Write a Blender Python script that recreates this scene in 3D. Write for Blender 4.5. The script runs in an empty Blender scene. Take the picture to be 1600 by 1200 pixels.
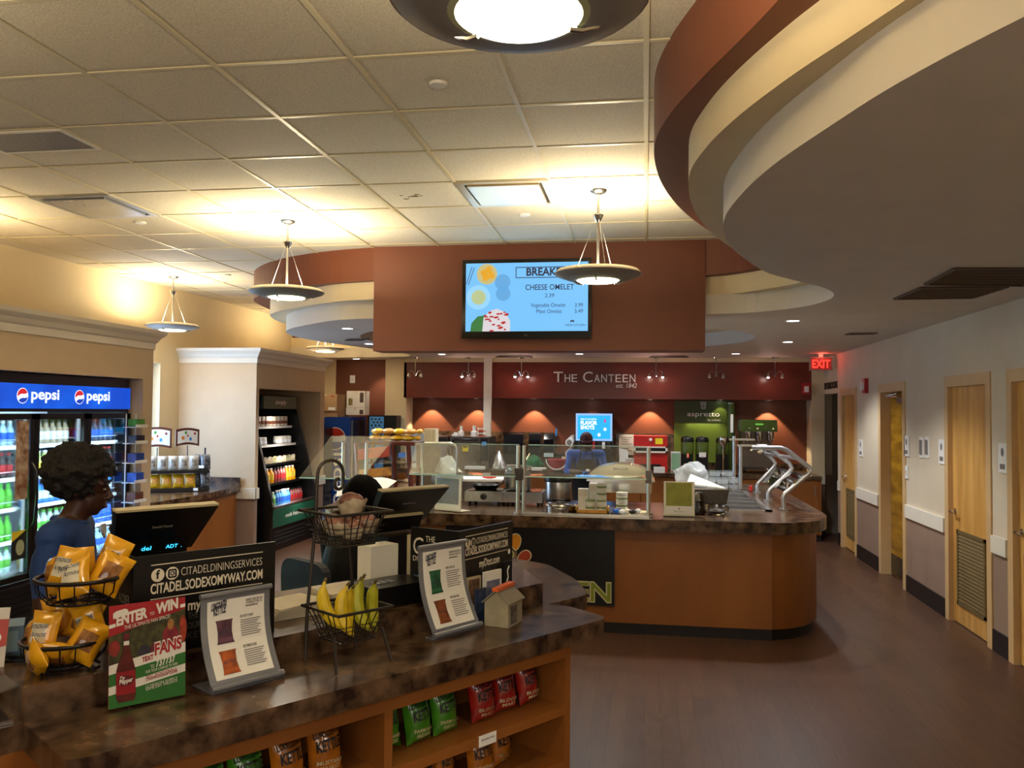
import bpy, bmesh, math, random
from mathutils import Vector, Matrix, noise
random.seed(7)
C = bpy.context.scene.collection
SC = bpy.context.scene
PI = math.pi
# ------------------------------------------------------------------ camera
CZ = 1.8
FPX = 1320.0
RC = Matrix(((0.98778349, -0.00395116, -0.15578244), (0.15557083, -0.03290921, 0.98727641), (0.00902756, 0.99945054, 0.03189249)))
cd = bpy.data.cameras.new('camera'); cam = bpy.data.objects.new('camera', cd); C.objects.link(cam)
cd.sensor_fit = 'HORIZONTAL'; cd.sensor_width = 36.0; cd.lens = FPX / 1600 * 36.0; cd.clip_start = 0.05; cd.clip_end = 200
r_, u_, f_ = RC.col[0], RC.col[1], RC.col[2]
cam.matrix_world = Matrix(((r_[0], u_[0], -f_[0], 0), (r_[1], u_[1], -f_[1], 0), (r_[2], u_[2], -f_[2], CZ), (0, 0, 0, 1)))
SC.camera = cam
SC.view_settings.view_transform = 'Standard'; SC.view_settings.look = 'None'
SC.view_settings.gamma = 1.0; SC.view_settings.use_curve_mapping = False
SC.view_settings.exposure = 0.18
# ------------------------------------------------------------------ world (daylight outside the window)
w = bpy.data.worlds.new('daylight'); SC.world = w; w.use_nodes = True
bg = w.node_tree.nodes['Background']; bg.inputs[0].default_value = (0.55, 0.78, 1.0, 1); bg.inputs[1].default_value = 3.5

def lamp(kind, loc, power, color=(1, 1, 1), size=0.1, aim=None, spot=1.2, blend=0.6, name='lamp_light', shape='DISK', sy=None, spread=None):
    l = bpy.data.lights.new(name, kind); l.energy = power; l.color = color
    if kind == 'AREA':
        l.shape = shape; l.size = size
        if sy: l.size_y = sy
        if spread: l.spread = spread
    else:
        l.shadow_soft_size = size
    if kind == 'SPOT':
        l.spot_size = spot; l.spot_blend = blend
    o = bpy.data.objects.new(name, l); C.objects.link(o); o.location = loc
    if aim is not None:
        o.rotation_euler = Vector(aim).to_track_quat('-Z', 'Y').to_euler()
    return o
WARM = (1.0, 0.84, 0.56); COOL = (0.42, 0.64, 1.0); NEUT = (1.0, 0.88, 0.72)
# daylight through the side window and an added soft fill from behind the viewer
lamp('AREA', (-5.66, 8.45, 1.6), 48, COOL, 1.3, (1, 0.25, 0), shape='RECTANGLE', sy=1.3, name='window_daylight')
lamp('AREA', (-0.6, -2.2, 2.0), 52, (1.0, 0.92, 0.80), 3.4, (0, 1, -0.12), shape='RECTANGLE', sy=1.6, name='viewer_fill')

# added fill spots without fittings, out of the picture: behind the viewer, and behind the red bulkhead over the serving island
for p_, e_ in (((1.75, 0.6, 2.6), 150), ((1.9, -1.0, 2.6), 110), ((-1.7, 8.2, 2.6), 80), ((-0.5, 8.0, 2.6), 80), ((-1.9, 11.5, 2.6), 34), ((0.5, 11.5, 2.6), 34), ((0.7, 8.2, 2.6), 36), ((-2.6, 9.6, 2.6), 50)):
    lamp('SPOT', p_, e_, (1.0, 0.93, 0.84), 0.06, (0, 0, -1), 2.5, 0.6, name='downward_beam')

# ------------------------------------------------------------------ pixel -> world rays (for measuring the photograph)
def ray(px, py):
    return RC @ Vector(((px - 800) / FPX, (600 - py) / FPX, 1.0))
EYE = Vector((0, 0, CZ))
def atz(px, py, z):
    r = ray(px, py); return EYE + r * ((z - CZ) / r.z)
def aty(px, py, y):
    r = ray(px, py); return EYE + r * (y / r.y)
def atx(px, py, x):
    r = ray(px, py); return EYE + r * (x / r.x)
UX = Vector((0.588, 0.809, 0)); NX = Vector((0.809, -0.588, 0)); O0 = Vector((-1.711, 2.163, 0))
def ck(u, n, z=0.0):                      # checkout counter frame -> world
    return O0 + UX * u + NX * n + Vector((0, 0, z))
CKR = math.atan2(UX.y, UX.x)              # local +X runs along the counter, local -Y faces the customer
def ckpx(px, py, n):                      # pixel on the vertical plane n of the counter -> (u, z)
    r = ray(px, py); p0 = O0 + NX * n
    p = EYE + r * ((p0 - EYE).dot(NX) / r.dot(NX)); return ((p - O0).dot(UX), p.z)

# ------------------------------------------------------------------ materials
def lin(h):
    h = h.lstrip('#'); v = [int(h[i:i + 2], 16) / 255 for i in (0, 2, 4)]
    return tuple(c / 12.92 if c <= 0.04045 else ((c + 0.055) / 1.055) ** 2.4 for c in v)
MATS = {}
def pm(name, hexc, rough=0.5, metal=0.0, var=0.08, scale=6.0, bump=0.0, spec=0.5, hex2=None, stretch=None, detail=4.0, coat=0.0, trans=0.0, alpha=1.0, ior=1.45):
    if name in MATS: return MATS[name]
    m = bpy.data.materials.new(name); m.use_nodes = True; nt = m.node_tree; b = nt.nodes['Principled BSDF']
    c = lin(hexc); c2 = lin(hex2) if hex2 else tuple(x * (1 - var * 2) for x in c)
    if var > 0 or hex2:
        tc = nt.nodes.new('ShaderNodeTexCoord'); mp = nt.nodes.new('ShaderNodeMapping'); no = nt.nodes.new('ShaderNodeTexNoise'); rp = nt.nodes.new('ShaderNodeValToRGB')
        nt.links.new(tc.outputs['Object'], mp.inputs[0]); nt.links.new(mp.outputs[0], no.inputs['Vector'])
        if stretch: mp.inputs['Scale'].default_value = stretch
        no.inputs['Scale'].default_value = scale; no.inputs['Detail'].default_value = detail
        rp.color_ramp.elements[0].position = 0.35; rp.color_ramp.elements[1].position = 0.68
        rp.color_ramp.elements[0].color = (*c2, 1); rp.color_ramp.elements[1].color = (*c, 1)
        nt.links.new(no.outputs['Fac'], rp.inputs[0]); nt.links.new(rp.outputs[0], b.inputs['Base Color'])
        if bump:
            bp = nt.nodes.new('ShaderNodeBump'); bp.inputs['Strength'].default_value = bump; bp.inputs['Distance'].default_value = 0.01
            nt.links.new(no.outputs['Fac'], bp.inputs['Height']); nt.links.new(bp.outputs[0], b.inputs['Normal'])
    else:
        b.inputs['Base Color'].default_value = (*c, 1)
    b.inputs['Roughness'].default_value = rough; b.inputs['Metallic'].default_value = metal
    b.inputs['Specular IOR Level'].default_value = spec; b.inputs['IOR'].default_value = ior
    b.inputs['Transmission Weight'].default_value = trans; b.inputs['Alpha'].default_value = alpha
    b.inputs['Coat Weight'].default_value = coat
    MATS[name] = m; return m
def em(name, hexc, strength):
    if name in MATS: return MATS[name]
    m = bpy.data.materials.new(name); m.use_nodes = True; nt = m.node_tree; b = nt.nodes['Principled BSDF']
    b.inputs['Base Color'].default_value = (0.02, 0.02, 0.02, 1); b.inputs['Roughness'].default_value = 0.4
    b.inputs['Emission Color'].default_value = (*lin(hexc), 1); b.inputs['Emission Strength'].default_value = strength
    MATS[name] = m; return m
def glass(name, hexc='#f8fbfa', a=0.12, rough=0.02):
    if name in MATS: return MATS[name]
    m = bpy.data.materials.new(name); m.use_nodes = True; nt = m.node_tree; nt.nodes.remove(nt.nodes['Principled BSDF'])
    out = nt.nodes['Material Output']; tr = nt.nodes.new('ShaderNodeBsdfTransparent'); gl = nt.nodes.new('ShaderNodeBsdfGlossy'); mx = nt.nodes.new('ShaderNodeMixShader'); fr = nt.nodes.new('ShaderNodeFresnel'); ma = nt.nodes.new('ShaderNodeMath')
    tr.inputs[0].default_value = (*[0.55 + 0.45 * v for v in lin(hexc)], 1); gl.inputs['Roughness'].default_value = rough
    ma.operation = 'MULTIPLY_ADD'; ma.inputs[1].default_value = 0.9; ma.inputs[2].default_value = a * 0.4; fr.inputs[0].default_value = 1.45
    nt.links.new(fr.outputs[0], ma.inputs[0]); nt.links.new(ma.outputs[0], mx.inputs[0]); nt.links.new(tr.outputs[0], mx.inputs[1]); nt.links.new(gl.outputs[0], mx.inputs[2]); nt.links.new(mx.outputs[0], out.inputs[0])
    MATS[name] = m; return m
# ------------------------------------------------------------------ mesh builder
class MB:
    def __init__(s): s.bm = bmesh.new(); s.mi = 0
    def _f(s, vs):
        try:
            f = s.bm.faces.new(vs); f.material_index = s.mi; return f
        except ValueError: return None
    def poly(s, pts): return s._f([s.bm.verts.new(p) for p in pts])
    def box(s, x0, y0, z0, x1, y1, z1, M=None):
        c = [Vector(p) for p in ((x0, y0, z0), (x1, y0, z0), (x1, y1, z0), (x0, y1, z0), (x0, y0, z1), (x1, y0, z1), (x1, y1, z1), (x0, y1, z1))]
        if M is not None: c = [M @ p for p in c]
        return s.hexa(c)
    def hexa(s, c):
        v = [s.bm.verts.new(p) for p in c]
        for q in ((0, 3, 2, 1), (4, 5, 6, 7), (0, 1, 5, 4), (1, 2, 6, 5), (2, 3, 7, 6), (3, 0, 4, 7)): s._f([v[i] for i in q])
        return s
    def bar(s, p, q, w, h=None, up=(0, 0, 1)):
        p, q = Vector(p), Vector(q); h = h or w; d = (q - p).normalized(); up = Vector(up)
        if abs(d.dot(up)) > 0.99: up = Vector((1, 0, 0))
        a = d.cross(up).normalized() * (w / 2); b = a.cross(d).normalized() * (h / 2)
        return s.hexa([p - a - b, p + a - b, q + a - b, q - a - b, p - a + b, p + a + b, q + a + b, q - a + b])
    def prism(s, pts, z0, z1, M=None, caps=True):
        M = M or Matrix()
        a = [s.bm.verts.new(M @ Vector((x, y, z0))) for x, y in pts]; b = [s.bm.verts.new(M @ Vector((x, y, z1))) for x, y in pts]
        n = len(pts)
        for i in range(n): s._f([a[i], a[(i + 1) % n], b[(i + 1) % n], b[i]])
        if caps: s._f(a[::-1]); s._f(b)
        return s
    def lathe(s, prof, loc=(0, 0, 0), seg=20, M=None, cap=True, sx=1, sy=1):
        M = M or Matrix(); loc = Vector(loc); rings = []
        for r, z in prof:
            rings.append([s.bm.verts.new(M @ (loc + Vector((r * sx * math.cos(2 * PI * i / seg), r * sy * math.sin(2 * PI * i / seg), z)))) for i in range(seg)])
        for a, b in zip(rings, rings[1:]):
            for i in range(seg): s._f([a[i], a[(i + 1) % seg], b[(i + 1) % seg], b[i]])
        if cap: s._f(rings[0][::-1]); s._f(rings[-1])
        return s
    def cyl(s, p, q, r, r2=None, seg=12):
        p, q = Vector(p), Vector(q); return s.tube([p, q], r, r2=r2, seg=seg)
    def tube(s, pts, r, seg=8, closed=False, r2=None):
        pts = [Vector(p) for p in pts]; n = len(pts); rings = []; prev = None
        for i, p in enumerate(pts):
            if closed: d = (pts[(i + 1) % n] - pts[i - 1])
            else: d = pts[min(i + 1, n - 1)] - pts[max(i - 1, 0)]
            d.normalize()
            if prev is None:
                a = d.orthogonal().normalized()
            else:
                a = (prev - d * prev.dot(d)); a = a.normalized() if a.length > 1e-6 else d.orthogonal().normalized()
            prev = a; b = d.cross(a); rr = r if r2 is None else r + (r2 - r) * i / max(n - 1, 1)
            if isinstance(r, (list, tuple)): rr = r[i]
            rings.append([s.bm.verts.new(p + a * rr * math.cos(2 * PI * k / seg) + b * rr * math.sin(2 * PI * k / seg)) for k in range(seg)])
        for i in range(n if closed else n - 1):
            A, B = rings[i], rings[(i + 1) % n]
            for k in range(seg): s._f([A[k], A[(k + 1) % seg], B[(k + 1) % seg], B[k]])
        if not closed: s._f(rings[0][::-1]); s._f(rings[-1])
        return s
    def ball(s, c, rx, ry=None, rz=None, seg=14, rings=9, M=None):
        ry = ry or rx; rz = rz or rx; c = Vector(c); M = M or Matrix(); R = []
        top = s.bm.verts.new(M @ (c + Vector((0, 0, rz)))); bot = s.bm.verts.new(M @ (c - Vector((0, 0, rz))))
        for j in range(1, rings):
            t = PI * j / rings
            R.append([s.bm.verts.new(M @ (c + Vector((rx * math.sin(t) * math.cos(2 * PI * i / seg), ry * math.sin(t) * math.sin(2 * PI * i / seg), rz * math.cos(t))))) for i in range(seg)])
        for i in range(seg):
            s._f([top, R[0][i], R[0][(i + 1) % seg]]); s._f([bot, R[-1][(i + 1) % seg], R[-1][i]])
        for A, B in zip(R, R[1:]):
            for i in range(seg): s._f([A[i], B[i], B[(i + 1) % seg], A[(i + 1) % seg]])
        return s
    def build(s, name, mat, parent=None, smooth=False, bevel=0.0, loc=None, norm=True):
        bm = s.bm
        if bevel > 0:
            bmesh.ops.bevel(bm, geom=[e for e in bm.edges if e.is_manifold and e.calc_face_angle(0) > 0.6], offset=bevel, segments=2, affect='EDGES', profile=0.6)
        if norm: bmesh.ops.recalc_face_normals(bm, faces=bm.faces)
        me = bpy.data.meshes.new(name); bm.to_mesh(me); bm.free()
        for m in (mat if isinstance(mat, (list, tuple)) else [mat]): me.materials.append(m)
        if smooth:
            for p in me.polygons: p.use_smooth = True
            try: me.set_sharp_from_angle(angle=0.7)
            except Exception: pass
        if parent is not None: me.transform(wm(parent).inverted())
        o = bpy.data.objects.new(name, me); C.objects.link(o)
        if parent is not None: o.parent = parent
        if loc is not None: o.location = loc
        return o
def wm(o):                                # world matrix of a thing while building (geometry is given in world coordinates)
    m = Matrix.LocRotScale(o.location, o.rotation_euler, o.scale)
    return wm(o.parent) @ m if o.parent else m
def place(o, loc, rz=0.0): o.location = loc; o.rotation_euler = (0, 0, rz); return o
def thing(name, label, cat, loc=(0, 0, 0), rz=0.0, group=None):
    o = bpy.data.objects.new(name, None); C.objects.link(o); o.location = loc; o.rotation_euler = (0, 0, rz); o.empty_display_size = 0.05
    return tag(o, label, cat, group)
def tag(o, label, cat, group=None):
    o['label'] = label; o['category'] = cat
    if group: o['group'] = group
    return o
def struct(o): o['kind'] = 'structure'; return o
def dup(root, loc=None, rz=None, label=None, group=None, rot=None, cat=None):
    r = root.copy(); C.objects.link(r)
    if loc is not None: r.location = loc
    if rz is not None: r.rotation_euler = (0, 0, rz)
    if rot is not None: r.rotation_euler = rot
    if label: r['label'] = label
    if group: r['group'] = group
    for ch in list(root.children):
        c = ch.copy(); C.objects.link(c); c.parent = r
        for g in list(ch.children):
            d = g.copy(); C.objects.link(d); d.parent = c
    return r
def settle(o):
    """put a one-mesh thing's origin at the middle of its underside"""
    me = o.data; xs = [v.co for v in me.vertices]
    c = Vector(((min(v.x for v in xs) + max(v.x for v in xs)) / 2, (min(v.y for v in xs) + max(v.y for v in xs)) / 2, min(v.z for v in xs)))
    me.transform(Matrix.Translation(-c)); o.location = o.location + c; return o
# flat frames for graphics: origin, right, up ; x to the right, y up, off = away from the surface
class Fr:
    def __init__(s, o, r, u): s.o = Vector(o); s.r = Vector(r).normalized(); s.u = Vector(u).normalized(); s.n = s.r.cross(s.u)
    def p(s, x, y, off=0.0): return s.o + s.r * x + s.u * y + s.n * off
    def M(s, x, y, off=0.0):
        o = s.p(x, y, off); return Matrix(((s.r.x, s.u.x, s.n.x, o.x), (s.r.y, s.u.y, s.n.y, o.y), (s.r.z, s.u.z, s.n.z, o.z), (0, 0, 0, 1)))
def fq(mb, F, x0, y0, x1, y1, off=0.001, t=0.0006):
    return mb.hexa([F.p(x0, y0, off - t), F.p(x1, y0, off - t), F.p(x1, y1, off - t), F.p(x0, y1, off - t), F.p(x0, y0, off), F.p(x1, y0, off), F.p(x1, y1, off), F.p(x0, y1, off)])
def fpoly(mb, F, pts, off=0.001, t=0.0006):
    return mb.prism(pts, off - t, off, F.M(0, 0, 0))
def ell(cx, cy, rx, ry=None, n=20, a0=0.0, a1=2 * PI):
    ry = ry or rx; return [(cx + rx * math.cos(a0 + (a1 - a0) * i / n), cy + ry * math.sin(a0 + (a1 - a0) * i / n)) for i in range(n + (1 if a1 - a0 < 6.28 else 0))]
def text(s, F, x, y, h, mat, parent, name='lettering', width=None, off=0.0012, depth=0.0006, align='LEFT', shear=0.0, bold=0.0, space=1.0, skew=0.0):
    cu = bpy.data.curves.new(name, 'FONT'); cu.body = s; cu.size = 1.0; cu.align_x = 'LEFT'; cu.extrude = 0.5; cu.shear = shear; cu.offset = bold; cu.space_character = space; cu.resolution_u = 3
    t = bpy.data.objects.new(name, cu); C.objects.link(t); bpy.context.view_layer.update()
    me = bpy.data.meshes.new_from_object(t.evaluated_get(bpy.context.evaluated_depsgraph_get()))
    bpy.data.objects.remove(t); bpy.data.curves.remove(cu); me.name = name
    if not me.vertices: return None
    xs = [v.co.x for v in me.vertices]; ys = [v.co.y for v in me.vertices]
    x0, x1 = min(xs), max(xs); k = h / 0.70
    kx = k if width is None else width / (x1 - x0)
    W_ = (x1 - x0) * kx; sh = {'LEFT': 0, 'CENTER': -W_ / 2, 'RIGHT': -W_}[align]
    for v in me.vertices:
        xx = x + sh + (v.co.x - x0) * kx
        v.co = F.p(xx, y + v.co.y * k + (xx - x) * skew, off - depth if v.co.z < 0 else off)
    me.materials.clear(); me.materials.append(mat)
    if parent is not None: me.transform(wm(parent).inverted())
    o = bpy.data.objects.new(name, me); C.objects.link(o)
    if parent is not None: o.parent = parent
    return o
def spline(pts, n=6, closed=False):
    P = [Vector(p).to_3d() if len(p) == 2 else Vector(p) for p in pts]; out = []; m = len(P)
    for i in range(m if closed else m - 1):
        p1, p2 = P[i], P[(i + 1) % m]; p0 = P[i - 1] if (closed or i > 0) else p1; p3 = P[(i + 2) % m] if (closed or i < m - 2) else p2
        for k in range(n):
            t = k / n; out.append(0.5 * ((2 * p1) + (p2 - p0) * t + (2 * p0 - 5 * p1 + 4 * p2 - p3) * t * t + (-p0 + 3 * p1 - 3 * p2 + p3) * t ** 3))
    if not closed: out.append(P[-1])
    return out
ORD = ['first', 'second', 'third', 'fourth', 'fifth', 'sixth', 'seventh', 'eighth', 'ninth', 'tenth', 'eleventh', 'twelfth']
# ------------------------------------------------------------------ common materials
red_wall = pm('terracotta_paint', '#6f3b23', 0.55, var=0.04, scale=3)
cream = pm('cream_paint', '#d9c6a0', 0.6, var=0.03, scale=3)
greige = pm('greige_paint', '#cdbfa6', 0.6, var=0.03, scale=3)
taupe = pm('taupe_paint', '#8f7766', 0.6, var=0.04, scale=4)
soft_white = pm('ceiling_paint', '#cfc6b8', 0.65, var=0.03, scale=3)
trim_white = pm('white_trim_paint', '#ddd6c6', 0.45, var=0.02)
black_rubber = pm('black_rubber_base', '#1b1413', 0.45, var=0.1)
stone = pm('brown_stone', '#69503a', 0.22, var=0.3, scale=13, hex2='#281a12', detail=12)
orange_wood = pm('amber_maple', '#8f5622', 0.42, var=0.1, scale=2.2, hex2='#7a4618', stretch=(1, 1, 0.35))
maple = pm('pale_maple', '#cf9f57', 0.4, var=0.1, scale=2.5, hex2='#b5843f', stretch=(4, 4, 0.5))
steel = pm('brushed_steel', '#b9b7b2', 0.28, 1.0, var=0.08, scale=20)
chrome = pm('polished_steel', '#d8d8d6', 0.12, 1.0, var=0.02)
dark_steel = pm('dark_steel', '#5b5650', 0.32, 1.0, var=0.1, scale=10)
black = pm('black_plastic', '#0d0c0c', 0.35, var=0.1)
black_matt = pm('matt_black', '#0a0909', 0.7, var=0.1)
white_pl = pm('white_plastic', '#e6e4de', 0.4, var=0.02)
paper = pm('white_paper', '#e4e0d6', 0.75, var=0.03)
ink = pm('black_ink', '#151314', 0.6, var=0.0)
white_ink = pm('white_ink', '#f0ece2', 0.6, var=0.0)
grey_ink = pm('grey_ink', '#77716b', 0.6, var=0.0)
clear = glass('clear_glass')
# ================================================================== ROOM SHELL
XL, XR, YB, YF, ZC, ZL = -5.72, 2.65, 13.6, -2.6, 3.26, 2.635
def brickmat():
    m = bpy.data.materials.new('plank_floor'); m.use_nodes = True; nt = m.node_tree; b = nt.nodes['Principled BSDF']
    tc = nt.nodes.new('ShaderNodeTexCoord'); mp = nt.nodes.new('ShaderNodeMapping'); br = nt.nodes.new('ShaderNodeTexBrick'); no = nt.nodes.new('ShaderNodeTexNoise'); mx = nt.nodes.new('ShaderNodeMixRGB'); n2 = nt.nodes.new('ShaderNodeMapping'); rr = nt.nodes.new('ShaderNodeMapRange')
    nt.links.new(tc.outputs['Object'], mp.inputs[0]); nt.links.new(mp.outputs[0], br.inputs['Vector']); nt.links.new(tc.outputs['Object'], n2.inputs[0]); nt.links.new(n2.outputs[0], no.inputs['Vector'])
    mp.inputs['Rotation'].default_value = (0, 0, PI / 2); n2.inputs['Scale'].default_value = (30, 2.5, 1)
    br.inputs['Scale'].default_value = 1.0; br.inputs['Brick Width'].default_value = 0.92; br.inputs['Row Height'].default_value = 0.10; br.inputs['Mortar Size'].default_value = 0.0015; br.inputs['Bias'].default_value = 0.0
    br.inputs['Color1'].default_value = (*lin('#5a3e2d'), 1); br.inputs['Color2'].default_value = (*lin('#50372a'), 1); br.inputs['Mortar'].default_value = (*lin('#3a2018'), 1)
    no.inputs['Scale'].default_value = 2.0; no.inputs['Detail'].default_value = 5
    mx.blend_type = 'MULTIPLY'; mx.inputs[0].default_value = 0.25
    nt.links.new(br.outputs['Color'], mx.inputs[1]); nt.links.new(no.outputs['Color'], mx.inputs[2]); nt.links.new(mx.outputs[0], b.inputs['Base Color'])
    nt.links.new(no.outputs['Fac'], rr.inputs[0]); rr.inputs[3].default_value = 0.28; rr.inputs[4].default_value = 0.46; nt.links.new(rr.outputs[0], b.inputs['Roughness'])
    b.inputs['Specular IOR Level'].default_value = 0.35
    return m
floor_mat = brickmat()
def tilemat():
    m = bpy.data.materials.new('mineral_fibre_tile'); m.use_nodes = True; nt = m.node_tree; b = nt.nodes['Principled BSDF']
    tc = nt.nodes.new('ShaderNodeTexCoord'); no = nt.nodes.new('ShaderNodeTexNoise'); rp = nt.nodes.new('ShaderNodeValToRGB'); bp = nt.nodes.new('ShaderNodeBump')
    no.inputs['Scale'].default_value = 120; no.inputs['Detail'].default_value = 3; nt.links.new(tc.outputs['Object'], no.inputs['Vector'])
    rp.color_ramp.elements[0].position = 0.3; rp.color_ramp.elements[0].color = (*lin('#b9b09c'), 1); rp.color_ramp.elements[1].position = 0.62; rp.color_ramp.elements[1].color = (*lin('#d3cab5'), 1)
    nt.links.new(no.outputs['Fac'], rp.inputs[0]); nt.links.new(rp.outputs[0], b.inputs['Base Color']); bp.inputs['Strength'].default_value = 0.35; bp.inputs['Distance'].default_value = 0.004
    nt.links.new(no.outputs['Fac'], bp.inputs['Height']); nt.links.new(bp.outputs[0], b.inputs['Normal']); b.inputs['Roughness'].default_value = 0.8; b.inputs['Specular IOR Level'].default_value = 0.15
    return m
tile_mat = tilemat()
o = MB().box(XL - 0.2, YF, -0.1, XR + 1.9, YB + 0.2, 0.0).build('floor', floor_mat); struct(o)
ceil = MB().box(XL - 0.2, YF, ZC, XR + 0.2, YB + 0.2, ZC + 0.1).build('ceiling', tile_mat); struct(ceil)
g = MB(); x = 0.0
gx = [k * 0.605 for k in range(-9, 5)]; gy = [3.951 + k * 0.637 for k in range(-10, 16)]
for x in gx: g.box(x - 0.011, YF, ZC - 0.006, x + 0.011, YB, ZC + 0.002)
for y in gy: g.box(XL, y - 0.011, ZC - 0.005, XR, y + 0.011, ZC + 0.002)
g.build('ceiling_grid', pm('grid_paint', '#c9bc98', 0.4, var=0.02), ceil)
st = MB(); F = Fr(atz(648, 307, ZC - 0.001), (1, 0, 0), (0, -1, 0))
for i in range(9):
    a = random.uniform(0, 6.28); r = random.uniform(0.0, 0.09); st.prism(ell(r * math.cos(a) * 1.3, r * math.sin(a), random.uniform(0.008, 0.03), random.uniform(0.005, 0.014), 9), -0.001, 0.001, F.M(0, 0, 0))
st.build('water_stain', pm('water_stain', '#8a6a35', 0.8, var=0.25, scale=30), ceil)

# ---- walls
def wall_left():
    mb = MB(); y0, y1, z0, z1 = 7.62, 9.30, 0.95, 2.33
    for a in ((YF, 0, y0, ZC), (y1, 0, YB + 0.2, ZC), (y0, 0, y1, z0), (y0, z1, y1, ZC)):
        mb.box(XL - 0.22, a[0], a[1], XL, a[2], a[3])
    return struct(mb.build('wall_left', cream))
wall_left()
wn = MB()
for a in ((7.62, 0.95, 7.68, 2.33), (9.24, 0.95, 9.30, 2.33), (7.62, 0.95, 9.30, 1.01), (7.62, 2.27, 9.30, 2.33), (7.62, 1.62, 9.30, 1.66)):
    wn.box(XL - 0.20, a[0], a[1], XL - 0.13, a[2], a[3])
win = struct(wn.build('window_1', trim_white))
MB().box(XL - 0.175, 7.68, 1.01, XL - 0.165, 9.24, 2.27).build('pane', clear, win)
# back wall in three painted fields with pilaster
XP0, XP1 = aty(602, 600, 13.2).x, aty(633, 600, 13.2).x
o = MB().box(XL - 0.2, YB, 0, XR + 0.3, YB + 0.15, ZC).build('wall_back', red_wall); struct(o)
MB().box(XL, YB - 0.03, 0, aty(525, 600, YB).x, YB, ZC).build('side_field', cream, o)
MB().box(aty(602, 600, 13.2).x, 13.2, 0, XP1 + 0.02, YB, ZL).build('trim_1', cream).__setitem__('kind', 'structure')
MB().box(XL - 0.2, YF - 0.15, 0, XR + 1.9, YF, ZC).build('wall_front', cream).__setitem__('kind', 'structure')
# right wall with door openings
DRS = [(5.83, 6.70), (7.09, 8.02), (9.27, 10.18), (11.30, 12.09)]   # door openings along y
OPN = (12.34, 13.38)
ZD = 2.09
mb = MB(); ys = [YF]
for a, b in DRS + [OPN]: ys += [a, b]
ys.append(YB + 0.2); low = MB(); rail = MB(); base = MB()
for i in range(0, len(ys), 2):
    a, b = ys[i], ys[i + 1]
    mb.mi = 0; mb.box(XR, a, 0.88, XR + 0.14, b, ZC); mb.mi = 1; mb.box(XR, a, 0, XR + 0.14, b, 0.88)
for a, b in DRS + [OPN]: mb.mi = 0; mb.box(XR, a, ZD, XR + 0.14, b, ZC)
wr = struct(mb.build('wall_right', [greige, taupe]))
def seg_y(i): return ys[2 * i], ys[2 * i + 1]
for i in range(6):
    a, b = seg_y(i); a2, b2 = a + (0.06 if i else 0), b - (0.06 if i < 5 else 0)
    if i == 5: a2 = a
    r = MB().box(XR - 0.022, a2, 0.75, XR, b2, 0.88).build('trim_%d' % (i + 2), trim_white, bevel=0.004); struct(r)
    r = MB().box(XR - 0.012, a2, 0, XR, b2, 0.165).build('baseboard_right_%d' % (i + 1), black_rubber); struct(r)
# vestibule behind the restroom opening
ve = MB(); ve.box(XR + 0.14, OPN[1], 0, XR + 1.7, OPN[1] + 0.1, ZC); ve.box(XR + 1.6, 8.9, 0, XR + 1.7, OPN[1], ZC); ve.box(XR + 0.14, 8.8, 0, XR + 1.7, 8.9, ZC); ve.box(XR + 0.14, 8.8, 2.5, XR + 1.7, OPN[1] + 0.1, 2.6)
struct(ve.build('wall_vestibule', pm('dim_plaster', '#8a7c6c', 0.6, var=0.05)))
# pier at the corner that closes the red soffit
PX = aty(1268, 600, 13.2).x
o = MB(); o.mi = 0; o.box(PX, 13.2, 0.88, XR, YB, ZL); o.mi = 1; o.box(PX, 13.2, 0, XR, YB, 0.88)
struct(o.build('wall_pier', [cream, taupe]))
r = MB().box(PX - 0.02, 13.178, 0.75, XR, 13.2, 0.88).build('trim_9', trim_white); struct(r)
r = MB().box(PX - 0.012, 13.188, 0, XR, 13.2, 0.165).build('baseboard_back', black_rubber); struct(r)

# ---- stepped low ceiling with an S-shaped edge
low_pts = [(2.67, -0.2), (1.9, .4), (1.3, 1.05), (1.0, 1.5), (.78, 1.89), (.63, 2.22), (.53, 2.53), (.42, 2.93), (.355, 3.34), (.335, 3.75), (.395, 4.22), (.52, 4.66), (.71, 5.16), (.93, 5.5), (1.17, 5.84), (1.30, 6.16), (1.32, 6.5), (1.2, 6.88), (.9, 7.2), (.55, 7.31)]
lowL = [(-2.44, 7.42), (-2.83, 7.52), (-3.32, 7.94), (-3.72, 8.4), (-3.93, 8.88), (-4.0, 9.39), (-3.95, 10.0), (-3.83, 10.6), (-3.68, 11.2), (-3.56, 11.8), (-3.5, 12.3), (-3.6, 12.66), (-4.0, 12.85), (-4.7, 12.95), (XL, 13.0)]
t2R = [(2.67, -0.6), (1.8, .2), (1.15, .95), (.82, 1.6), (.65, 2.05), (.53, 2.33), (.42, 2.58), (.30, 2.92), (.22, 3.25), (.18, 3.62), (.225, 4.17), (.33, 4.66), (.5, 5.2), (.72, 5.7), (1.0, 6.1), (1.17, 6.4), (1.15, 6.72), (.95, 7.02), (.7, 7.28), (.52, 7.36)]
t2L = [(-2.42, 7.33), (-2.88, 7.48), (-3.39, 7.88), (-3.79, 8.24), (-4.02, 8.62), (-4.17, 9.3), (-4.12, 10.0), (-4.0, 10.6), (-3.85, 11.2), (-3.73, 11.8), (-3.7, 12.3), (-3.8, 12.7), (-4.2, 12.9), (-4.8, 13.0), (XL, 13.05)]
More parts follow.
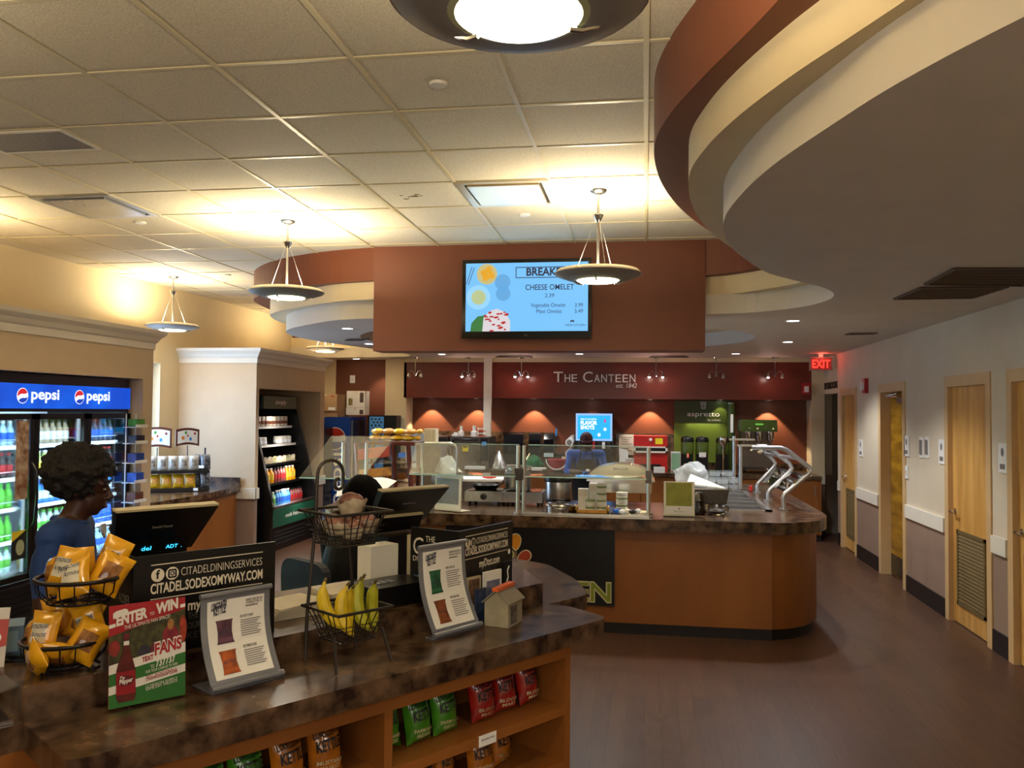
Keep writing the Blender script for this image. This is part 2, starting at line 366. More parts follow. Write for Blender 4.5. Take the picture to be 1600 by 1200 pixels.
rdR = [(2.67, -1.0), (1.7, 0), (1.0, .85), (.62, 1.6), (.45, 2.1), (.36, 2.44), (.28, 2.69), (.19, 2.96), (.085, 3.33), (.035, 3.7), (.06, 4.17), (.14, 4.64), (.27, 5.12), (.45, 5.6), (.72, 6.15), (.88, 6.55), (.87, 6.85), (.8, 7.05), (.65, 7.2), (.5, 7.26)]
rdL = [(-2.42, 7.27), (-3.0, 7.44), (-3.6, 7.80), (-4.1, 8.38), (-4.28, 8.95), (-4.36, 9.5), (-4.3, 10.2), (-4.18, 10.8), (-4.05, 11.4), (-3.93, 11.9), (-3.9, 12.35), (-4.0, 12.75), (-4.4, 12.95), (-4.9, 13.05), (XL, 13.1)]
ZT2, ZT3 = 2.80, 2.96
def tier(name, R, L, z0, z1, mats, hole=None):
    e = [(p.x, p.y) for p in spline(R, 5)] + [(p.x, p.y) for p in spline(L, 5)]
    e = e + [(XL, YB), (-1.05, YB)]
    if hole: e += [(-1.05 - hole[0] * math.sin(2 * PI * i / 48), 9.72 + hole[1] * math.cos(2 * PI * i / 48)) for i in range(48)] + [(-1.049, 9.72 + hole[1])]
    e += [(-1.049, YB), (XR, YB)]
    return struct(MB().prism(e, z0, z1).build(name, mats))
lc = tier('ceiling_low', low_pts, lowL, ZL, ZT2 + 0.001, soft_white, (2.25, 1.85))
tier('ceiling_middle_tier', t2R, t2L, ZT2, ZT3 + 0.001, cream, (2.0, 1.65))
tier('ceiling_red_tier', rdR, rdL, ZT3, ZC, red_wall)
# hanging red bulkhead that carries the menu screen
pbot = 2.325
P0, P1 = aty(584, 460, 7.25).x, aty(1102, 480, 7.25).x
o = MB().box(P0, 7.25, pbot, P1, 7.55, ZC).build('wall_bulkhead', red_wall, bevel=0.012); struct(o)
# red soffit over the back counter, crown strip, slim white post
SY = 13.2; SX0, SX1 = XP1 - 0.02, PX
o = MB().box(SX0, SY, 2.0, SX1, YB, 2.571).build('wall_soffit', pm('terracotta_soffit', '#6f2a1c', 0.28, var=0.04, scale=3)); struct(o)
o = MB().box(SX0 - 0.05, SY - 0.03, 2.571, SX1, SY + 0.02, ZL).build('trim_10', cream); struct(o)
xc = aty(762, 620, 13.12).x
o = MB().box(xc - 0.06, 13.09, 0.0, xc + 0.06, 13.16, ZL).build('trim_11', trim_white); struct(o)

# ---- alcove housings on the left
XA = -4.70
def crown(mb, pts, closed=False):
    """stepped crown along a plan path (list of (x,y)), growing outwards to the right of travel"""
    prof = [(0.0, 2.36), (0.012, 2.36), (0.014, 2.42), (0.03, 2.435), (0.05, 2.47), (0.085, 2.505), (0.092, 2.54), (0.0, 2.54)]
    for (ax, ay), (bx, by) in zip(pts, pts[1:]):
        pass
    n = len(pts); dirs = []
    for i in range(n - 1):
        d = Vector((pts[i + 1][0] - pts[i][0], pts[i + 1][1] - pts[i][1], 0)).normalized(); dirs.append(Vector((d.y, -d.x, 0)))
    rows = []
    for i in range(n):
        a = dirs[max(i - 1, 0)]; b = dirs[min(i, n - 2)]; m = (a + b); m = m / max(m.dot(a), 0.2) if i not in (0, n - 1) else (a if i else b)
        rows.append([mb.bm.verts.new((pts[i][0] + m.x * o_, pts[i][1] + m.y * o_, z)) for o_, z in prof])
    for A, B in zip(rows, rows[1:]):
        for k in range(len(prof)): mb._f([A[k], A[(k + 1) % len(prof)], B[(k + 1) % len(prof)], B[k]])
    mb._f(rows[0]); mb._f(rows[-1][::-1])
def alcove(name, y0, y1, oy0, oy1, oz, n):
    mb = MB()
    for lo, hi, mi in ((0, 0.82, 1), (0.82, 2.50, 0)):
        mb.mi = mi
        mb.box(XL, y0, lo, XA, oy0, hi); mb.box(XL, oy1, lo, XA, y1, hi)
    mb.mi = 0; mb.box(XL, oy0, oz, XA, oy1, 2.50); mb.mi = 2; mb.box(XL, oy0, 0, XL + 0.05, oy1, oz)
    a = struct(mb.build(name, [pm('alcove_paint', '#c4ae8e', 0.55, var=0.03), taupe, black_matt]))
    cm = MB(); crown(cm, [(XL, y0), (XA, y0), (XA, y1), (XL, y1)] if y0 > 5 else [(XA, y0), (XA, y1), (XL, y1)]); struct(cm.build('trim_%d' % n, trim_white))
    rm = MB()
    for p, q in ((y0, oy0), (oy1, y1)):
        rm.box(XA, p - 0.02, 0.70, XA + 0.025, q, 0.83)
    rm.box(XL, y0 - 0.025, 0.70, XA + 0.025, y0, 0.83); rm.box(XL, y1, 0.70, XA + 0.025, y1 + 0.025, 0.83)
    struct(rm.build('trim_%d' % (n + 1), trim_white)); return a
alcove('wall_alcove_cooler', 3.0, 7.52, 3.4, 7.36, 2.07, 20)
alcove('wall_alcove_snacks', 9.72, 11.95, 9.80, 11.78, 2.05, 22)
# bright sky seen through the window comes from the world; lights of the low ceiling follow in their fittings
# ================================================================== LIGHT FITTINGS AND CEILING ITEMS
bowl_m = pm('lamp_bowl_metal', '#87827b', 0.5, 0.0, var=0.04)
rim_m = pm('lamp_rim_white', '#d8cdb8', 0.4, var=0.02)
lens_m = em('lamp_lens', '#fff6d8', 5.0)
lensring_m = pm('frosted_lens_rim', '#b6bd8f', 0.3, var=0.03)
def pendant(loc, label, power=16.0, down=7.0):
    t = thing('pendant_lamp', label, 'lamp', (loc[0], loc[1], ZC), 0, 'dish pendant lamps')
    x, y = loc; M = Matrix.Translation((x, y, 0)); R = 0.285; zb = 2.665
    MB().lathe([(0.0, ZC), (0.058, ZC), (0.052, ZC - 0.014), (0.03, ZC - 0.026), (0.0, ZC - 0.028)], (x, y, 0), 24, cap=False).build('canopy', steel, t, True)
    MB().cyl((x, y, ZC - 0.02), (x, y, 2.72), 0.009, seg=10).build('stem', steel, t, True)
    MB().lathe([(0.0, 3.095), (0.034, 3.095), (0.032, 3.085), (0.012, 3.045), (0, 3.045)], (x, y, 0), 20, cap=False).build('cable_cone', chrome, t, True)
    for k in range(3):
        a = 0.9 + k * 2 * PI / 3
        MB().cyl((x + 0.02 * math.cos(a), y + 0.02 * math.sin(a), 3.06), (x + 0.16 * math.cos(a), y + 0.16 * math.sin(a), 2.70), 0.0012, seg=6).build('suspension_cable', steel, t)
    d = MB().lathe([(0.15, zb), (0.20, zb + 0.003), (R - 0.01, zb + 0.028), (R, zb + 0.042), (R - 0.004, zb + 0.046), (0.19, zb + 0.018), (0.15, zb + 0.014)], (x, y, 0), 48, cap=False).build('dish', bowl_m, t, True)
    MB().lathe([(R + 0.002, zb + 0.038), (R - 0.02, zb + 0.062), (R - 0.07, zb + 0.070), (R - 0.075, zb + 0.064), (R - 0.01, zb + 0.040)], (x, y, 0), 48, cap=False).build('rim', rim_m, t, True)
    MB().lathe([(0.0, zb - 0.012), (0.125, zb - 0.012), (0.14, zb - 0.004), (0.14, zb), (0.0, zb)], (x, y, 0), 40, cap=False).build('lens', lens_m, t, True)
    MB().lathe([(0.14, zb - 0.004), (0.162, zb + 0.002), (0.162, zb + 0.008), (0.14, zb + 0.004)], (x, y, 0), 40, cap=False).build('lens_rim', lensring_m, t, True)
    for k in range(3):
        a = 0.5 + k * 2 * PI / 3; ca, sa = math.cos(a), math.sin(a)
        MB().tube([(x + 0.12 * ca, y + 0.12 * sa, zb - 0.016), (x + 0.15 * ca, y + 0.15 * sa, zb - 0.014), (x + 0.175 * ca, y + 0.175 * sa, zb - 0.004), (x + 0.19 * ca, y + 0.19 * sa, zb + 0.004)], 0.006, seg=6).build('lens_clip', chrome, t, True)
    if power: lamp('AREA', (x, y, 2.76), power, WARM, 0.36, (0, 0, 1), name='warm_uplight')
    if down: lamp('AREA', (x, y, zb - 0.02), down, NEUT, 0.24, (0, 0, -1), name='pendant_downlight')
pA = atz(800, 0, 2.66)
pendant((-0.275, 1.79), 'dish pendant lamp nearest the viewer, cut off by the top of the picture', 40, 7)
q = atz(935, 297, ZC); pendant((q.x, q.y), 'dish pendant lamp hanging in front of the menu screen', 32)
q = atz(450, 345, ZC); pendant((q.x, q.y), 'dish pendant lamp left of the red bulkhead, beside the curved red tier', 52)
q = atz(271, 432, ZC); pendant((q.x, q.y), 'dish pendant lamp just above the crown of the drinks cooler alcove', 30)
q = aty(508, 551, 12.0); pendant((q.x, 12.0), 'farthest dish pendant lamp, low behind the snack alcove crown', 34)
lamp('AREA', (-5.2, 5.3, 2.76), 30, WARM, 0.36, (0, 0, 1), name='warm_uplight')
lamp('AREA', (-3.0, 1.6, 2.76), 45, WARM, 0.36, (0, 0, 1), name='warm_uplight')  # added uplight out of view, without a pendant, for the front-left ceiling
# recessed downlights
glow_m = em('downlight_lens', '#f2f8ff', 9.0)
def downlight(p, label, power, cone=1.9, z=None, color=(0.95, 0.97, 1.0), blend=0.5, r=0.055):
    t = thing('recessed_light', label, 'light', p, 0, 'recessed ceiling lights'); x, y, z = p
    MB().lathe([(r, z - 0.004), (r + 0.016, z - 0.003), (r + 0.016, z + 0.002), (r, z + 0.002)], (x, y, 0), 24, cap=False).build('trim_ring', trim_white, t, True)
    MB().lathe([(0, z - 0.003), (r, z - 0.003), (r, z + 0.001), (0, z + 0.001)], (x, y, 0), 24, cap=False).build('lens', glow_m, t)
    if power: lamp('SPOT', (x, y, z - 0.03), power, color, 0.05, (0, 0, -1), cone, blend, name='downward_beam')
for px, py, lab, pw in ((543, 513, 'recessed light in the round low ceiling left of the red bulkhead', 30), (577, 537, 'recessed light at the left edge of the red bulkhead', 22), (565, 567, 'recessed light above the boxes in the far left corner', 0),
                        (1239, 501, 'recessed light nearest the corridor doors, right of the red bulkhead', 55), (1231, 534, 'middle recessed light of the three right of the red bulkhead', 55), (1150, 556, 'farthest recessed light right of the red bulkhead', 26),
                        (697, 557, 'recessed light left of the slim white post', 18), (909, 557, 'recessed light above the canteen lettering', 26)):
    q = atz(px, py, ZL) if py < 556 else aty(px, 1, 12.2)
    downlight((q.x, min(q.y, 12.75), ZL - 0.001) if px != 565 else (aty(565, 1, 13.3).x, 13.3, ZL - 0.001), lab, pw * 2.0, 2.2)
lamp('SPOT', (aty(568, 600, 13.2).x + 0.25, 13.32, 2.6), 20, NEUT, 0.03, (0, 0.1, -1), 1.5, 0.5, name='corner_downlight')
# scallop lights under the soffit
scal = [(672, 1), (744, 1), (834, 1), (925, 0.12), (1016, 1), (1126, 0.15), (1201, 1)]
for i, (px, k) in enumerate(scal):
    q = aty(px, 622, 13.44)
    downlight((q.x, 13.44, 1.999), '%s recessed light from the left under the red soffit' % ORD[i], 0, r=0.04)
    lamp('SPOT', (q.x, 13.44, 1.985), 55 * k, (1.0, 0.78, 0.52), 0.012, (0, 0.02, -1), 1.45, 0.25, name='wall_wash')
# twin spots hanging in front of the soffit
for i, px in enumerate((649, 732, 815, 1025, 1119, 1211)):
    q = aty(px, 575, 13.0); x, y = q.x, 13.0
    t = thing('twin_spotlight', '%s chrome twin spotlight from the left before the red soffit' % ORD[i], 'light', (x, y, ZL), 0, 'chrome twin spotlights')
    MB().lathe([(0, ZL), (0.05, ZL), (0.045, ZL - 0.018), (0, ZL - 0.02)], (x, y, 0), 16, cap=False).build('canopy', chrome, t, True)
    MB().cyl((x, y, ZL - 0.01), (x, y, 2.345), 0.006, seg=8).build('stem', chrome, t)
    MB().ball((x, y, 2.345), 0.014, seg=8, rings=6).build('hub', chrome, t, True)
    lit = {0: (), 1: (-1,), 2: (-1, 1), 3: (-1, 1), 4: (), 5: (-1,)}[i]
    for s in (-1, 1):
        MB().tube([(x + s * 0.01, y, 2.345), (x + s * 0.035, y, 2.41), (x + s * 0.07, y, 2.425), (x + s * 0.1, y - 0.01, 2.40), (x + s * 0.1, y - 0.015, 2.37)], 0.004, seg=6).build('arm', chrome, t)
        MB().lathe([(0.01, 2.385), (0.026, 2.365), (0.03, 2.335), (0.026, 2.335), (0.02, 2.36)], (x + s * 0.1, y - 0.015, 0), 12, cap=False).build('shade', chrome, t, True)
        b = MB().ball((x + s * 0.1, y - 0.015, 2.338), 0.022, seg=10, rings=6).build('bulb', em('spot_bulb', '#fff1e6', 14.0) if s in lit else white_pl, t, True)
        if s in lit: lamp('POINT', (x + s * 0.1, y - 0.05, 2.33), 2.2, (1.0, 0.62, 0.52), 0.02, name='spot_glow')
# round sprinkler covers in the tiles
for px, py, lab in ((685, 130, 'round white sprinkler cover in the tile nearest the front pendant lamp'), (820, 335, 'round white sprinkler cover in the tile left of the screen pendant canopy'), (220, 347, 'round sprinkler cover beside the ceiling diffuser on the left'), (355, 429, 'small round sprinkler cover in the tiles by the left wall')):
    q = atz(px, py, ZC); tag(settle(MB().lathe([(0, ZC - 0.012), (0.036, ZC - 0.012), (0.042, ZC - 0.004), (0.042, ZC), (0, ZC)], (q.x, q.y, 0), 24, cap=False).build('sprinkler_cover', pm('cover_white', '#d4cfc4', 0.4, var=0.02), None, True)), lab, 'sprinkler cover', 'sprinkler covers')
# square diffusers that take a tile each
def tilecell(x, y):
    i = max(k for k, v in enumerate(gx) if v <= x); j = max(k for k, v in enumerate(gy) if v <= y); return gx[i], gy[j], gx[i + 1], gy[j + 1]
for px, py, lab, c in ((795, 297, 'square metal air diffuser tile above the menu screen', '#c9b893'), (142, 316, 'square air diffuser tile with a blue reflection, left of the pendants', '#a7abb0')):
    q = atz(px, py, ZC); x0, y0, x1, y1 = tilecell(q.x, q.y); t = thing('air_diffuser', lab, 'air vent', ((x0 + x1) / 2, (y0 + y1) / 2, ZC), 0, 'ceiling diffusers')
    m = MB(); 
    for a in ((x0, y0, x1, y0 + 0.05), (x0, y1 - 0.05, x1, y1), (x0, y0 + 0.05, x0 + 0.05, y1 - 0.05), (x1 - 0.05, y0 + 0.05, x1, y1 - 0.05)): m.box(a[0], a[1], ZC - 0.012, a[2], a[3], ZC)
    m.build('frame', pm('diffuser_metal_' + c[1:], c, 0.3, 0.6, var=0.03), t)
    MB().box(x0 + 0.05, y0 + 0.05, ZC - 0.003, x1 - 0.05, y1 - 0.05, ZC).build('duct_shadow_gap', black_matt, t)
    MB().box(x0 + 0.07, y0 + 0.06, ZC - 0.022, x1 - 0.07, y1 - 0.085, ZC - 0.006).build('plaque', pm('diffuser_plaque_' + c[1:], c, 0.2, 0.5, var=0.02), t)
q = atz(60, 212, ZC); x0, y0, x1, y1 = tilecell(q.x, q.y); y1 = (y0 + y1) / 2 + 0.02
t = thing('return_grille', 'grey perforated return air grille in the ceiling tiles at far left', 'air vent', ((x0 + x1) / 2, (y0 + y1) / 2, ZC)); MB().box(x0 + 0.02, y0 + 0.02, ZC - 0.01, x1 - 0.02, y1 - 0.02, ZC).build('face', pm('perforated_metal', '#8a7f6f', 0.5, 0.2, var=0.3, scale=90), t)
m = MB()
for a in ((x0, y0, x1, y0 + 0.02), (x0, y1 - 0.02, x1, y1), (x0, y0 + 0.02, x0 + 0.02, y1 - 0.02), (x1 - 0.02, y0 + 0.02, x1, y1 - 0.02)): m.box(a[0], a[1], ZC - 0.014, a[2], a[3], ZC)
m.build('frame', trim_white, t)
# grilles in the low ceiling
gr_dark = pm('bronze_grille', '#5c4c3f', 0.55, 0.2, var=0.1)
def lowvent(pts, name, lab, slats=6, mat=gr_dark):
    c = [atz(px, py, ZL) for px, py in pts]; ctr = sum(c, Vector()) / 4; t = thing(name, lab, 'air vent', (ctr.x, ctr.y, ZL))
    F = Fr((c[0].x, c[0].y, ZL), c[1] - c[0], (c[3] - c[0]))
    loc = [(v.x, v.y) for v in c]
    MB().prism(loc, ZL - 0.004, ZL).build('backing', pm('grille_shadow', '#2a211b', 0.8, var=0.05), t)
    fm = MB()
    for i in range(4): fm.bar((*loc[i], ZL - 0.006), (*loc[(i + 1) % 4], ZL - 0.006), 0.022, 0.012)
    fm.build('frame', mat, t)
    for i in range(1, slats): a = c[0].lerp(c[3], i / slats); b = c[1].lerp(c[2], i / slats); MB().bar((a.x, a.y, ZL - 0.006), (b.x, b.y, ZL - 0.006), 0.03, 0.004, up=(0, 0.5, 1)).build('slat', mat, t)
lowvent(((1446, 443), (1600, 445), (1640, 418), (1492, 418)), 'ceiling_grille', 'brown slatted grille in the low ceiling, nearer of the pair by the corridor')
lowvent(((1398, 466), (1520, 464), (1574, 447), (1440, 448)), 'ceiling_grille', 'brown slatted grille in the low ceiling, farther of the pair by the corridor')
lowvent(((1322, 522), (1362, 521), (1370, 519.5), (1330, 520)), 'slot_vent', 'thin dark slot vent in the low ceiling near the exit sign', 2)
lowvent(((540, 531), (566, 531), (576, 528.5), (545, 529)), 'slot_vent', 'dark slot vent in the round low ceiling left of the red bulkhead', 2)
lowvent(((775, 557.5), (832, 557.5), (826, 555.5), (780, 555.5)), 'slot_vent', 'dark slot vent right of the slim white post', 2)
lowvent(((1015, 557.5), (1075, 557.5), (1070, 555.5), (1020, 555.5)), 'slot_vent', 'dark slot vent right of the canteen lettering', 2)
# ================================================================== MENU SCREEN
ty = 7.25; a = aty(723, 407, ty - 0.05); b = aty(924, 528, ty - 0.05)
TW, TH = b.x - a.x, a.z - b.z
t = thing('menu_screen', 'wall mounted black television showing a blue breakfast omelet menu', 'television', ((a.x + b.x) / 2, ty - 0.05, b.z))
F = Fr((a.x, ty - 0.055, b.z), (1, 0, 0), (0, 0, 1))
MB().box(a.x + 0.3, ty - 0.03, b.z + 0.15, b.x - 0.3, ty - 0.001, a.z - 0.15).build('wall_bracket', black, t)
MB().box(a.x, ty - 0.055, b.z, b.x, ty - 0.03, a.z).build('casing', pm('gloss_black', '#080808', 0.12, var=0.05), t, bevel=0.006)
sx0, sy0, sx1, sy1 = 0.032, 0.06, TW - 0.03, TH - 0.03
sm = MB(); fq(sm, F, sx0, sy0, sx1, sy1, 0.0012)
scr = sm.build('display', em('screen_blue', '#6db9f4', 1.0), t)
def sc(x, y): return sx0 + (sx1 - sx0) * x, sy0 + (sy1 - sy0) * y
def scr_poly(name, pts, mat, off):
    m = MB(); fpoly(m, F, [sc(*p) for p in pts], off); return m.build(name, mat, scr)
S1 = (sx1 - sx0) / (sy1 - sy0)
pl = em('screen_plate', '#8ecaf2', 1.0); plr = em('screen_plate_rim', '#5a9fd4', 1.0)
for nm, cx, cy, r, mt in (('egg_bowl', 0.175, 0.84, 0.085, em('screen_egg_white', '#c9b878', 0.9)), ('plate', 0.105, 0.5, 0.10, pl), ('glass', 0.305, 0.72, 0.065, plr), ('glass', 0.31, 0.55, 0.06, plr)):
    m = MB(); fpoly(m, F, ell(*sc(cx, cy), r * (sx1 - sx0), None, 24), 0.0018); m.build(nm + '_image', mt, scr)
for (cx, cy) in ((0.15, 0.86), (0.19, 0.9), (0.21, 0.82), (0.165, 0.79)):
    m = MB(); fpoly(m, F, ell(*sc(cx, cy), 0.028 * (sx1 - sx0), None, 14), 0.0024); m.build('yolk_image', em('screen_yolk', '#e0a020', 0.95), scr)
m = MB(); fpoly(m, F, ell(*sc(0.107, 0.5), 0.06 * (sx1 - sx0), None, 18), 0.0024); m.build('noodle_image', em('screen_noodle', '#b8c58e', 0.9), scr)
m = MB(); fpoly(m, F, [sc(*p) for p in ((0.04, 0.0), (0.05, 0.12), (0.10, 0.22), (0.18, 0.24), (0.2, 0.1), (0.16, 0.0))], 0.0018); m.build('leaf_image', em('screen_leaf', '#2c7a3a', 0.8), scr)
m = MB(); fpoly(m, F, [sc(*p) for p in ((0.14, 0.0), (0.15, 0.2), (0.2, 0.3), (0.26, 0.33), (0.33, 0.28), (0.37, 0.15), (0.37, 0.0))], 0.0022); m.build('salad_image', em('screen_salad', '#d8d3d8', 0.9), scr)
rnd = random.Random(3)
for i in range(26):
    m = MB()
    cx, cy = 0.16 + rnd.random() * 0.19, rnd.random() * 0.28
    fpoly(m, F, ell(*sc(cx, cy), (0.008 + 0.014 * rnd.random()) * (sx1 - sx0), 0.008, 7), 0.0028 + i * 2e-5); m.build('tomato_image', em('screen_tomato', '#c01824', 0.8), scr)
m = MB()
for p, q_ in (((0.005, 0.7), (0.05, 0.95)), ((0.02, 0.68), (0.07, 0.94))): m.bar(F.p(*sc(*p), 0.002), F.p(*sc(*q_), 0.002), 0.006, 0.001, up=(0, -1, 0))
m.build('cutlery_image', em('screen_cutlery', '#32506e', 0.7), scr)
navy = em('screen_navy', '#12264e', 0.5)
m = MB(); c = [sc(0.415, 0.78), sc(0.415, 0.93), sc(0.99, 0.93), sc(0.99, 0.78)]
for i in range(4): m.bar(F.p(*c[i], 0.002), F.p(*c[(i + 1) % 4], 0.002), 0.007, 0.001, up=(0, -1, 0))
m.build('title_box', navy, scr)
x_, y_ = sc(0.5, 0.81); text('BREAKFAST', F, x_, y_, 0.065, navy, scr, width=0.45, off=0.003, bold=0.03)
x_, y_ = sc(0.69, 0.60); text('CHEESE OMELET', F, x_, y_, 0.047, navy, scr, width=0.42, off=0.003, align='CENTER', bold=0.01)
x_, y_ = sc(0.69, 0.49); text('2.39', F, x_, y_, 0.034, navy, scr, off=0.003, align='CENTER', width=0.08)
x_, y_ = sc(0.82, 0.35); text('Vegetable Omelet', F, x_, y_, 0.034, navy, scr, off=0.003, align='RIGHT', width=0.30)
x_, y_ = sc(0.79, 0.26); text('Meat Omelet', F, x_, y_, 0.034, navy, scr, off=0.003, align='RIGHT', width=0.22)
x_, y_ = sc(0.96, 0.345); text('3.99', F, x_, y_, 0.034, navy, scr, off=0.003, align='RIGHT', width=0.07)
x_, y_ = sc(0.96, 0.26); text('5.49', F, x_, y_, 0.034, navy, scr, off=0.003, align='RIGHT', width=0.07)
x_, y_ = sc(0.9, 0.07); text('FRESH KITCHEN', F, x_, y_, 0.018, navy, scr, off=0.003, align='CENTER', width=0.17)
m = MB()
for ang in (-0.9, 0, 0.9): fpoly(m, F, [(x + sc(0.875, 0)[0] + 0.014 * math.sin(ang), y + sc(0, 0.125)[1] + 0.014 * math.cos(ang)) for x, y in ell(0, 0, 0.006, 0.009, 10)], 0.003)
m.build('sprig_mark', navy, scr)
text('LG', F, TW / 2, 0.018, 0.016, grey_ink, t, align='CENTER', off=0.0015)
lamp('AREA', (a.x + TW / 2, ty - 0.09, (a.z + b.z) / 2), 3.0, (0.45, 0.72, 1.0), 1.0, (0, -1, 0), shape='RECTANGLE', sy=0.6, name='screen_light')
# ================================================================== WALL LETTERING, SIGNS, DOORS
F = Fr((0, SY, 0), (1, 0, 0), (0, 0, 1))
let_m = pm('brushed_letter', '#f6f1e8', 0.45, 0.0, var=0.04)
t = thing('wall_lettering', 'raised silver letters reading The Canteen est. 1842 on the red soffit', 'sign', (aty(930, 590, SY).x, SY, 2.17))
def lz(px, py): q = aty(px, py, SY); return q.x, q.z
def caps(s, x0, y0, x1, hb, hs, F, mat, par, k=0.72):
    """small capitals: first letters tall, the rest short, fitted between x0 and x1"""
    words = s.split(' '); n = sum(1.15 + k * (len(w_) - 1) + 0.45 for w_ in words) - 0.45; ux = (x1 - x0) / n; x = x0
    for w_ in words:
        text(w_[0], F, x, y0, hb, mat, par, 'letter', width=ux * 0.98, off=0.02, depth=0.018)
        x += ux * 1.15
        for ch in w_[1:]: text(ch, F, x, y0, hs, mat, par, 'letter', width=ux * k * 0.80, off=0.02, depth=0.018); x += ux * k
        x += ux * 0.45
x0, z0 = lz(865, 597); x1, _ = lz(995, 597)
caps('THE CANTEEN', x0, z0, x1, 0.165, 0.125, F, let_m, t)
x1, z1 = lz(995, 606); text('est. 1842', F, x1, z1, 0.07, let_m, t, align='RIGHT', width=0.32, shear=0.25, off=0.015, depth=0.012)
# restroom lettering, exit sign, alarms
FR = Fr((XR, 0, 0), (0, -1, 0), (0, 0, 1))
t = thing('restroom_lettering', 'dark raised letters reading Restrooms above the corridor opening', 'sign', (XR, 12.9, 2.18))
text('RESTROOMS', FR, -13.17, 2.16, 0.10, pm('bronze_letter', '#3b2c22', 0.5, var=0.05), t, width=0.84, off=0.012, depth=0.01)
q = aty(1283, 568, 12.3); t = thing('exit_sign', 'red lit exit sign under the low ceiling above the corridor', 'sign', (q.x, 12.3, ZL))
w_, h_ = 0.30, 0.19; z_ = aty(1283, 579, 12.3).z
MB().box(q.x - w_ / 2, 12.3, z_, q.x + w_ / 2, 12.36, z_ + h_).build('housing', pm('exit_housing', '#8d7d72', 0.5, var=0.03), t, bevel=0.006)
MB().box(q.x - 0.03, 12.31, z_ + h_, q.x + 0.03, 12.35, ZL).build('mount', white_pl, t)
Fx = Fr((q.x - w_ / 2, 12.3, z_), (1, 0, 0), (0, 0, 1)); m = MB(); fq(m, Fx, 0.02, 0.02, w_ - 0.02, h_ - 0.02, 0.002); m.build('face', em('exit_face', '#b8201c', 0.5), t)
text('EXIT', Fx, w_ / 2, 0.04, h_ - 0.08, em('exit_red', '#ff2a1e', 3.0), t, width=w_ - 0.06, align='CENTER', off=0.004, bold=0.03)
lamp('POINT', (q.x, 12.2, z_ + 0.2), 1.2, (1, 0.12, 0.08), 0.06, name='exit_glow')
red_pl = pm('alarm_red', '#a8201c', 0.4, var=0.03)
def alarm(M, lab):
    t = thing('fire_alarm', lab, 'fire alarm', M.to_translation(), 0, 'red fire alarms')
    MB().box(-0.06, -0.045, -0.09, 0.06, 0, 0.09, M).build('base', red_pl, t, bevel=0.006); MB().box(-0.03, -0.075, -0.05, 0.03, -0.045, 0.04, M).build('strobe', white_pl, t, bevel=0.01)
alarm(Matrix.Translation((XR, atx(1355, 603, XR).y, atx(1355, 603, XR).z)) @ Matrix.Rotation(-PI / 2, 4, 'Z'), 'red fire alarm with strobe high on the corridor wall between doors')
q = aty(1259, 608, SY); alarm(Matrix.Translation((q.x, SY, q.z)), 'red fire alarm with strobe at the right end of the red soffit')
# room sign plates and switches along the corridor wall
def plate(px, py, h, w_, lab, name, cat, kind=0):
    q = atx(px, py, XR); t = thing(name, lab, cat, (XR, q.y, q.z - h / 2)); Fp = Fr((XR, q.y + w_ / 2, q.z - h / 2), (0, -1, 0), (0, 0, 1))
    m = MB(); m.hexa([Fp.p(0, 0, 0), Fp.p(w_, 0, 0), Fp.p(w_, h, 0), Fp.p(0, h, 0), Fp.p(0, 0, 0.012), Fp.p(w_, 0, 0.012), Fp.p(w_, h, 0.012), Fp.p(0, h, 0.012)]); m.build('backing', white_pl, t, bevel=0.003)
    m = MB()
    if kind == 0:
        fpoly(m, Fp, ell(w_ / 2, h * 0.7, w_ * 0.18, w_ * 0.22, 12), 0.0135); fq(m, Fp, w_ * 0.2, h * 0.12, w_ * 0.8, h * 0.3, 0.0135); m.build('pictogram', grey_ink, t)
    elif kind == 1:
        fq(m, Fp, w_ * 0.36, h * 0.35, w_ * 0.64, h * 0.65, 0.02, 0.008); m.build('toggle', trim_white, t)
    else:
        fq(m, Fp, w_ * 0.2, h * 0.15, w_ * 0.8, h * 0.85, 0.02, 0.008); m.build('dial', grey_ink, t)
for a_ in ((1346, 700, 0.21, 0.15, 'white room sign plate right of the farthest maple door', 'room_sign', 'sign', 0), (1418, 697, 0.21, 0.15, 'white room sign plate right of the golden recessed door', 'room_sign', 'sign', 0), (1441, 699, 0.2, 0.1, 'left thermostat plate of the pair on the corridor wall', 'thermostat', 'thermostat', 2),
           (1450, 699, 0.2, 0.1, 'right thermostat plate of the pair on the corridor wall', 'thermostat', 'thermostat', 2), (1473, 706, 0.22, 0.15, 'white room sign plate left of the big maple door', 'room_sign', 'sign', 0), (1569, 716, 0.22, 0.15, 'white room sign plate between the two nearest maple doors', 'room_sign', 'sign', 0), (1418, 738, 0.13, 0.08, 'white light switch below the sign by the golden door', 'light_switch', 'switch', 1)): plate(*a_)
q = aty(551, 593, YB); t = thing('light_switch', 'white switch plate on the red wall above the boxes', 'switch', (q.x, YB, q.z)); MB().box(q.x - 0.045, YB - 0.012, q.z - 0.06, q.x + 0.045, YB, q.z + 0.07).build('backing', white_pl, t, bevel=0.003); MB().box(q.x - 0.015, YB - 0.02, q.z - 0.02, q.x + 0.015, YB - 0.012, q.z + 0.03).build('toggle', trim_white, t)
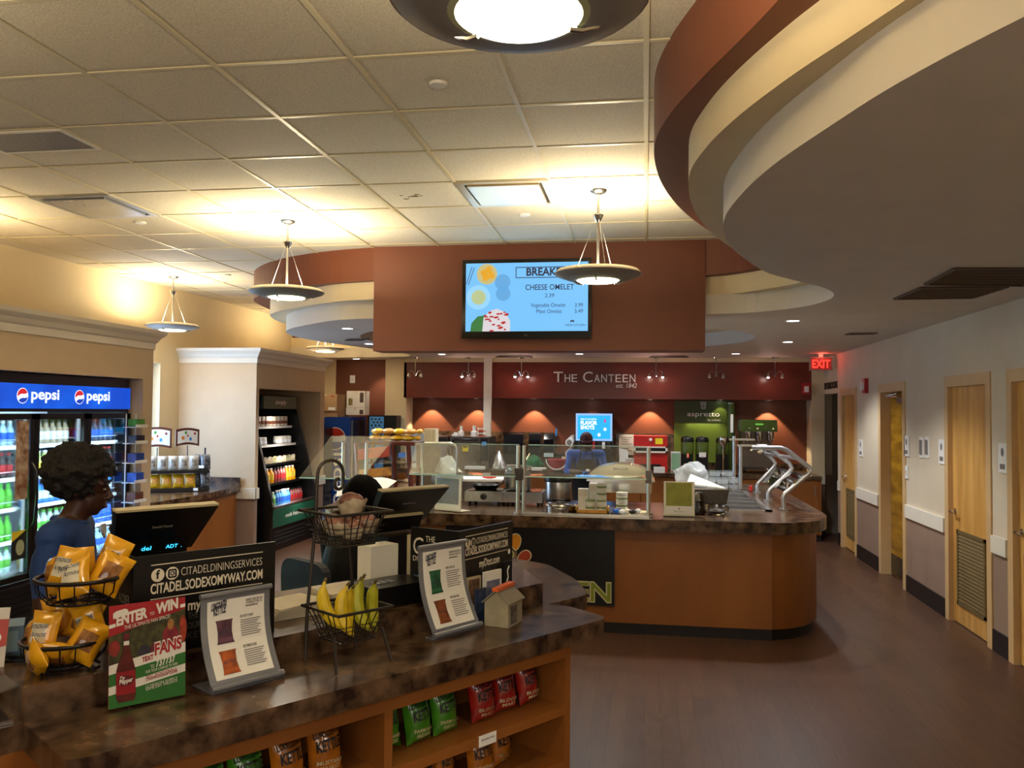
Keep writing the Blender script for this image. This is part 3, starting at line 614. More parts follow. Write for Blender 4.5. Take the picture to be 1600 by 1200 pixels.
# doors
frame_m = pm('door_frame_paint', '#c9a878', 0.45, var=0.04); gold = pm('golden_film', '#b98a22', 0.3, 0.25, var=0.3, scale=2.2, hex2='#80560c', stretch=(1, 1, 5), detail=3)
louv_m = pm('louver_bronze', '#7a6a45', 0.45, 0.3, var=0.05)
for i, (y0, y1) in enumerate(DRS):
    rec = 0.10 if i == 2 else 0.03
    d = struct(MB().box(XR + rec, y0 + 0.045, 0.01, XR + rec + 0.045, y1 - 0.045, ZD - 0.045).build('door_%d' % (i + 1), gold if i == 2 else maple))
    f_ = MB(); dx = -0.012
    for a_ in ((y0 - 0.045, y0 + 0.045), (y1 - 0.045, y1 + 0.045)): f_.box(XR + dx, a_[0], 0, XR + 0.139, a_[1], ZD + 0.05)
    f_.box(XR + dx, y0 + 0.045, ZD - 0.045, XR + 0.139, y1 - 0.045, ZD + 0.05)
    struct(f_.build('door_frame', frame_m, d))
    # lever on the far side
    yl = y1 - 0.105; zl = 0.96; xs = XR + rec
    m = MB(); m.lathe([(0, 0), (0.03, 0), (0.03, 0.008), (0, 0.01)], (0, 0, 0), 14, Matrix.Translation((xs, yl, zl)) @ Matrix.Rotation(-PI / 2, 4, 'Y')); m.cyl((xs, yl, zl), (xs - 0.055, yl, zl), 0.011, seg=8); m.tube([(xs - 0.05, yl, zl), (xs - 0.055, yl - 0.05, zl + 0.004), (xs - 0.05, yl - 0.105, zl - 0.006)], 0.009, seg=8)
    if i != 2: m.build('door_handle', chrome, d, True)
    else: m.bm.free()
    for zz in ((0.22, 1.02, 1.83) if i != 2 else ()): MB().cyl((XR + 0.012, y0 + 0.048, zz), (XR + 0.012, y0 + 0.048, zz + 0.115), 0.012, seg=8).build('hinge', dark_steel, d)
    if i in (0, 1, 3):
        ya, yb = y0 + 0.16, y1 - 0.15; lf = MB()
        for a_ in ((ya, 0.17, yb, 0.2), (ya, 0.78, yb, 0.81), (ya, 0.17, ya + 0.03, 0.81), (yb - 0.03, 0.17, yb, 0.81)): lf.box(xs - 0.012, a_[0], a_[1], xs, a_[2], a_[3])
        L = lf.build('louver', louv_m, d)
        sl = MB()
        for k in range(19): z_ = 0.21 + k * 0.03; sl.hexa([Vector(p) for p in ((xs - 0.002, ya + 0.03, z_ + 0.02), (xs - 0.002, yb - 0.03, z_ + 0.02), (xs - 0.001, yb - 0.03, z_ + 0.023), (xs - 0.001, ya + 0.03, z_ + 0.023), (xs - 0.011, ya + 0.03, z_), (xs - 0.011, yb - 0.03, z_), (xs - 0.009, yb - 0.03, z_ + 0.003), (xs - 0.009, ya + 0.03, z_ + 0.003))])
        sl.build('louver_slats', louv_m, L)
    else:
        MB().box(xs - 0.004, y0 + 0.05, 0.02, xs, y1 - 0.05, 0.24).build('kick_plate', dark_steel, d)
        m = MB(); m.box(xs - 0.06, y0 + 0.10, 1.92, xs, y0 + 0.42, 1.985); m.bar((xs - 0.05, y0 + 0.38, 1.99), (xs - 0.11, y0 + 0.62, 2.0), 0.025, 0.012); m.bar((xs - 0.11, y0 + 0.62, 2.0), (xs - 0.02, y0 + 0.55, 2.03), 0.025, 0.012)
        m.build('door_closer', steel, d)
# ================================================================== FOOD ISLAND
def arc(cx, cy, r, a0, a1, n=8): return [(cx + r * math.cos(math.radians(a0 + (a1 - a0) * i / n)), cy + r * math.sin(math.radians(a0 + (a1 - a0) * i / n))) for i in range(n + 1)]
ZI = 0.94
def island_outline(d, r):
    return arc(-2.82 + r - d * -1, 6.9 + d + r, r, 180, 270) + [(1.0, 6.9 + d)] + [(1.53 - d - 0.55 * (1 - math.sin(math.radians(a))) , 6.9 + d + 0.75 * (1 - math.cos(math.radians(a)))) for a in range(10, 91, 10)] + [(1.53 - d, 10.6 - d)] + [(0.36 + d, 10.6 - d), (0.36 + d, 8.2 - d), (-1.9 - d, 8.2 - d), (-1.9 - d, 9.6 - d), (-2.82 + d, 9.6 - d)]
t = thing('serving_island', 'serving island with thick brown stone counter and amber wood front', 'counter', (0, 7.0, 0))
m = MB(); m.prism(island_outline(0.0, 0.25), ZI - 0.095, ZI); m.build('countertop', stone, t, bevel=0.012)
m = MB(); m.prism(island_outline(0.07, 0.2), 0.09, ZI - 0.095); m.build('wood_base', orange_wood, t)
m = MB(); m.prism(island_outline(0.09, 0.2), 0.0, 0.09); m.build('toe_kick', black_rubber, t)
# black sign on the island front
YS = 6.967
F = Fr((0, YS, 0), (1, 0, 0), (0, 0, 1))
t = thing('kitchen_sign', 'black panel with coloured leaves and green KITCHEN lettering on the island front', 'sign', (-0.7, YS, 0.22))
m = MB(); fq(m, F, -1.65, 0.22, -0.24, 0.842, 0.008, 0.008); m.build('panel', pm('satin_black_panel', '#060606', 0.4, var=0.0), t)
lf_out = pm('leaf_outline', '#c9bf9e', 0.5, var=0.0)
def leaf(cx, cy, rx, ry, ang, col, nm):
    out = []
    for i in range(24):
        a = 2 * PI * i / 24; x, y = rx * math.sin(a) * (1 - 0.25 * math.cos(a)), ry * math.cos(a); out.append((x, y))
    def tr(k): return [(cx + k * (x * math.cos(ang) - y * math.sin(ang)), cy + k * (x * math.sin(ang) + y * math.cos(ang))) for x, y in out]
    m = MB(); fpoly(m, F, tr(1.1), 0.0095); m.build('leaf_outline', lf_out, t); m = MB(); fpoly(m, F, tr(0.95), 0.0105); m.build(nm, col, t)
lo, lr, lg = pm('leaf_orange', '#d4860f', 0.5, var=0.05), pm('leaf_red', '#a03a18', 0.5, var=0.05), pm('leaf_green', '#6f8028', 0.5, var=0.05)
leaf(-1.055, 0.715, 0.042, 0.065, PI, lo, 'leaf'); leaf(-0.985, 0.595, 0.042, 0.062, 2.15, lr, 'leaf'); leaf(-0.99, 0.49, 0.042, 0.062, 2.2, lo, 'leaf')
leaf(-1.125, 0.63, 0.042, 0.062, -2.15, lg, 'leaf'); leaf(-1.13, 0.52, 0.042, 0.062, -2.2, lr, 'leaf')
m = MB(); fq(m, F, -1.068, 0.30, -1.045, 0.64, 0.010); m.build('stem', pm('leaf_stem', '#6a5a3a', 0.5, var=0.0), t)
kgreen = pm('letter_green', '#7d8a2c', 0.45, var=0.03)
text('KITCHEN', F, -0.265, 0.255, 0.155, lf_out, t, width=1.02, align='RIGHT', off=0.010, bold=0.045)
text('KITCHEN', F, -0.272, 0.258, 0.15, kgreen, t, width=1.0, align='RIGHT', off=0.0125, bold=0.012)
# sneeze guard in front
post_m = pm('brushed_post', '#c9c4b8', 0.3, 0.9, var=0.05)
t = thing('sneeze_guard', 'glass sneeze guard with steel posts along the front of the serving island', 'sneeze guard', (-0.5, 7.03, ZI))
for x in (-1.05, -1.0, 0.03):
    MB().cyl((x, 7.03, ZI), (x, 7.03, 1.51), 0.017, seg=10).build('post', post_m, t, True)
    MB().lathe([(0, 0), (0.035, 0), (0.035, 0.012), (0, 0.012)], (x, 7.03, ZI), 14).build('foot', post_m, t)
for x in (-1.05, 0.03):
    MB().box(x - 0.025, 7.0, 1.22, x + 0.025, 7.06, 1.32).build('clamp', dark_steel, t, bevel=0.006)
MB().bar((-1.0, 7.01, ZI + 0.008), (0.03, 7.01, ZI + 0.008), 0.03, 0.015).build('base_rail', post_m, t)
GL = glass('guard_glass', '#f6fbfa', 0.05)
edge = pm('glass_edge', '#a9cfc4', 0.15, var=0.0)
for x0, x1 in ((-0.985, 0.015), (-1.98, -1.065)):
    MB().hexa([Vector(p) for p in ((x0, 6.98, 1.26), (x1, 6.98, 1.26), (x1, 6.986, 1.26), (x0, 6.986, 1.26), (x0, 7.17, 1.51), (x1, 7.17, 1.51), (x1, 7.176, 1.51), (x0, 7.176, 1.51))]).build('glass_pane', GL, t)
    MB().box(x0, 6.98, 1.25, x1, 7.30, 1.256).build('glass_shelf', GL, t)
    MB().box(x0, 6.976, 1.249, x1, 6.982, 1.259).build('glass_edge', edge, t); MB().box(x0, 7.17, 1.508, x1, 7.176, 1.514).build('glass_edge', edge, t)
# second curved guard on the left leg : low glass with tilted top
t = thing('side_sneeze_guard', 'angled glass guard with two short posts at the left end of the island', 'sneeze guard', (-2.55, 7.25, ZI))
for x in (-2.70, -2.48): MB().cyl((x, 7.34, ZI), (x, 7.34, 1.50), 0.016, seg=10).build('post', post_m, t, True)
MB().hexa([Vector(p) for p in ((-2.98, 7.02, 1.20), (-2.42, 7.02, 1.20), (-2.42, 7.026, 1.2), (-2.98, 7.026, 1.2), (-2.80, 7.30, 1.56), (-2.20, 7.30, 1.56), (-2.20, 7.306, 1.56), (-2.80, 7.306, 1.56))]).build('glass_pane', GL, t)
MB().bar((-2.98, 7.02, 1.20), (-2.42, 7.02, 1.20), 0.012).build('glass_edge', edge, t)
t = thing('arched_guard_rail', 'thin steel arch rail carrying glass at the middle left of the island', 'guard rail', (-1.8, 7.35, ZI))
MB().tube([(-1.98, 7.5, 1.50), (-1.75, 7.5, 1.50), (-1.71, 7.5, 1.49), (-1.68, 7.5, 1.46), (-1.68, 7.5, ZI)], 0.013, seg=8).build('rail', steel, t, True)
MB().cyl((-2.0, 7.5, 1.50), (-2.0, 7.5, ZI), 0.010, seg=8).build('post', steel, t)
# salad bar: cold well, tubular guard
t = thing('cold_well', 'stainless drop-in cold well on the right leg of the island', 'food well', (0.78, 8.7, ZI))
m = MB(); x0, x1, y0, y1 = 0.46, 1.10, 7.66, 9.68
for a in ((x0, y0, x1, y0 + 0.07), (x0, y1 - 0.07, x1, y1), (x0, y0, x0 + 0.06, y1), (x1 - 0.06, y0, x1, y1)): m.box(a[0], a[1], ZI, a[2], a[3], ZI + 0.012)
m.build('rim', steel, t)
MB().box(x0 + 0.06, y0 + 0.07, ZI + 0.0005, x1 - 0.06, y1 - 0.07, ZI + 0.003).build('well_floor', pm('well_dark', '#3a3c3e', 0.3, 0.6, var=0.15, scale=5), t)
for k, y in enumerate((8.05, 8.4, 8.75, 9.2)): MB().box(x0 + 0.06, y, ZI + 0.003, x1 - 0.06, y + 0.03, ZI + 0.012).build('adaptor_bar', steel, t)
tube_m = pm('anodised_tube', '#c4c8cc', 0.28, 0.85, var=0.04)
t = thing('salad_bar_guard', 'bent tubular steel sneeze guard over the right leg of the island', 'sneeze guard', (1.2, 8.6, ZI))
for y, pts in ((7.85, ((1.22, ZI), (1.22, 1.05), (1.235, 1.085), (1.44, 1.265), (1.46, 1.29), (1.445, 1.32), (1.245, 1.475), (1.20, 1.49), (0.95, 1.49))), (8.65, ((1.2, ZI), (1.2, 1.01), (1.215, 1.045), (1.40, 1.22), (1.425, 1.26), (1.40, 1.31), (1.20, 1.46))), (9.45, ((1.2, ZI), (1.2, 1.02), (1.215, 1.055), (1.37, 1.22), (1.385, 1.26), (1.36, 1.30), (1.24, 1.41)))):
    MB().tube([(x, y, z) for x, z in pts], 0.021, seg=10).build('bent_tube', tube_m, t, True); x = pts[0][0]
    MB().lathe([(0, 0), (0.04, 0), (0.04, 0.012), (0, 0.012)], (x, y, ZI), 14).build('foot', tube_m, t)
    MB().cyl((x + 0.12, y, 1.165), (x + 0.085, y - 0.01, 1.205), 0.013, seg=8).build('glass_clip', chrome, t)
for x0, z0, x1, z1 in ((1.20, 1.49, 1.24, 1.41), (1.34, 1.40, 1.30, 1.36)): MB().cyl((x0, 7.85, z0), (x1, 9.45, z1), 0.017, seg=10).build('cross_tube', tube_m, t)
for y, z in ((9.80, 1.43), (10.5, 1.52)): MB().cyl((1.06, y, ZI), (1.06, y, z), 0.02, seg=10).build('post', tube_m, t, True)
MB().box(1.02, 9.76, 1.425, 1.32, 9.86, 1.445).build('top_bar', post_m, t); MB().box(1.0, 10.44, 1.47, 1.30, 10.54, 1.49).build('top_bar', post_m, t)
MB().hexa([Vector(p) for p in ((1.445, 7.88, 1.25), (1.38, 9.44, 1.22), (1.385, 9.44, 1.22), (1.45, 7.88, 1.25), (1.26, 7.88, 1.09), (1.24, 9.44, 1.06), (1.245, 9.44, 1.06), (1.265, 7.88, 1.09))]).build('glass_pane', GL, t)
for y in (8.3, 8.9): MB().tube([(1.22, y, 1.46), (1.12, y, 1.47), (1.06, y, 1.42)], 0.02, seg=8).build('heat_lamp_arm', chrome, t, True)

# ---- items on the island
def kettle_at(x, y):
    t = thing('soup_kettle', 'black lidded stainless soup kettle on the serving island', 'soup kettle', (x, y, ZI))
    MB().lathe([(0, 0), (0.122, 0), (0.126, 0.01), (0.126, 0.03), (0.122, 0.034)], (x, y, ZI), 28, cap=False).build('base', black, t, True)
    MB().lathe([(0.124, 0.034), (0.126, 0.04), (0.126, 0.19), (0.124, 0.2)], (x, y, ZI), 28, cap=False).build('body', steel, t, True)
    MB().lathe([(0.132, 0.19), (0.135, 0.2), (0.133, 0.245), (0.122, 0.258), (0.08, 0.266), (0, 0.27)], (x, y, ZI), 28, cap=False).build('lid', black, t, True)
    MB().tube([(x - 0.05, y, ZI + 0.265), (x - 0.04, y, ZI + 0.29), (x + 0.04, y, ZI + 0.29), (x + 0.05, y, ZI + 0.265)], 0.011, seg=8).build('lid_handle', black, t, True)
q = atz(871, 783, ZI); kettle_at(-0.815, 8.06)
q = atz(876, 800, ZI); x, y = q.x, 7.24
t = thing('soup_insert', 'low round stainless insert with a hinged lid in front of the soup kettle', 'pot', (x, y, ZI))
MB().lathe([(0, 0), (0.125, 0), (0.128, 0.05), (0.14, 0.055), (0.14, 0.06)], (x, y, ZI), 28, cap=False).build('insert_body', chrome, t, True)
MB().lathe([(0.138, 0.06), (0.13, 0.072), (0.06, 0.082), (0, 0.084)], (x, y, ZI), 28, cap=False).build('lid', chrome, t, True)
MB().tube([(x - 0.04, y, ZI + 0.083), (x - 0.03, y, ZI + 0.098), (x + 0.03, y, ZI + 0.098), (x + 0.04, y, ZI + 0.083)], 0.006, seg=6).build('lid_handle', black, t)
# tray with paper cups
bam = pm('bamboo_tray', '#c38a2a', 0.45, var=0.1, scale=5, stretch=(6, 1, 1))
x0, x1, y0, y1 = -0.575, -0.30, 7.12, 7.34
t = thing('bamboo_tray', 'orange bamboo tray holding stacks of paper cups and lids', 'tray', ((x0 + x1) / 2, 7.23, ZI))
MB().box(x0, y0, ZI, x1, y1, ZI + 0.01).build('tray_floor', bam, t)
for nm, a in (('front_rail', (x0, y0, x1, y0 + 0.01)), ('back_rail', (x0, y1 - 0.01, x1, y1)), ('side_rail', (x0, y0, x0 + 0.01, y1)), ('side_rail', (x1 - 0.01, y0, x1, y1))): MB().box(a[0], a[1], ZI + 0.0, a[2], a[3], ZI + (0.035 if 'f' == nm[0] else 0.055)).build(nm, bam, t)
stripe_m = pm('cup_green_band', '#8a9a62', 0.5, var=0.03); cup_w = pm('cup_paper', '#e9e4d2', 0.55, var=0.02)
def cup_stack(x, y, z, n, label, r=0.042, step=0.0145, grp='stacks of paper cups'):
    t = thing('cup_stack', label, 'cups', (x, y, z), 0, grp)
    for k in range(n):
        zz = z + k * step; m = MB()
        m.lathe([(r * 0.82, zz), (r * 0.9, zz + step * 0.3), (r, zz + step * 0.35), (r, zz + step * 0.9), (r * 0.96, zz + step)], (x, y, 0), 18, cap=False)
        if k == n - 1: m.poly([(x + r * 0.9 * math.cos(2 * PI * i / 18), y + r * 0.9 * math.sin(2 * PI * i / 18), zz + step * 0.7) for i in range(18)])
        m.build('cup', stripe_m if k % 4 == 2 else cup_w, t, True)
cup_stack(-0.455, 7.20, ZI + 0.01, 7, 'short stack of striped paper cups in the bamboo tray')
cup_stack(-0.36, 7.21, ZI + 0.01, 17, 'tall stack of striped paper cups at the right of the bamboo tray')
for x, y, h, lab in ((-0.519, 7.26, 0.20, 'left white napkin dispenser box standing in the bamboo tray'), (-0.43, 7.29, 0.245, 'right white napkin dispenser box behind the cup stacks')):
    t = thing('white_holder', lab, 'holder', (x, y, ZI + 0.01), 0, 'white holders in the bamboo tray')
    MB().box(x - 0.042, y - 0.035, ZI + 0.01, x + 0.042, y + 0.03, ZI + h).build('body', white_pl, t, bevel=0.008); MB().box(x - 0.036, y - 0.038, ZI + h - 0.06, x + 0.036, y - 0.034, ZI + h - 0.012).build('slot', trim_white, t)
# chafing dish
x, y = -0.22, 8.0; CB = pm('warm_steel', '#c9bfa0', 0.25, 0.85, var=0.08)
t = thing('chafing_dish', 'roll top stainless chafing dish with a domed lid behind the cup tray', 'chafing dish', (x, y, ZI))
MB().box(x - 0.28, y - 0.18, ZI + 0.12, x + 0.28, y + 0.18, ZI + 0.225).build('water_pan', chrome, t, bevel=0.02)
MB().box(x - 0.31, y - 0.21, ZI + 0.222, x + 0.31, y + 0.21, ZI + 0.24).build('rim', chrome, t, bevel=0.006)
prof = [(0.30 * math.cos(a * PI / 16), 0.14 * math.sin(a * PI / 16)) for a in range(17)]
m = MB(); M_ = Matrix.Translation((x, y, ZI + 0.24)) @ Matrix.Rotation(PI / 2, 4, 'X'); m.prism(prof, -0.19, 0.19, M_); m.build('dome_lid', CB, t, True)
MB().tube([(x - 0.06, y - 0.2, ZI + 0.34), (x - 0.05, y - 0.235, ZI + 0.345), (x + 0.05, y - 0.235, ZI + 0.345), (x + 0.06, y - 0.2, ZI + 0.34)], 0.008, seg=8).build('lid_handle', chrome, t)
for sx in (-0.24, 0.24):
    for sy in (-0.15, 0.15): MB().cyl((x + sx, y + sy, ZI), (x + sx, y + sy, ZI + 0.13), 0.010, seg=8).build('leg', chrome, t)
# lids and small packets beside the tray
for i, (px, n, c, r, lab) in enumerate(((973, 6, '#cfc3a2', 0.05, 'stack of tan and brown cup lids behind the packets'),)):
    q = atz(px, 792, ZI); cup_stack(q.x, 7.45, ZI, 10, lab, 0.05, 0.016, 'stacks of paper cups')
pk = [(-0.24, 7.20, '#2f6fd0', 'blue'), (-0.19, 7.17, '#eae6da', 'white'), (-0.145, 7.24, '#e8dfc2', 'cream'), (-0.10, 7.18, '#15151a', 'black'), (-0.055, 7.26, '#d9d6cf', 'silver grey'), (-0.21, 7.30, '#3a2a4a', 'dark purple')]
for i, (px, py, c, nm) in enumerate(pk):
    o = MB(); o.ball((0, 0, 0.018), 0.034, 0.024, 0.02, 10, 6); o = o.build('condiment_packet', pm('packet_' + nm.replace(' ', '_'), c, 0.3, var=0.1, scale=30), None, True); o.location = (px, py, ZI + 0.004); o.rotation_euler = (0, 0, i * 1.1); tag(o, '%s condiment packet in the loose heap right of the bamboo tray' % nm, 'packet', 'loose condiment packets')
o = MB().lathe([(0, 0), (0.17, 0), (0.185, 0.012), (0.18, 0.012), (0.168, 0.003), (0, 0.003)], (0, 0, 0), 30, cap=False).build('round_tray', chrome, None, True); o.location = (-0.11, 7.24, ZI); tag(o, 'shallow round steel tray under the loose condiment packets', 'tray')
# induction burners, pan, stock pot
for i, (xa, xb) in enumerate(((-1.62, -1.27), (-1.265, -0.91))):
    t = thing('induction_burner', '%s silver induction burner of the pair on the island' % ('left' if i == 0 else 'right'), 'burner', ((xa + xb) / 2, 7.8, ZI), 0, 'induction burners')
    MB().box(xa, 7.56, ZI + 0.035, xb, 7.92, ZI + 0.125).build('housing', steel, t, bevel=0.008); MB().box(xa + 0.02, 7.6, ZI + 0.125, xb - 0.02, 7.90, ZI + 0.131).build('ceramic_top', pm('ceramic_black', '#101012', 0.12, var=0.0), t)
    xm = (xa + xb) / 2; MB().cyl((xm, 7.56, ZI + 0.08), (xm, 7.535, ZI + 0.08), 0.022, seg=18).build('knob', black, t, True)
    MB().lathe([(0.024, 0), (0.032, 0), (0.032, 0.004), (0.024, 0.004)], (0, 0, 0), 18, Matrix.Translation((xm, 7.56, ZI + 0.08)) @ Matrix.Rotation(PI / 2, 4, 'X'), cap=False).build('dial_ring', dark_steel, t)
    for sx in (xa + 0.04, xb - 0.04):
        for sy in (7.6, 7.88): MB().cyl((sx, sy, ZI), (sx, sy, ZI + 0.037), 0.014, seg=8).build('foot', black, t)
zt = ZI + 0.131
x, y = -1.46, 7.75
t = thing('frying_pan', 'dark frying pan with a long handle on the left burner', 'pan', (x, y, zt))
MB().lathe([(0, 0), (0.10, 0), (0.135, 0.04), (0.13, 0.04), (0.097, 0.005), (0, 0.005)], (x, y, zt), 26, cap=False).build('pan_body', black, t, True)
MB().bar((x + 0.12, y + 0.04, zt + 0.038), (x + 0.16, y + 0.22, zt + 0.075), 0.024, 0.012).build('handle', dark_steel, t)
q = atz(800, 771, ZI + 0.131); x, y = -1.16, 7.76
t = thing('stock_pot', 'tall stainless pot standing on the right burner', 'pot', (x, y, zt))
MB().lathe([(0, 0), (0.115, 0), (0.12, 0.008), (0.122, 0.205), (0.132, 0.21), (0.132, 0.216), (0.12, 0.213), (0.11, 0.02), (0, 0.02)], (x, y, zt), 30, cap=False).build('pot_body', steel, t, True)
MB().lathe([(0.122, 0.17), (0.128, 0.175), (0.122, 0.18)], (x, y, zt), 30, cap=False).build('bead', chrome, t, True)
MB().tube([(x + 0.02, y, zt + 0.05), (x + 0.06, y + 0.03, zt + 0.25), (x + 0.10, y + 0.06, zt + 0.33)], 0.008, seg=6).build('ladle_handle', chrome, t)
# cutting board, knife, tongs
o = MB().box(-0.26, -0.19, 0, 0.26, 0.19, 0.022).build('cutting_board', white_pl, None, bevel=0.006); o.location = (-1.66, 8.37, ZI + 0.16); o.rotation_euler = (math.radians(0), 0, 0.15); tag(o, 'white cutting board raised behind the left burner', 'cutting board')
t = thing('board_stand', 'steel prep pan under the white cutting board', 'pan', (-1.66, 8.37, ZI)); MB().box(-1.86, 8.24, ZI, -1.46, 8.5, ZI + 0.15).build('pan_body', steel, t, bevel=0.01); MB().box(-1.88, 8.22, ZI + 0.15, -1.44, 8.52, ZI + 0.158).build('rim', chrome, t)
o = MB().ball((0, 0, 0.015), 0.075, 0.022, 0.014, 12, 6).build('red_scraper', pm('red_rubber', '#b02a1c', 0.4, var=0.03), None, True); o.location = (-1.53, 8.30, ZI + 0.182); o.rotation_euler = (0, 0, 0.2); tag(o, 'red handled scraper lying on the white cutting board', 'scraper')
# sign stands on the counter
def tent(name, lab, p0, p1, h, back, facem, footm, tilt=0.04, z=ZI + 0.004, paperm=None):
    p0, p1 = Vector((*p0, z)), Vector((*p1, z)); r = (p1 - p0).normalized(); n = r.cross(Vector((0, 0, 1))); w_ = (p1 - p0).length; mid = (p0 + p1) / 2
    t = thing(name, lab, 'sign holder', mid); u = (Vector((0, 0, 1)) - n * tilt).normalized(); Ff = Fr(p0 + n * 0.0, r, u)
    m = MB(); m.hexa([Ff.p(0, 0, -0.01), Ff.p(w_, 0, -0.01), Ff.p(w_, 0, 0), Ff.p(0, 0, 0), Ff.p(0, h, -0.01), Ff.p(w_, h, -0.01), Ff.p(w_, h, 0), Ff.p(0, h, 0)]); m.build('board', footm, t)
    m = MB(); m.hexa([Ff.p(0, 0, -0.01 - back), Ff.p(w_, 0, -0.01 - back), Ff.p(w_, 0, 0), Ff.p(0, 0, 0), Ff.p(0, 0.008, -0.01 - back), Ff.p(w_, 0.008, -0.01 - back), Ff.p(w_, 0.008, 0), Ff.p(0, 0.008, 0)]); m.build('foot', footm, t)
    return t, Ff, w_
ivory = pm('ivory_board', '#dcd6bd', 0.5, var=0.03)
t, Ff, w_ = tent('sign_stand', 'upright ivory stand with an olive green panel on the island front', (0.155, 7.12), (0.405, 7.12), 0.285, 0.10, None, ivory)
m = MB(); fq(m, Ff, 0.018, 0.085, w_ - 0.022, 0.275, 0.002); m.build('green_panel', pm('olive_print', '#8f8f2e', 0.5, var=0.12, scale=12), t)
m = MB(); fq(m, Ff, 0.018, 0.02, w_ - 0.022, 0.082, 0.002); m.build('caption_strip', paper, t); text('fresh choices', Ff, w_ / 2, 0.035, 0.012, grey_ink, t, align='CENTER', off=0.004); m = MB(); fpoly(m, Ff, ell(w_ / 2, 0.062, 0.006, 0.008, 10), 0.004); m.build('sprig_mark', grey_ink, t)
q0 = atz(684, 800, ZI); q1 = atz(722, 806, ZI)
t, Ff, w_ = tent('sign_stand', 'tall ivory stand with a grey panel seen from its side, left of the burners', (-1.79, 7.12), (-1.53, 6.98), 0.30, 0.12, None, ivory, 0.02)
m = MB(); fq(m, Ff, 0.02, 0.06, w_ - 0.025, 0.275, 0.002); m.build('grey_panel', pm('grey_print', '#7d7668', 0.5, var=0.1, scale=12), t)
# jar, bowl, steel pan, lid, bag of cups on the right
x, y = 0.455, 7.30
t = thing('dressing_jar', 'dark jar with a steel collar right of the olive sign stand', 'jar', (x, y, ZI)); MB().lathe([(0, 0), (0.045, 0), (0.048, 0.01), (0.048, 0.10), (0.04, 0.115), (0, 0.115)], (x, y, ZI), 20, cap=False).build('jar_body', pm('dark_jam', '#1c0f0c', 0.15, var=0.1), t, True); MB().lathe([(0.042, 0.115), (0.058, 0.12), (0.055, 0.15), (0.03, 0.19), (0, 0.19)], (x, y, ZI), 20, cap=False).build('collar', dark_steel, t, True)
x, y = 0.60, 7.36
t = thing('glass_bowl', 'clear domed bowl with dark contents beside the dressing jar', 'bowl', (x, y, ZI)); MB().lathe([(0.0, 0), (0.06, 0.0), (0.10, 0.03), (0.105, 0.075)], (x, y, ZI), 24, cap=False).build('bowl', glass('bowl_glass', '#d8d2c4', 0.2), t, True); MB().ball((x, y, ZI + 0.03), 0.075, 0.075, 0.028, 14, 6).build('contents', pm('dark_raisins', '#2a1712', 0.5, var=0.4, scale=40), t, True)
t = thing('steel_pan', 'tilted rectangular steel food pan resting beside the cold well', 'pan', (0.60, 7.62, ZI))
Mx = Matrix.Translation((0.62, 7.68, ZI + 0.17)) @ Matrix.Rotation(math.radians(-8), 4, 'X')
m = MB(); x0, x1, y0, y1 = -0.32, 0.10, -0.15, 0.18
m.hexa([Mx @ Vector(p) for p in ((x0 + .02, y0 + .02, -0.12), (x1 - .02, y0 + .02, -0.12), (x1 - .02, y1 - .02, -0.12), (x0 + .02, y1 - .02, -0.12), (x0, y0, 0), (x1, y0, 0), (x1, y1, 0), (x0, y1, 0))]); m.build('pan_body', dark_steel, t, bevel=0.01)
m = MB(); m.box(x0 - 0.02, y0 - 0.02, 0.0, x1 + 0.02, y1 + 0.02, 0.008, Mx); m.build('rim', chrome, t)
MB().box(0.40, 7.60, ZI + 0.014, 0.66, 7.84, ZI + 0.052).build('prop', dark_steel, t)
o = MB().prism([(0, 0), (0.34, 0.0), (0.05, 0.22)], 0, 0.012).build('white_sheet', paper, None); o.location = (0.36, 7.60, ZI + 0.225); o.rotation_euler = (0.35, 0.1, 0.05); tag(o, 'white sheet of paper leaning on the tilted steel pan', 'paper')
def lumpy(name, mat, rx, ry, rz, lab, cat, loc, seed, spike=0.0, group=None, rough=0.28, seg=26):
    m = MB(); m.ball((0, 0, 0), rx, ry, rz, seg, seg * 2 // 3)
    for v in m.bm.verts:
        p = v.co; n_ = noise.noise(Vector((p.x / rx * 1.7 + seed, p.y / ry * 1.7, p.z / rz * 1.7))); n2_ = noise.noise(Vector((p.x / rx * 5 + seed, p.y / ry * 5, p.z / rz * 5)))
        v.co = p * (1 + rough * n_ + rough * 0.45 * n2_)
        if spike and p.z > rz * 0.55: v.co.z += spike * (p.z / rz - 0.55)
        if v.co.z < -rz * 0.75: v.co.z = -rz * 0.75
    o = m.build(name, mat, None, True); o.location = (loc[0], loc[1], loc[2] + rz * 0.75); return tag(o, lab, cat, group)
film = pm('plastic_film', '#cfd6da', 0.12, var=0.12, scale=9, trans=0.0, alpha=0.62, coat=0.5)
lumpy('bag_of_cups', film, 0.165, 0.13, 0.13, 'crumpled clear plastic bag of cups behind the olive sign stand', 'plastic bag', (0.42, 8.0, ZI + 0.165), 3.1)
o = MB().box(0.26, 7.90, ZI, 0.45, 8.12, ZI + 0.16).build('cup_carton', dark_steel, None, bevel=0.01); tag(settle(o), 'steel prep pan under the bag of cups on the island', 'pan')
lumpy('produce_bag', pm('frosted_bag', '#c6d2cc', 0.2, var=0.15, scale=8, alpha=0.7, coat=0.4), 0.15, 0.13, 0.11, 'knotted clear bag of yellow produce beside the ovens on the island', 'plastic bag', (-1.83, 7.75, ZI + 0.161), 8.3, 0.14)
o = MB().ball((0, 0, 0), 0.09, 0.08, 0.05, 14, 8).build('yellow_squash', pm('yellow_squash', '#c9a83a', 0.45, var=0.1), None, True); o.location = (-1.83, 7.74, ZI + 0.225); tag(o, 'yellow produce inside the knotted clear bag', 'vegetables')
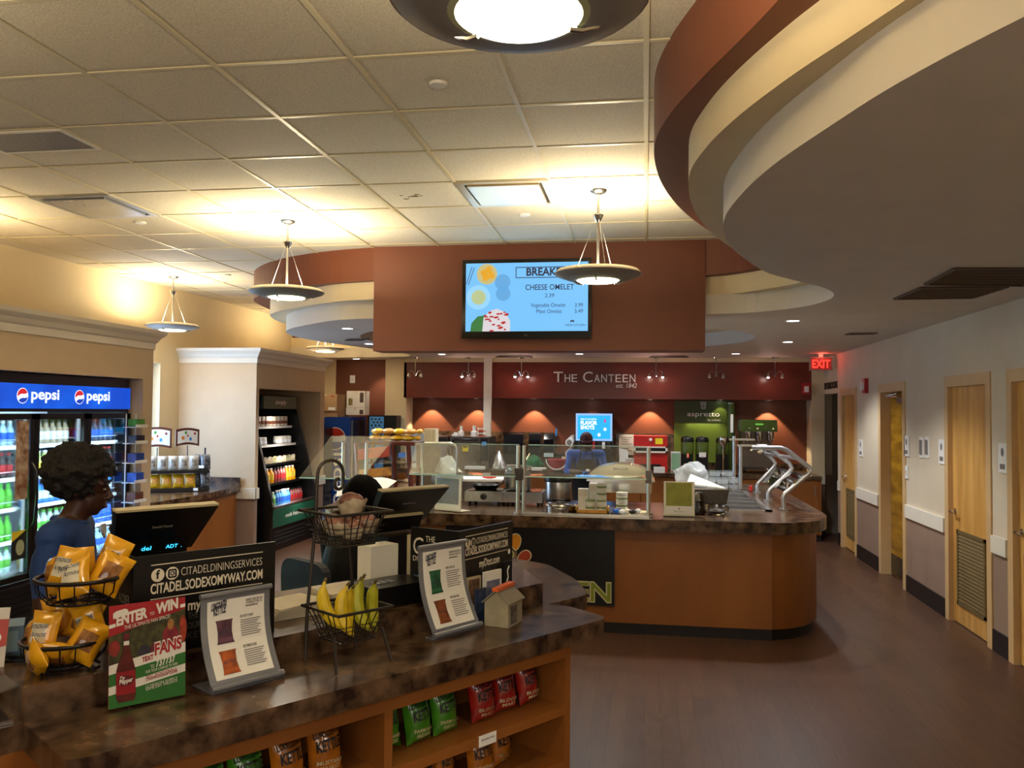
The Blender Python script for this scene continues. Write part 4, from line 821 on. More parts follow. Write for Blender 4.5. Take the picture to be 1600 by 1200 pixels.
o = MB().box(-1.86, 7.62, ZI, -1.72, 7.95, ZI + 0.16).build('prep_pan', steel, None, bevel=0.01); tag(settle(o), 'steel pan under the knotted bag of produce', 'pan')
# clear clamshell containers
clam = pm('clear_clamshell', '#dfe8ec', 0.08, var=0.05, scale=20, alpha=0.45, coat=0.6)
def clamshell():
    m = MB(); 
    for a in ((0.0, 0.055, 0.048, 0.065), (0.058, 0.066, 0.06, 0.05)): m.hexa([Vector((sx * (w_ if z_ else w_), sy * w_, z_)) for z_, w_ in ((a[0], a[1]), (a[2], a[3])) for sx, sy in ((-1, -1), (1, -1), (1, 1), (-1, 1))])
    return m.build('salad_container', clam, None)
i = 0
for cx, cy, n in ((0.72, 9.78, 2), (0.86, 9.80, 2), (1.0, 9.90, 2), (0.79, 9.98, 3), (0.93, 10.02, 3)):
    for k in range(n):
        o = clamshell(); o.location = (cx, cy, ZI + 0.0675 * k); tag(o, 'clear hinged salad container, %s up in the %s stack from the left' % (ORD[k], ['front first', 'front second', 'front third', 'rear first', 'rear second'][i]), 'container', 'clear salad containers beyond the cold well')
    i += 1
o = MB().lathe([(0, 0), (0.02, 0), (0.022, 0.05), (0.012, 0.06), (0, 0.06)], (0, 0, 0), 12, cap=False).build('red_squeeze_cap', red_pl, None, True); o.location = (1.14, 9.52, ZI + 0.012); tag(o, 'small red cap beside the clear salad containers', 'cap')
# hot food display case with bread packs on it, papers
cherry = pm('cherry_frame', '#5a2216', 0.4, var=0.1); x0, x1, y0, y1, z0, z1 = -2.60, -2.10, 7.50, 7.95, ZI, 1.50
t = thing('hot_food_case', 'small glass display case with cherry wood frame and food shelves', 'display case', ((x0 + x1) / 2, 7.7, ZI))
MB().box(x0, y0, z0, x1, y1, z0 + 0.05).build('base', steel, t); MB().box(x0, y0 + 0.06, z1 - 0.03, x1, y1, z1).build('top', cherry, t)
for sx, nm in ((x0, 'front_post'), (x1, 'front_post'), ((x0 + x1) * 0.5 + 0.10, 'front_post')): MB().bar((sx, y0, z0 + 0.05), (sx - 0.06, y0 + 0.07, z1 - 0.015), 0.035, 0.03).build(nm, cherry, t)
for sx in (x0 + 0.02, x1 - 0.02): MB().bar((sx - 0.04, y1 - 0.02, z0 + 0.05), (sx - 0.04, y1 - 0.02, z1 - 0.02), 0.03).build('rear_post', cherry, t)
for k, z in enumerate((1.13, 1.30)): MB().box(x0 + 0.0, y0 + 0.06, z, x1 - 0.05, y1 - 0.03, z + 0.008).build('wire_shelf', chrome, t)
MB().hexa([Vector(p) for p in ((x0, y0 - 0.005, z0 + 0.05), (x1, y0 - 0.005, z0 + 0.05), (x1, y0, z0 + 0.05), (x0, y0, z0 + 0.05), (x0 - 0.06, y0 + 0.06, z1 - 0.02), (x1 - 0.06, y0 + 0.06, z1 - 0.02), (x1 - 0.06, y0 + 0.065, z1 - 0.02), (x0 - 0.06, y0 + 0.065, z1 - 0.02))]).build('glass_front', GL, t)
m = MB(); Fc = Fr((x0 - 0.045, y0 + 0.025, 1.33), (1, 0, 0.12), (-0.1, 0.2, 1)); fq(m, Fc, 0.02, 0.0, 0.33, 0.10, 0.004); m.build('red_menu_card', pm('red_menu_card', '#a83a2a', 0.5, var=0.25, scale=18), t)
m = MB(); Fc = Fr((x0 - 0.02, y0 + 0.0, 1.16), (1, 0, 0.12), (-0.1, 0.2, 1)); fq(m, Fc, 0.02, 0.0, 0.33, 0.08, 0.004); m.build('orange_menu_card', pm('orange_menu_card', '#c98a3a', 0.5, var=0.3, scale=18), t)
m = MB(); Fc = Fr((x1 - 0.14, y0 + 0.035, 1.36), (1, 0, 0.05), (-0.1, 0.2, 1)); fq(m, Fc, 0.0, 0.0, 0.07, 0.045, 0.004); m.build('blue_label', pm('blue_label', '#3a6fd0', 0.5, var=0.0), t)
for i, (dx, zz, c) in enumerate(((0.08, 1.138, '#d07a1e'), (0.2, 1.138, '#d07a1e'), (0.33, 1.138, '#c46a18'), (0.1, 1.308, '#8d8378'), (0.26, 1.308, '#958a7c'))):
    o = MB().ball((0, 0, 0.035), 0.055, 0.07, 0.035, 12, 7).build('wrapped_sandwich', pm('sandwich_wrap_' + c[1:], c, 0.3, var=0.15, scale=20), None, True); o.location = (x0 + dx, 7.72, zz); tag(o, 'wrapped hot sandwich, %s from left on the %s shelf of the display case' % (ORD[i % 3], 'lower' if i < 3 else 'upper'), 'sandwich', 'wrapped sandwiches in the hot food case')
bun = pm('bun_bag', '#e6c21c', 0.25, var=0.12, scale=14, hex2='#d9a860')
for i in range(2):
    t = thing('bun_pack', '%s yellow bagged pack of buns on the display case' % ('lower' if i == 0 else 'upper'), 'bread', (-2.36, 7.72, 1.50 + 0.055 * i), 0.05 * i, 'bagged buns on the display case')
    for k in range(4): MB().ball((-2.52 + 0.105 * k + 0.02 * i, 7.72, 1.532 + 0.062 * i), 0.062, 0.09, 0.030, 12, 7).build('bun', pm('bun_bread', '#d59a4e', 0.4, var=0.1) if (k % 2 and i) else bun, t, True)
    MB().ball((-2.11 + 0.02 * i, 7.72, 1.535 + 0.06 * i), 0.035, 0.045, 0.026, 10, 6).build('bag_twist', bun, t, True)
o = MB().box(-0.055, -0.06, 0, 0.055, 0.06, 0.14).build('napkin_stack', pm('folded_napkins', '#d7cfb2', 0.7, var=0.15, scale=3, stretch=(60, 1, 1)), None); o.location = (-2.0, 7.80, 1.482); tag(o, 'stack of cream napkins right of the bagged buns', 'napkins')
o = MB().box(-0.09, -0.12, 0, 0.09, 0.12, 0.54).build('napkin_column', steel, None); o.location = (-1.98, 7.82, ZI); tag(o, 'steel cabinet end carrying the cream napkins', 'cabinet')
for i, (px, py, rz, lab) in enumerate(((-2.50, 7.12, 0.3, 'white papers with writing spread before the display case'), (-2.34, 7.14, -0.2, 'top sheet of paper with writing at the display case'))):
    m = MB(); n_ = 8
    for a in range(n_):
        x_a, x_b = -0.16 + 0.32 * a / n_, -0.16 + 0.32 * (a + 1) / n_; f_ = lambda x: 0.03 * math.cos(x * 9) + 0.004
        m.hexa([Vector((x_a, -0.12, f_(x_a) - 0.003)), Vector((x_b, -0.12, f_(x_b) - 0.003)), Vector((x_b, 0.12, f_(x_b) + 0.04 - 0.003)), Vector((x_a, 0.12, f_(x_a) + 0.04 - 0.003)), Vector((x_a, -0.12, f_(x_a))), Vector((x_b, -0.12, f_(x_b))), Vector((x_b, 0.12, f_(x_b) + 0.04)), Vector((x_a, 0.12, f_(x_a) + 0.04))])
    o = m.build('loose_paper', paper, None); o.location = (px, py, ZI + 0.115 + 0.055 * i); o.rotation_euler = (0.12, 0, rz); tag(o, lab, 'paper', 'papers by the display case')
o = MB().box(-0.2, -0.11, 0, 0.2, 0.11, 0.085).build('card_box', pm('grey_carton', '#a39a8c', 0.6, var=0.05), None); o.location = (-2.42, 7.15, ZI); tag(o, 'low grey carton under the loose papers', 'box')
# ================================================================== BACK COUNTER
ZB, BY = 0.92, 12.42
BX0, BX1 = XP1 + 0.03, PX - 0.005
t = thing('back_counter', 'long back counter with brown stone top and amber wood cabinets', 'counter', (-0.5, 13.0, 0))
MB().box(BX0, BY, ZB - 0.05, BX1, YB - 0.005, ZB).build('countertop', stone, t, bevel=0.006)
MB().box(BX0, BY + 0.05, 0.09, BX1, YB - 0.01, ZB - 0.05).build('cabinet_body', orange_wood, t); MB().box(BX0, BY + 0.08, 0.0, BX1, YB - 0.01, 0.09).build('toe_kick', black_rubber, t)
for k in range(10):
    xa = BX0 + 0.03 + k * (BX1 - BX0 - 0.06) / 10; xb = xa + (BX1 - BX0 - 0.06) / 10 - 0.012; d = MB().box(xa, BY + 0.032, 0.11, xb, BY + 0.05, ZB - 0.07).build('cabinet_door', orange_wood, t, bevel=0.003); MB().bar((xb - 0.05, BY + 0.018, 0.66), (xb - 0.05, BY + 0.018, 0.78), 0.012).build('pull', steel, d)
xs0, xs1 = aty(870, 680, YB).x, aty(962, 680, YB).x; xs2 = aty(1074, 680, YB).x
for a, b, lab in ((BX0, xs0, 'tall brown stone splash panel behind the ovens'), (xs1, xs2, 'brown stone splash panel behind the red warmer')):
    o = MB().box(a, YB - 0.03, ZB, b, YB - 0.004, 1.46).build('stone_splash', stone, None, bevel=0.004); tag(settle(o), lab, 'splash panel', 'stone splash panels')
o = MB().box(xs2, YB - 0.03, ZB, BX1, YB - 0.004, 1.02).build('stone_splash', stone, None); tag(settle(o), 'low brown stone splash strip behind the coffee brewers', 'splash panel', 'stone splash panels')
def bx(px0, px1, y): return aty(px0, 700, y).x, aty(px1, 700, y).x
# ovens
oven_m = pm('oven_steel', '#6d655d', 0.3, 0.75, var=0.06)
t = thing('rapid_oven', 'right countertop oven with curved door handle and yellow label', 'oven', (-2.6, 12.8, ZB)); a, b = bx(703, 764, 12.6)
MB().box(a, 12.6, ZB, b, 13.2, 1.40).build('body', oven_m, t, bevel=0.01); MB().box(a + 0.02, 12.575, 1.06, b - 0.13, 12.6, 1.39).build('door', oven_m, t, bevel=0.008); MB().box(b - 0.12, 12.58, 1.04, b - 0.02, 12.6, 1.38).build('control_panel', black, t)
MB().box(b - 0.105, 12.575, 1.27, b - 0.035, 12.58, 1.33).build('display', em('oven_display', '#5aa0e0', 0.4), t); MB().tube([(b - 0.16, 12.57, 1.36), (a + 0.09, 12.54, 1.365), (a + 0.055, 12.53, 1.34), (a + 0.05, 12.53, 1.12)], 0.013, seg=8).build('handle', black, t, True)
Fo = Fr((a, 12.575, ZB), (1, 0, 0), (0, 0, 1)); m = MB(); fq(m, Fo, 0.20, 0.26, 0.29, 0.35, 0.002); m.build('yellow_label', pm('yellow_sticker', '#e8d21c', 0.5, var=0.0), t); m = MB(); fq(m, Fo, 0.21, 0.32, 0.28, 0.34, 0.0035); m.build('label_print', ink, t)
for k in range(4): MB().ball((a + 0.13 + k * 0.13, 12.598, 1.01), 0.010, seg=8, rings=6).build('vent_button', steel, t)
t = thing('rapid_oven', 'left countertop oven, dark top vent, partly behind the bread packs', 'oven', (-3.2, 12.8, ZB)); a, b = bx(664, 700, 12.6); MB().box(a, 12.6, ZB, b, 13.2, 1.40).build('body', oven_m, t, bevel=0.01); MB().box(a + 0.02, 12.58, 1.05, b - 0.02, 12.6, 1.27).build('door', oven_m, t, bevel=0.008); MB().box(a + 0.01, 12.59, 1.28, b - 0.01, 12.602, 1.38).build('vent_panel', black, t); MB().bar((a + 0.04, 12.56, 1.24), (b - 0.04, 12.56, 1.24), 0.02).build('handle', chrome, t)
a, b = bx(640, 663, 12.7); o = MB().box(a, 12.7, ZB, b, 13.25, 1.44).build('ice_chest', pm('pale_blue_metal', '#a9bac8', 0.4, 0.2, var=0.04), None, bevel=0.01); tag(settle(o), 'pale blue metal cabinet left of the ovens', 'cabinet')
for i, (px, r_, h, lab) in enumerate(((712, 0.055, 0.06, 'lower white paper roll lying on top of the right oven'), (717, 0.04, 0.15, 'upright white dispenser bottle on top of the right oven'), (741, 0.045, 0.16, 'white plastic tub on top of the oven near the post'))):
    q = aty(px, 680, 12.8); yy = 12.8 + 0.17 * (i == 1); t = thing('supply_bottle', lab, 'bottle', (q.x, yy, 1.40), 0, 'supplies on top of the oven'); MB().lathe([(0, 0), (r_ * 1.2, 0), (r_ * 1.2, h * 0.45), (r_ * 0.6, h * 0.55), (r_ * 0.6, h * 0.9), (0, h)], (q.x, yy, 1.40), 16, cap=False).build('body', white_pl, t, True); MB().lathe([(0, 0), (r_ * 0.62, 0), (r_ * 0.62, h * 0.15), (0, h * 0.15)], (q.x, yy, 1.40 + h * 0.9), 14, cap=False).build('cap', trim_white, t)
q = aty(753, 680, 12.75); t = thing('red_wire_rack', 'red and white wire rack on top of the oven at the post', 'rack', (q.x, 12.75, 1.40))
for k in range(4): MB().bar((q.x - 0.06, 12.75, 1.415 + 0.035 * k), (q.x + 0.06, 12.75, 1.415 + 0.035 * k), 0.02, 0.014).build('wire', red_pl if k % 2 == 0 else white_pl, t)
for s in (-1, 1): MB().bar((q.x + s * 0.06, 12.75, 1.40), (q.x + s * 0.06, 12.75, 1.54), 0.012).build('upright', white_pl, t)
# dispensers on the splash
def dispenser(px0, px1, py0, py1, name, lab, mats, y=YB - 0.03, d=0.16):
    p0, p1 = aty(px0, py1, y - d), aty(px1, py0, y - d); t = thing(name, lab, 'dispenser', ((p0.x + p1.x) / 2, y, p0.z)); hh = p1.z - p0.z
    MB().box(p0.x, y - d, p0.z, p1.x, y, p0.z + hh * 0.36).build('tray', mats[1], t, bevel=0.02)
    m = MB(); pr = [(0, 0), (-d, 0.0), (-d * 1.05, hh * 0.3), (-d * 0.8, hh * 0.58), (0, hh * 0.64)]; m.prism(pr, p0.x, p1.x, Matrix(((0, 0, 1, 0), (1, 0, 0, y), (0, 1, 0, p0.z + hh * 0.36), (0, 0, 0, 1)))); m.build('cover', mats[0], t, bevel=0.012); return t, p0, p1
smoke = pm('smoked_plastic', '#14161c', 0.08, var=0.05)
t, p0, p1 = dispenser(786, 817, 676, 727, 'towel_dispenser', 'glossy black paper towel dispenser on the stone splash', (smoke, black)); MB().box(p0.x + 0.03, 13.36, ZB + 0.005, p1.x - 0.02, 13.44, p0.z + 0.01).build('paper_towel', paper, t)
t, p0, p1 = dispenser(826, 844, 676, 712, 'soap_dispenser', 'black soap dispenser, left of the two on the splash', (smoke, black), d=0.1); t, p0, p1 = dispenser(850, 865, 677, 705, 'soap_dispenser', 'black soap dispenser with pale label, right of the two on the splash', (smoke, black), d=0.1)
MB().box(p0.x, 13.45, p0.z - 0.09, p1.x, 13.47, p0.z - 0.03).build('label_plate', pm('pale_label', '#b8c8c8', 0.5, var=0.0), t)
q = aty(869, 678, 13.5); o = MB().box(-0.012, -0.02, 0, 0.012, 0.02, 0.12).build('blue_bottle', pm('blue_plastic', '#2d7fd0', 0.3, var=0.0), None, bevel=0.004); o.location = (q.x, 13.54, 1.40); tag(o, 'small blue bottle hung at the edge of the splash panel', 'bottle')
# colander cone, trays, green bag, red basin
q = aty(778, 735, 12.62); o = MB().lathe([(0.135, 0), (0.10, 0.1), (0.008, 0.26), (0, 0.26)], (0, 0, 0), 20, cap=False).build('cone_strainer', steel, None, True); o.location = (q.x, 12.70, ZB + 0.012); tag(o, 'upturned steel cone strainer on the back counter', 'strainer')
q = aty(750, 742, 12.62); o = MB().box(0, -0.13, 0, 0.40, 0.20, 0.012).build('sheet_pan', steel, None, bevel=0.004); o.location = (aty(767, 742, 12.62).x, 12.62, ZB); tag(o, 'flat steel sheet pan under the cone strainer', 'pan')
for i in range(3): o = MB().box(-0.15, -0.06, 0, 0.15, 0.06, 0.014).build('foam_tray', white_pl, None, bevel=0.005); o.location = (q.x - 0.05, 12.495, ZB + 0.015 * i); tag(o, 'white foam tray, %s in the pile left of the strainer' % ['lowest', 'middle', 'topmost'][i], 'tray', 'white foam trays')
q = aty(830, 735, 12.62); lumpy('green_bag', pm('green_film', '#1f7a4a', 0.25, var=0.25, scale=10, alpha=0.85), 0.15, 0.12, 0.12, 'green plastic bag beside the red basin on the back counter', 'plastic bag', (q.x, 12.78, ZB), 5.5)
q = aty(871, 742, 12.62); t = thing('red_basin', 'red plastic basin with pale rim on the back counter', 'basin', (q.x, 12.64, ZB)); MB().lathe([(0, 0.0), (0.105, 0.0), (0.155, 0.16), (0.14, 0.165), (0.1, 0.02), (0, 0.02)], (q.x, 12.64, ZB), 26, cap=False).build('basin_body', pm('maroon_plastic', '#a82636', 0.35, var=0.05), t, True); MB().tube([(q.x + 0.155 * math.cos(a * PI / 10), 12.62 - 0.15, ZB + 0.17 - 0.15 * math.sin(a * PI / 10)) for a in range(11)], 0.008, seg=6).build('handle', white_pl, t)
for i in range(2): o = MB().box(-0.15, -0.06, 0, 0.15, 0.06, 0.02).build('paper_pack', paper, None); o.location = (q.x - 0.36 + 0.05 * i, 12.50, ZB + 0.021 * i); tag(o, '%s white paper pack left of the red basin' % ('lower' if i == 0 else 'upper'), 'paper', 'white paper packs')
# soda fountain
a, b = bx(899, 957, 13.0)
t = thing('soda_fountain', 'soda fountain with a lit blue Flavor Shots screen behind the server', 'drinks machine', ((a + b) / 2, 13.1, ZB)); MB().box(a, 13.0, ZB, b, 13.5, 1.76).build('cabinet', black, t, bevel=0.01); p0, p1 = aty(899, 687, 12.98), aty(957, 648, 12.98)
Fs = Fr((a + 0.02, 12.995, p0.z), (1, 0, 0), (0, 0, 1)); W_, H_ = b - a - 0.04, p1.z - p0.z; m = MB(); fq(m, Fs, -0.015, -0.015, W_ + 0.015, H_ + 0.015, 0.0, 0.004); m.build('screen_bezel', em('bezel_glow', '#9ac4ff', 0.9), t); m = MB(); fq(m, Fs, 0.015, 0.015, W_ - 0.015, H_ - 0.015, 0.004); S_ = m.build('screen', em('flavor_blue', '#109de8', 1.3), t)
wi = em('flavor_white', '#f2f8ff', 1.6); text('MIX IT UP WITH', Fs, 0.06, H_ * 0.78, 0.025, wi, S_, off=0.006, width=0.24); text('FLAVOR', Fs, 0.06, H_ * 0.60, 0.055, wi, S_, off=0.006, width=0.25, bold=0.03); text('SHOTS', Fs, 0.06, H_ * 0.42, 0.055, wi, S_, off=0.006, width=0.21, bold=0.03)
m = MB(); fpoly(m, Fs, [(W_ * 0.82 + (0.035 if k % 2 else 0.014) * math.cos(k * PI / 5), H_ * 0.42 + (0.035 if k % 2 else 0.014) * math.sin(k * PI / 5)) for k in range(10)], 0.006); m.build('star_mark', wi, S_); m = MB(); fpoly(m, Fs, ell(W_ * 0.65, H_ * 0.2, 0.022, 0.026, 12), 0.006); m.build('drop_mark', wi, S_); m = MB(); fpoly(m, Fs, ell(W_ * 0.82, H_ * 0.75, 0.018, 0.03, 12), 0.006); m.build('berry_mark', em('flavor_pink', '#c84a90', 0.9), S_)
for k in range(7): xk = a + 0.06 + k * (b - a - 0.12) / 6; MB().box(xk - 0.022, 12.94, p0.z - 0.13, xk + 0.022, 13.0, p0.z - 0.03).build('nozzle', [red_pl, dark_steel, white_pl][k % 3] if k % 2 else dark_steel, t)
MB().box(a + 0.02, 12.80, ZB, b - 0.02, 13.0, ZB + 0.06).build('drip_tray', dark_steel, t)
for k in range(5): MB().bar((a + 0.1 + 0.08 * k, 12.985, 1.0), (a + 0.1 + 0.08 * k, 12.985, 1.2), 0.012).build('push_lever', dark_steel, t)
# cup dispensers left of the fountain
for i, z in enumerate((1.37, 1.20)):
    q = aty(896, 690, 12.9); t = thing('cup_tube', '%s round white cup dispenser left of the soda fountain' % ('upper' if i == 0 else 'lower'), 'dispenser', (q.x - 0.055, 13.0, z), 0, 'white cup dispensers'); MB().cyl((q.x - 0.055, 13.58, z), (q.x - 0.055, 12.8, z - 0.04), 0.06, seg=18).build('tube', white_pl, t, True); MB().cyl((q.x - 0.055, 12.80, z - 0.04), (q.x - 0.055, 12.795, z - 0.04), 0.04, seg=14).build('gasket', grey_ink, t)
for i in range(2): q = aty(882 + 5 * i, 720, 12.7); cup_stack(q.x - 0.02, 13.02 + 0.13 * i, ZB, 9 + i, '%s stack of white foam cups by the soda fountain' % ('left' if i == 0 else 'right'), 0.055, 0.02)
o = MB().box(-0.07, -0.08, 0, 0.07, 0.08, 0.22).build('steel_canister', dark_steel, None, bevel=0.01); q = aty(872, 720, 13.1); o.location = (q.x + 0.03, 13.2, ZB); tag(o, 'square steel canister behind the red basin', 'canister')
# notice, cup, carton, red warmer
Fn = Fr((0, YB - 0.03, 0), (1, 0, 0), (0, 0, 1)); p0, p1 = aty(967, 711, YB - 0.03), aty(991, 679, YB - 0.03); t = thing('paper_notice', 'white printed notice taped to the splash left of the red warmer', 'notice', (p0.x, YB - 0.03, p0.z)); m = MB(); fq(m, Fn, p0.x, p0.z, p1.x, p1.z, 0.003, 0.002); m.build('sheet', paper, t)
for k in range(7): m = MB(); fq(m, Fn, p0.x + 0.03, p1.z - 0.05 - 0.035 * k, p1.x - 0.03 - 0.03 * (k % 3), p1.z - 0.043 - 0.035 * k, 0.0042); m.build('text_line', grey_ink, t)
a, b = bx(990, 1043, 12.9); rw = pm('warmer_red', '#b81a18', 0.35, var=0.06)
t = thing('red_warmer', 'red countertop food warmer with a glass window and yellow label', 'food warmer', ((a + b) / 2, 13.1, ZB)); MB().box(a, 12.9, ZB, b, 13.4, 1.20).build('lower_cabinet', rw, t, bevel=0.008); MB().box(a, 12.9, 1.28, b, 13.4, 1.44).build('upper_cabinet', rw, t, bevel=0.008); MB().box(a + 0.01, 12.96, 1.20, b - 0.01, 13.38, 1.28).build('oven_mouth', black, t)
m = MB(); 
for s in ((a, 1.19, b, 1.215), (a, 1.265, b, 1.285), (a, 1.19, a + 0.03, 1.285), (b - 0.03, 1.19, b, 1.285)): m.box(s[0], 12.87, s[1], s[2], 12.9, s[3])
m.build('window_frame', trim_white, t); Fw = Fr((a, 12.9, ZB), (1, 0, 0), (0, 0, 1)); m = MB(); fq(m, Fw, (b - a) * 0.64, 0.40, (b - a) * 0.86, 0.49, 0.002); m.build('yellow_label', MATS['yellow_sticker'], t); MB().ball(((a + b) / 2 + 0.0, 12.89, 1.385), 0.025, 0.015, 0.025, 10, 6).build('dial', white_pl, t); MB().box(a + 0.1, 12.88, ZB + 0.01, b - 0.1, 12.9, ZB + 0.1).build('drawer', black, t)
q = aty(975, 735, 12.7); o = MB().prism([(-0.07, 0), (0.07, 0), (0.055, 0.30), (-0.07, 0.34)], -0.04, 0.04, Matrix.Rotation(PI / 2, 4, 'X')).build('paper_bag_roll', paper, None); o.location = (q.x, 12.72, ZB); tag(o, 'tall white paper bag at the left of the red warmer', 'paper bag')
q = aty(984, 735, 12.65); t = thing('soda_cup', 'white paper cup with red print beside the red warmer', 'cup', (q.x, 12.6, ZB)); MB().lathe([(0, 0), (0.05, 0), (0.065, 0.19), (0.068, 0.195), (0, 0.19)], (q.x, 12.6, ZB), 18, cap=False).build('cup_body', white_pl, t, True); MB().ball((q.x - 0.01, 12.54, ZB + 0.12), 0.025, 0.012, 0.03, 10, 6).build('red_print', red_pl, t)
q = aty(1030, 745, 12.55); o = MB().box(-0.08, -0.06, 0, 0.08, 0.06, 0.08).build('sweetener_box', white_pl, None); o.location = (q.x, 12.55, ZB); tag(o, 'small white carton at the foot of the red warmer', 'box')
q = aty(1058, 725, 13.1); t = thing('framed_card', 'green printed card in a white frame right of the red warmer', 'sign', (q.x - 0.05, 12.95, ZB)); MB().box(q.x - 0.10, 12.95, ZB, q.x + 0.045, 12.97, 1.21).build('frame', white_pl, t); MB().box(q.x - 0.085, 12.945, ZB + 0.02, q.x + 0.03, 12.9495, 1.185).build('card', pm('mint_card', '#8fb892', 0.5, var=0.08), t)
# coffee station
YP = YB - 0.05; p0, p1, pm_ = aty(1053, 740, YP), aty(1145, 627, YP), aty(1053, 660, YP); Fp = Fr((0, YP, 0), (1, 0, 0), (0, 0, 1)); gd, gl_ = pm('dark_leaf_green', '#3a4a12', 0.4, var=0.05), pm('moss_green', '#6a7d24', 0.45, var=0.06)
t = thing('coffee_backdrop', 'green coffee station backdrop lettered aspretto under the soffit', 'sign', ((p0.x + p1.x) / 2, YP, 1.02)); MB().box(p0.x, YP, 1.02, p1.x, YP + 0.018, pm_.z).build('lower_panel', gl_, t); MB().box(p0.x, YP - 0.02, pm_.z, p1.x, YP + 0.018, p1.z).build('header_panel', gd, t)
Fh = Fr((0, YP - 0.02, 0), (1, 0, 0), (0, 0, 1)); xm = (p0.x + p1.x) / 2; text('aspretto', Fh, xm, pm_.z + 0.10, 0.075, white_ink, t, align='CENTER', width=(p1.x - p0.x) * 0.55); text('by sodexo', Fh, xm + 0.26, pm_.z + 0.03, 0.03, white_ink, t, align='RIGHT', width=0.19)
m = MB(); fpoly(m, Fh, [(xm - 0.035, pm_.z + 0.21), (xm + 0.035, pm_.z + 0.21), (xm + 0.05, pm_.z + 0.33), (xm - 0.05, pm_.z + 0.33)], 0.002); m.build('cup_mark', pm('grey_mark', '#a9a79c', 0.5, var=0.0), t); text('a', Fh, xm, pm_.z + 0.24, 0.05, gd, t, align='CENTER', off=0.004)
lamp('AREA', (xm, YP - 0.05, pm_.z - 0.01), 0.5, (1, 0.9, 0.55), 0.5, (0, 0.1, -1), shape='RECTANGLE', sy=0.03, name='header_strip_light')
a = aty(1143, 640, 13.2); t = thing('green_banner', 'narrow green banner roll right of the coffee backdrop', 'banner', (a.x, 13.3, ZB)); MB().cyl((a.x, 13.3, ZB), (a.x, 13.3, 1.94), 0.06, seg=18).build('roll', gd, t, True); m = MB(); m.box(a.x - 0.012, 13.235, 1.5, a.x + 0.03, 13.245, 1.78); m.build('white_print', white_ink, t); MB().cyl((a.x, 13.3, 1.94), (a.x, 13.3, 1.95), 0.066, seg=18).build('cap', steel, t, True)
for i, px in enumerate((1074, 1097, 1129)):
    q = aty(px, 700, 12.95); x, y = q.x, 12.95
    t = thing('coffee_urn', '%s black coffee urn from the left before the green backdrop' % ORD[i], 'coffee urn', (x, y, ZB), 0, 'black coffee urns'); MB().box(x - 0.095, y - 0.12, ZB, x + 0.095, y + 0.14, ZB + 0.03).build('base', black, t, bevel=0.008); MB().box(x - 0.09, y + 0.04, ZB + 0.03, x + 0.09, y + 0.14, 1.26).build('rear_column', black, t, bevel=0.01)
    MB().lathe([(0, 1.18), (0.093, 1.18), (0.096, 1.2), (0.096, 1.36), (0.09, 1.37), (0, 1.37)], (x, y, 0), 22, cap=False).build('tank', pm('urn_green', '#4f5d22', 0.3, var=0.1), t, True); MB().lathe([(0.098, 1.36), (0.099, 1.39), (0.08, 1.43), (0.03, 1.445), (0, 1.446)], (x, y, 0), 22, cap=False).build('lid', black, t, True); MB().cyl((x, y - 0.08, 1.18), (x, y - 0.11, 1.12), 0.018, seg=8).build('spout', chrome, t)
    if i == 1: MB().box(x - 0.05, y - 0.115, 1.14, x + 0.05, y - 0.105, 1.21).build('label_plate', paper, t)
q = aty(1130, 690, 12.7); t = thing('glass_ornament', 'shiny steel wire whisk ornament before the right coffee urn', 'ornament', (q.x, 12.75, ZB)); MB().cyl((q.x, 12.75, ZB), (q.x, 12.75, 1.30), 0.012, seg=8).build('stem', chrome, t); MB().lathe([(0.012, 1.28), (0.06, 1.34), (0.07, 1.40), (0.065, 1.44)], (q.x, 12.75, 0), 16, cap=False).build('cup', chrome, t, True); MB().lathe([(0, 0), (0.06, 0), (0.05, 0.015), (0, 0.02)], (q.x, 12.75, ZB), 14, cap=False).build('foot', chrome, t)
a, b = bx(1159, 1206, 12.85); p1 = aty(1213, 656, 12.8)
t = thing('espresso_machine', 'tall stainless bean-to-cup machine with dark green control head', 'coffee machine', ((a + b) / 2, 13.0, ZB)); MB().box(a, 12.85, ZB + 0.05, b, 13.35, 1.56).build('body', oven_m, t, bevel=0.01); MB().box(a - 0.02, 12.72, 1.53, b + 0.06, 13.3, 1.70).build('control_head', gd, t, bevel=0.008)
for k in range(4): MB().ball((a + 0.1 + k * 0.11, 12.718, 1.575), 0.012, seg=8, rings=6).build('button', em('button_glow', '#e8c890', 0.8) if k in (1, 3) else steel, t)
MB().box(a + 0.18, 12.715, 1.625, a + 0.29, 12.72, 1.65).build('display', em('green_display', '#7ad24a', 0.6), t)
for k in range(3): MB().lathe([(0.02, 1.37), (0.05, 1.42), (0.052, 1.53), (0, 1.53)], (a + 0.08 + 0.16 * k, 12.80, 0), 14, cap=False).build('brew_head', chrome, t, True)
MB().box(a + 0.02, 12.70, ZB + 0.05, b - 0.02, 12.86, ZB + 0.09).build('drip_tray', dark_steel, t)
for sx in (a + 0.05, b - 0.05): MB().cyl((sx, 12.9, ZB), (sx, 12.9, ZB + 0.06), 0.02, seg=8).build('foot', black, t)
MB().ball((a + 0.38, 12.84, 1.28), 0.012, seg=8, rings=6).build('indicator', em('amber_indicator', '#ffb24a', 3), t)
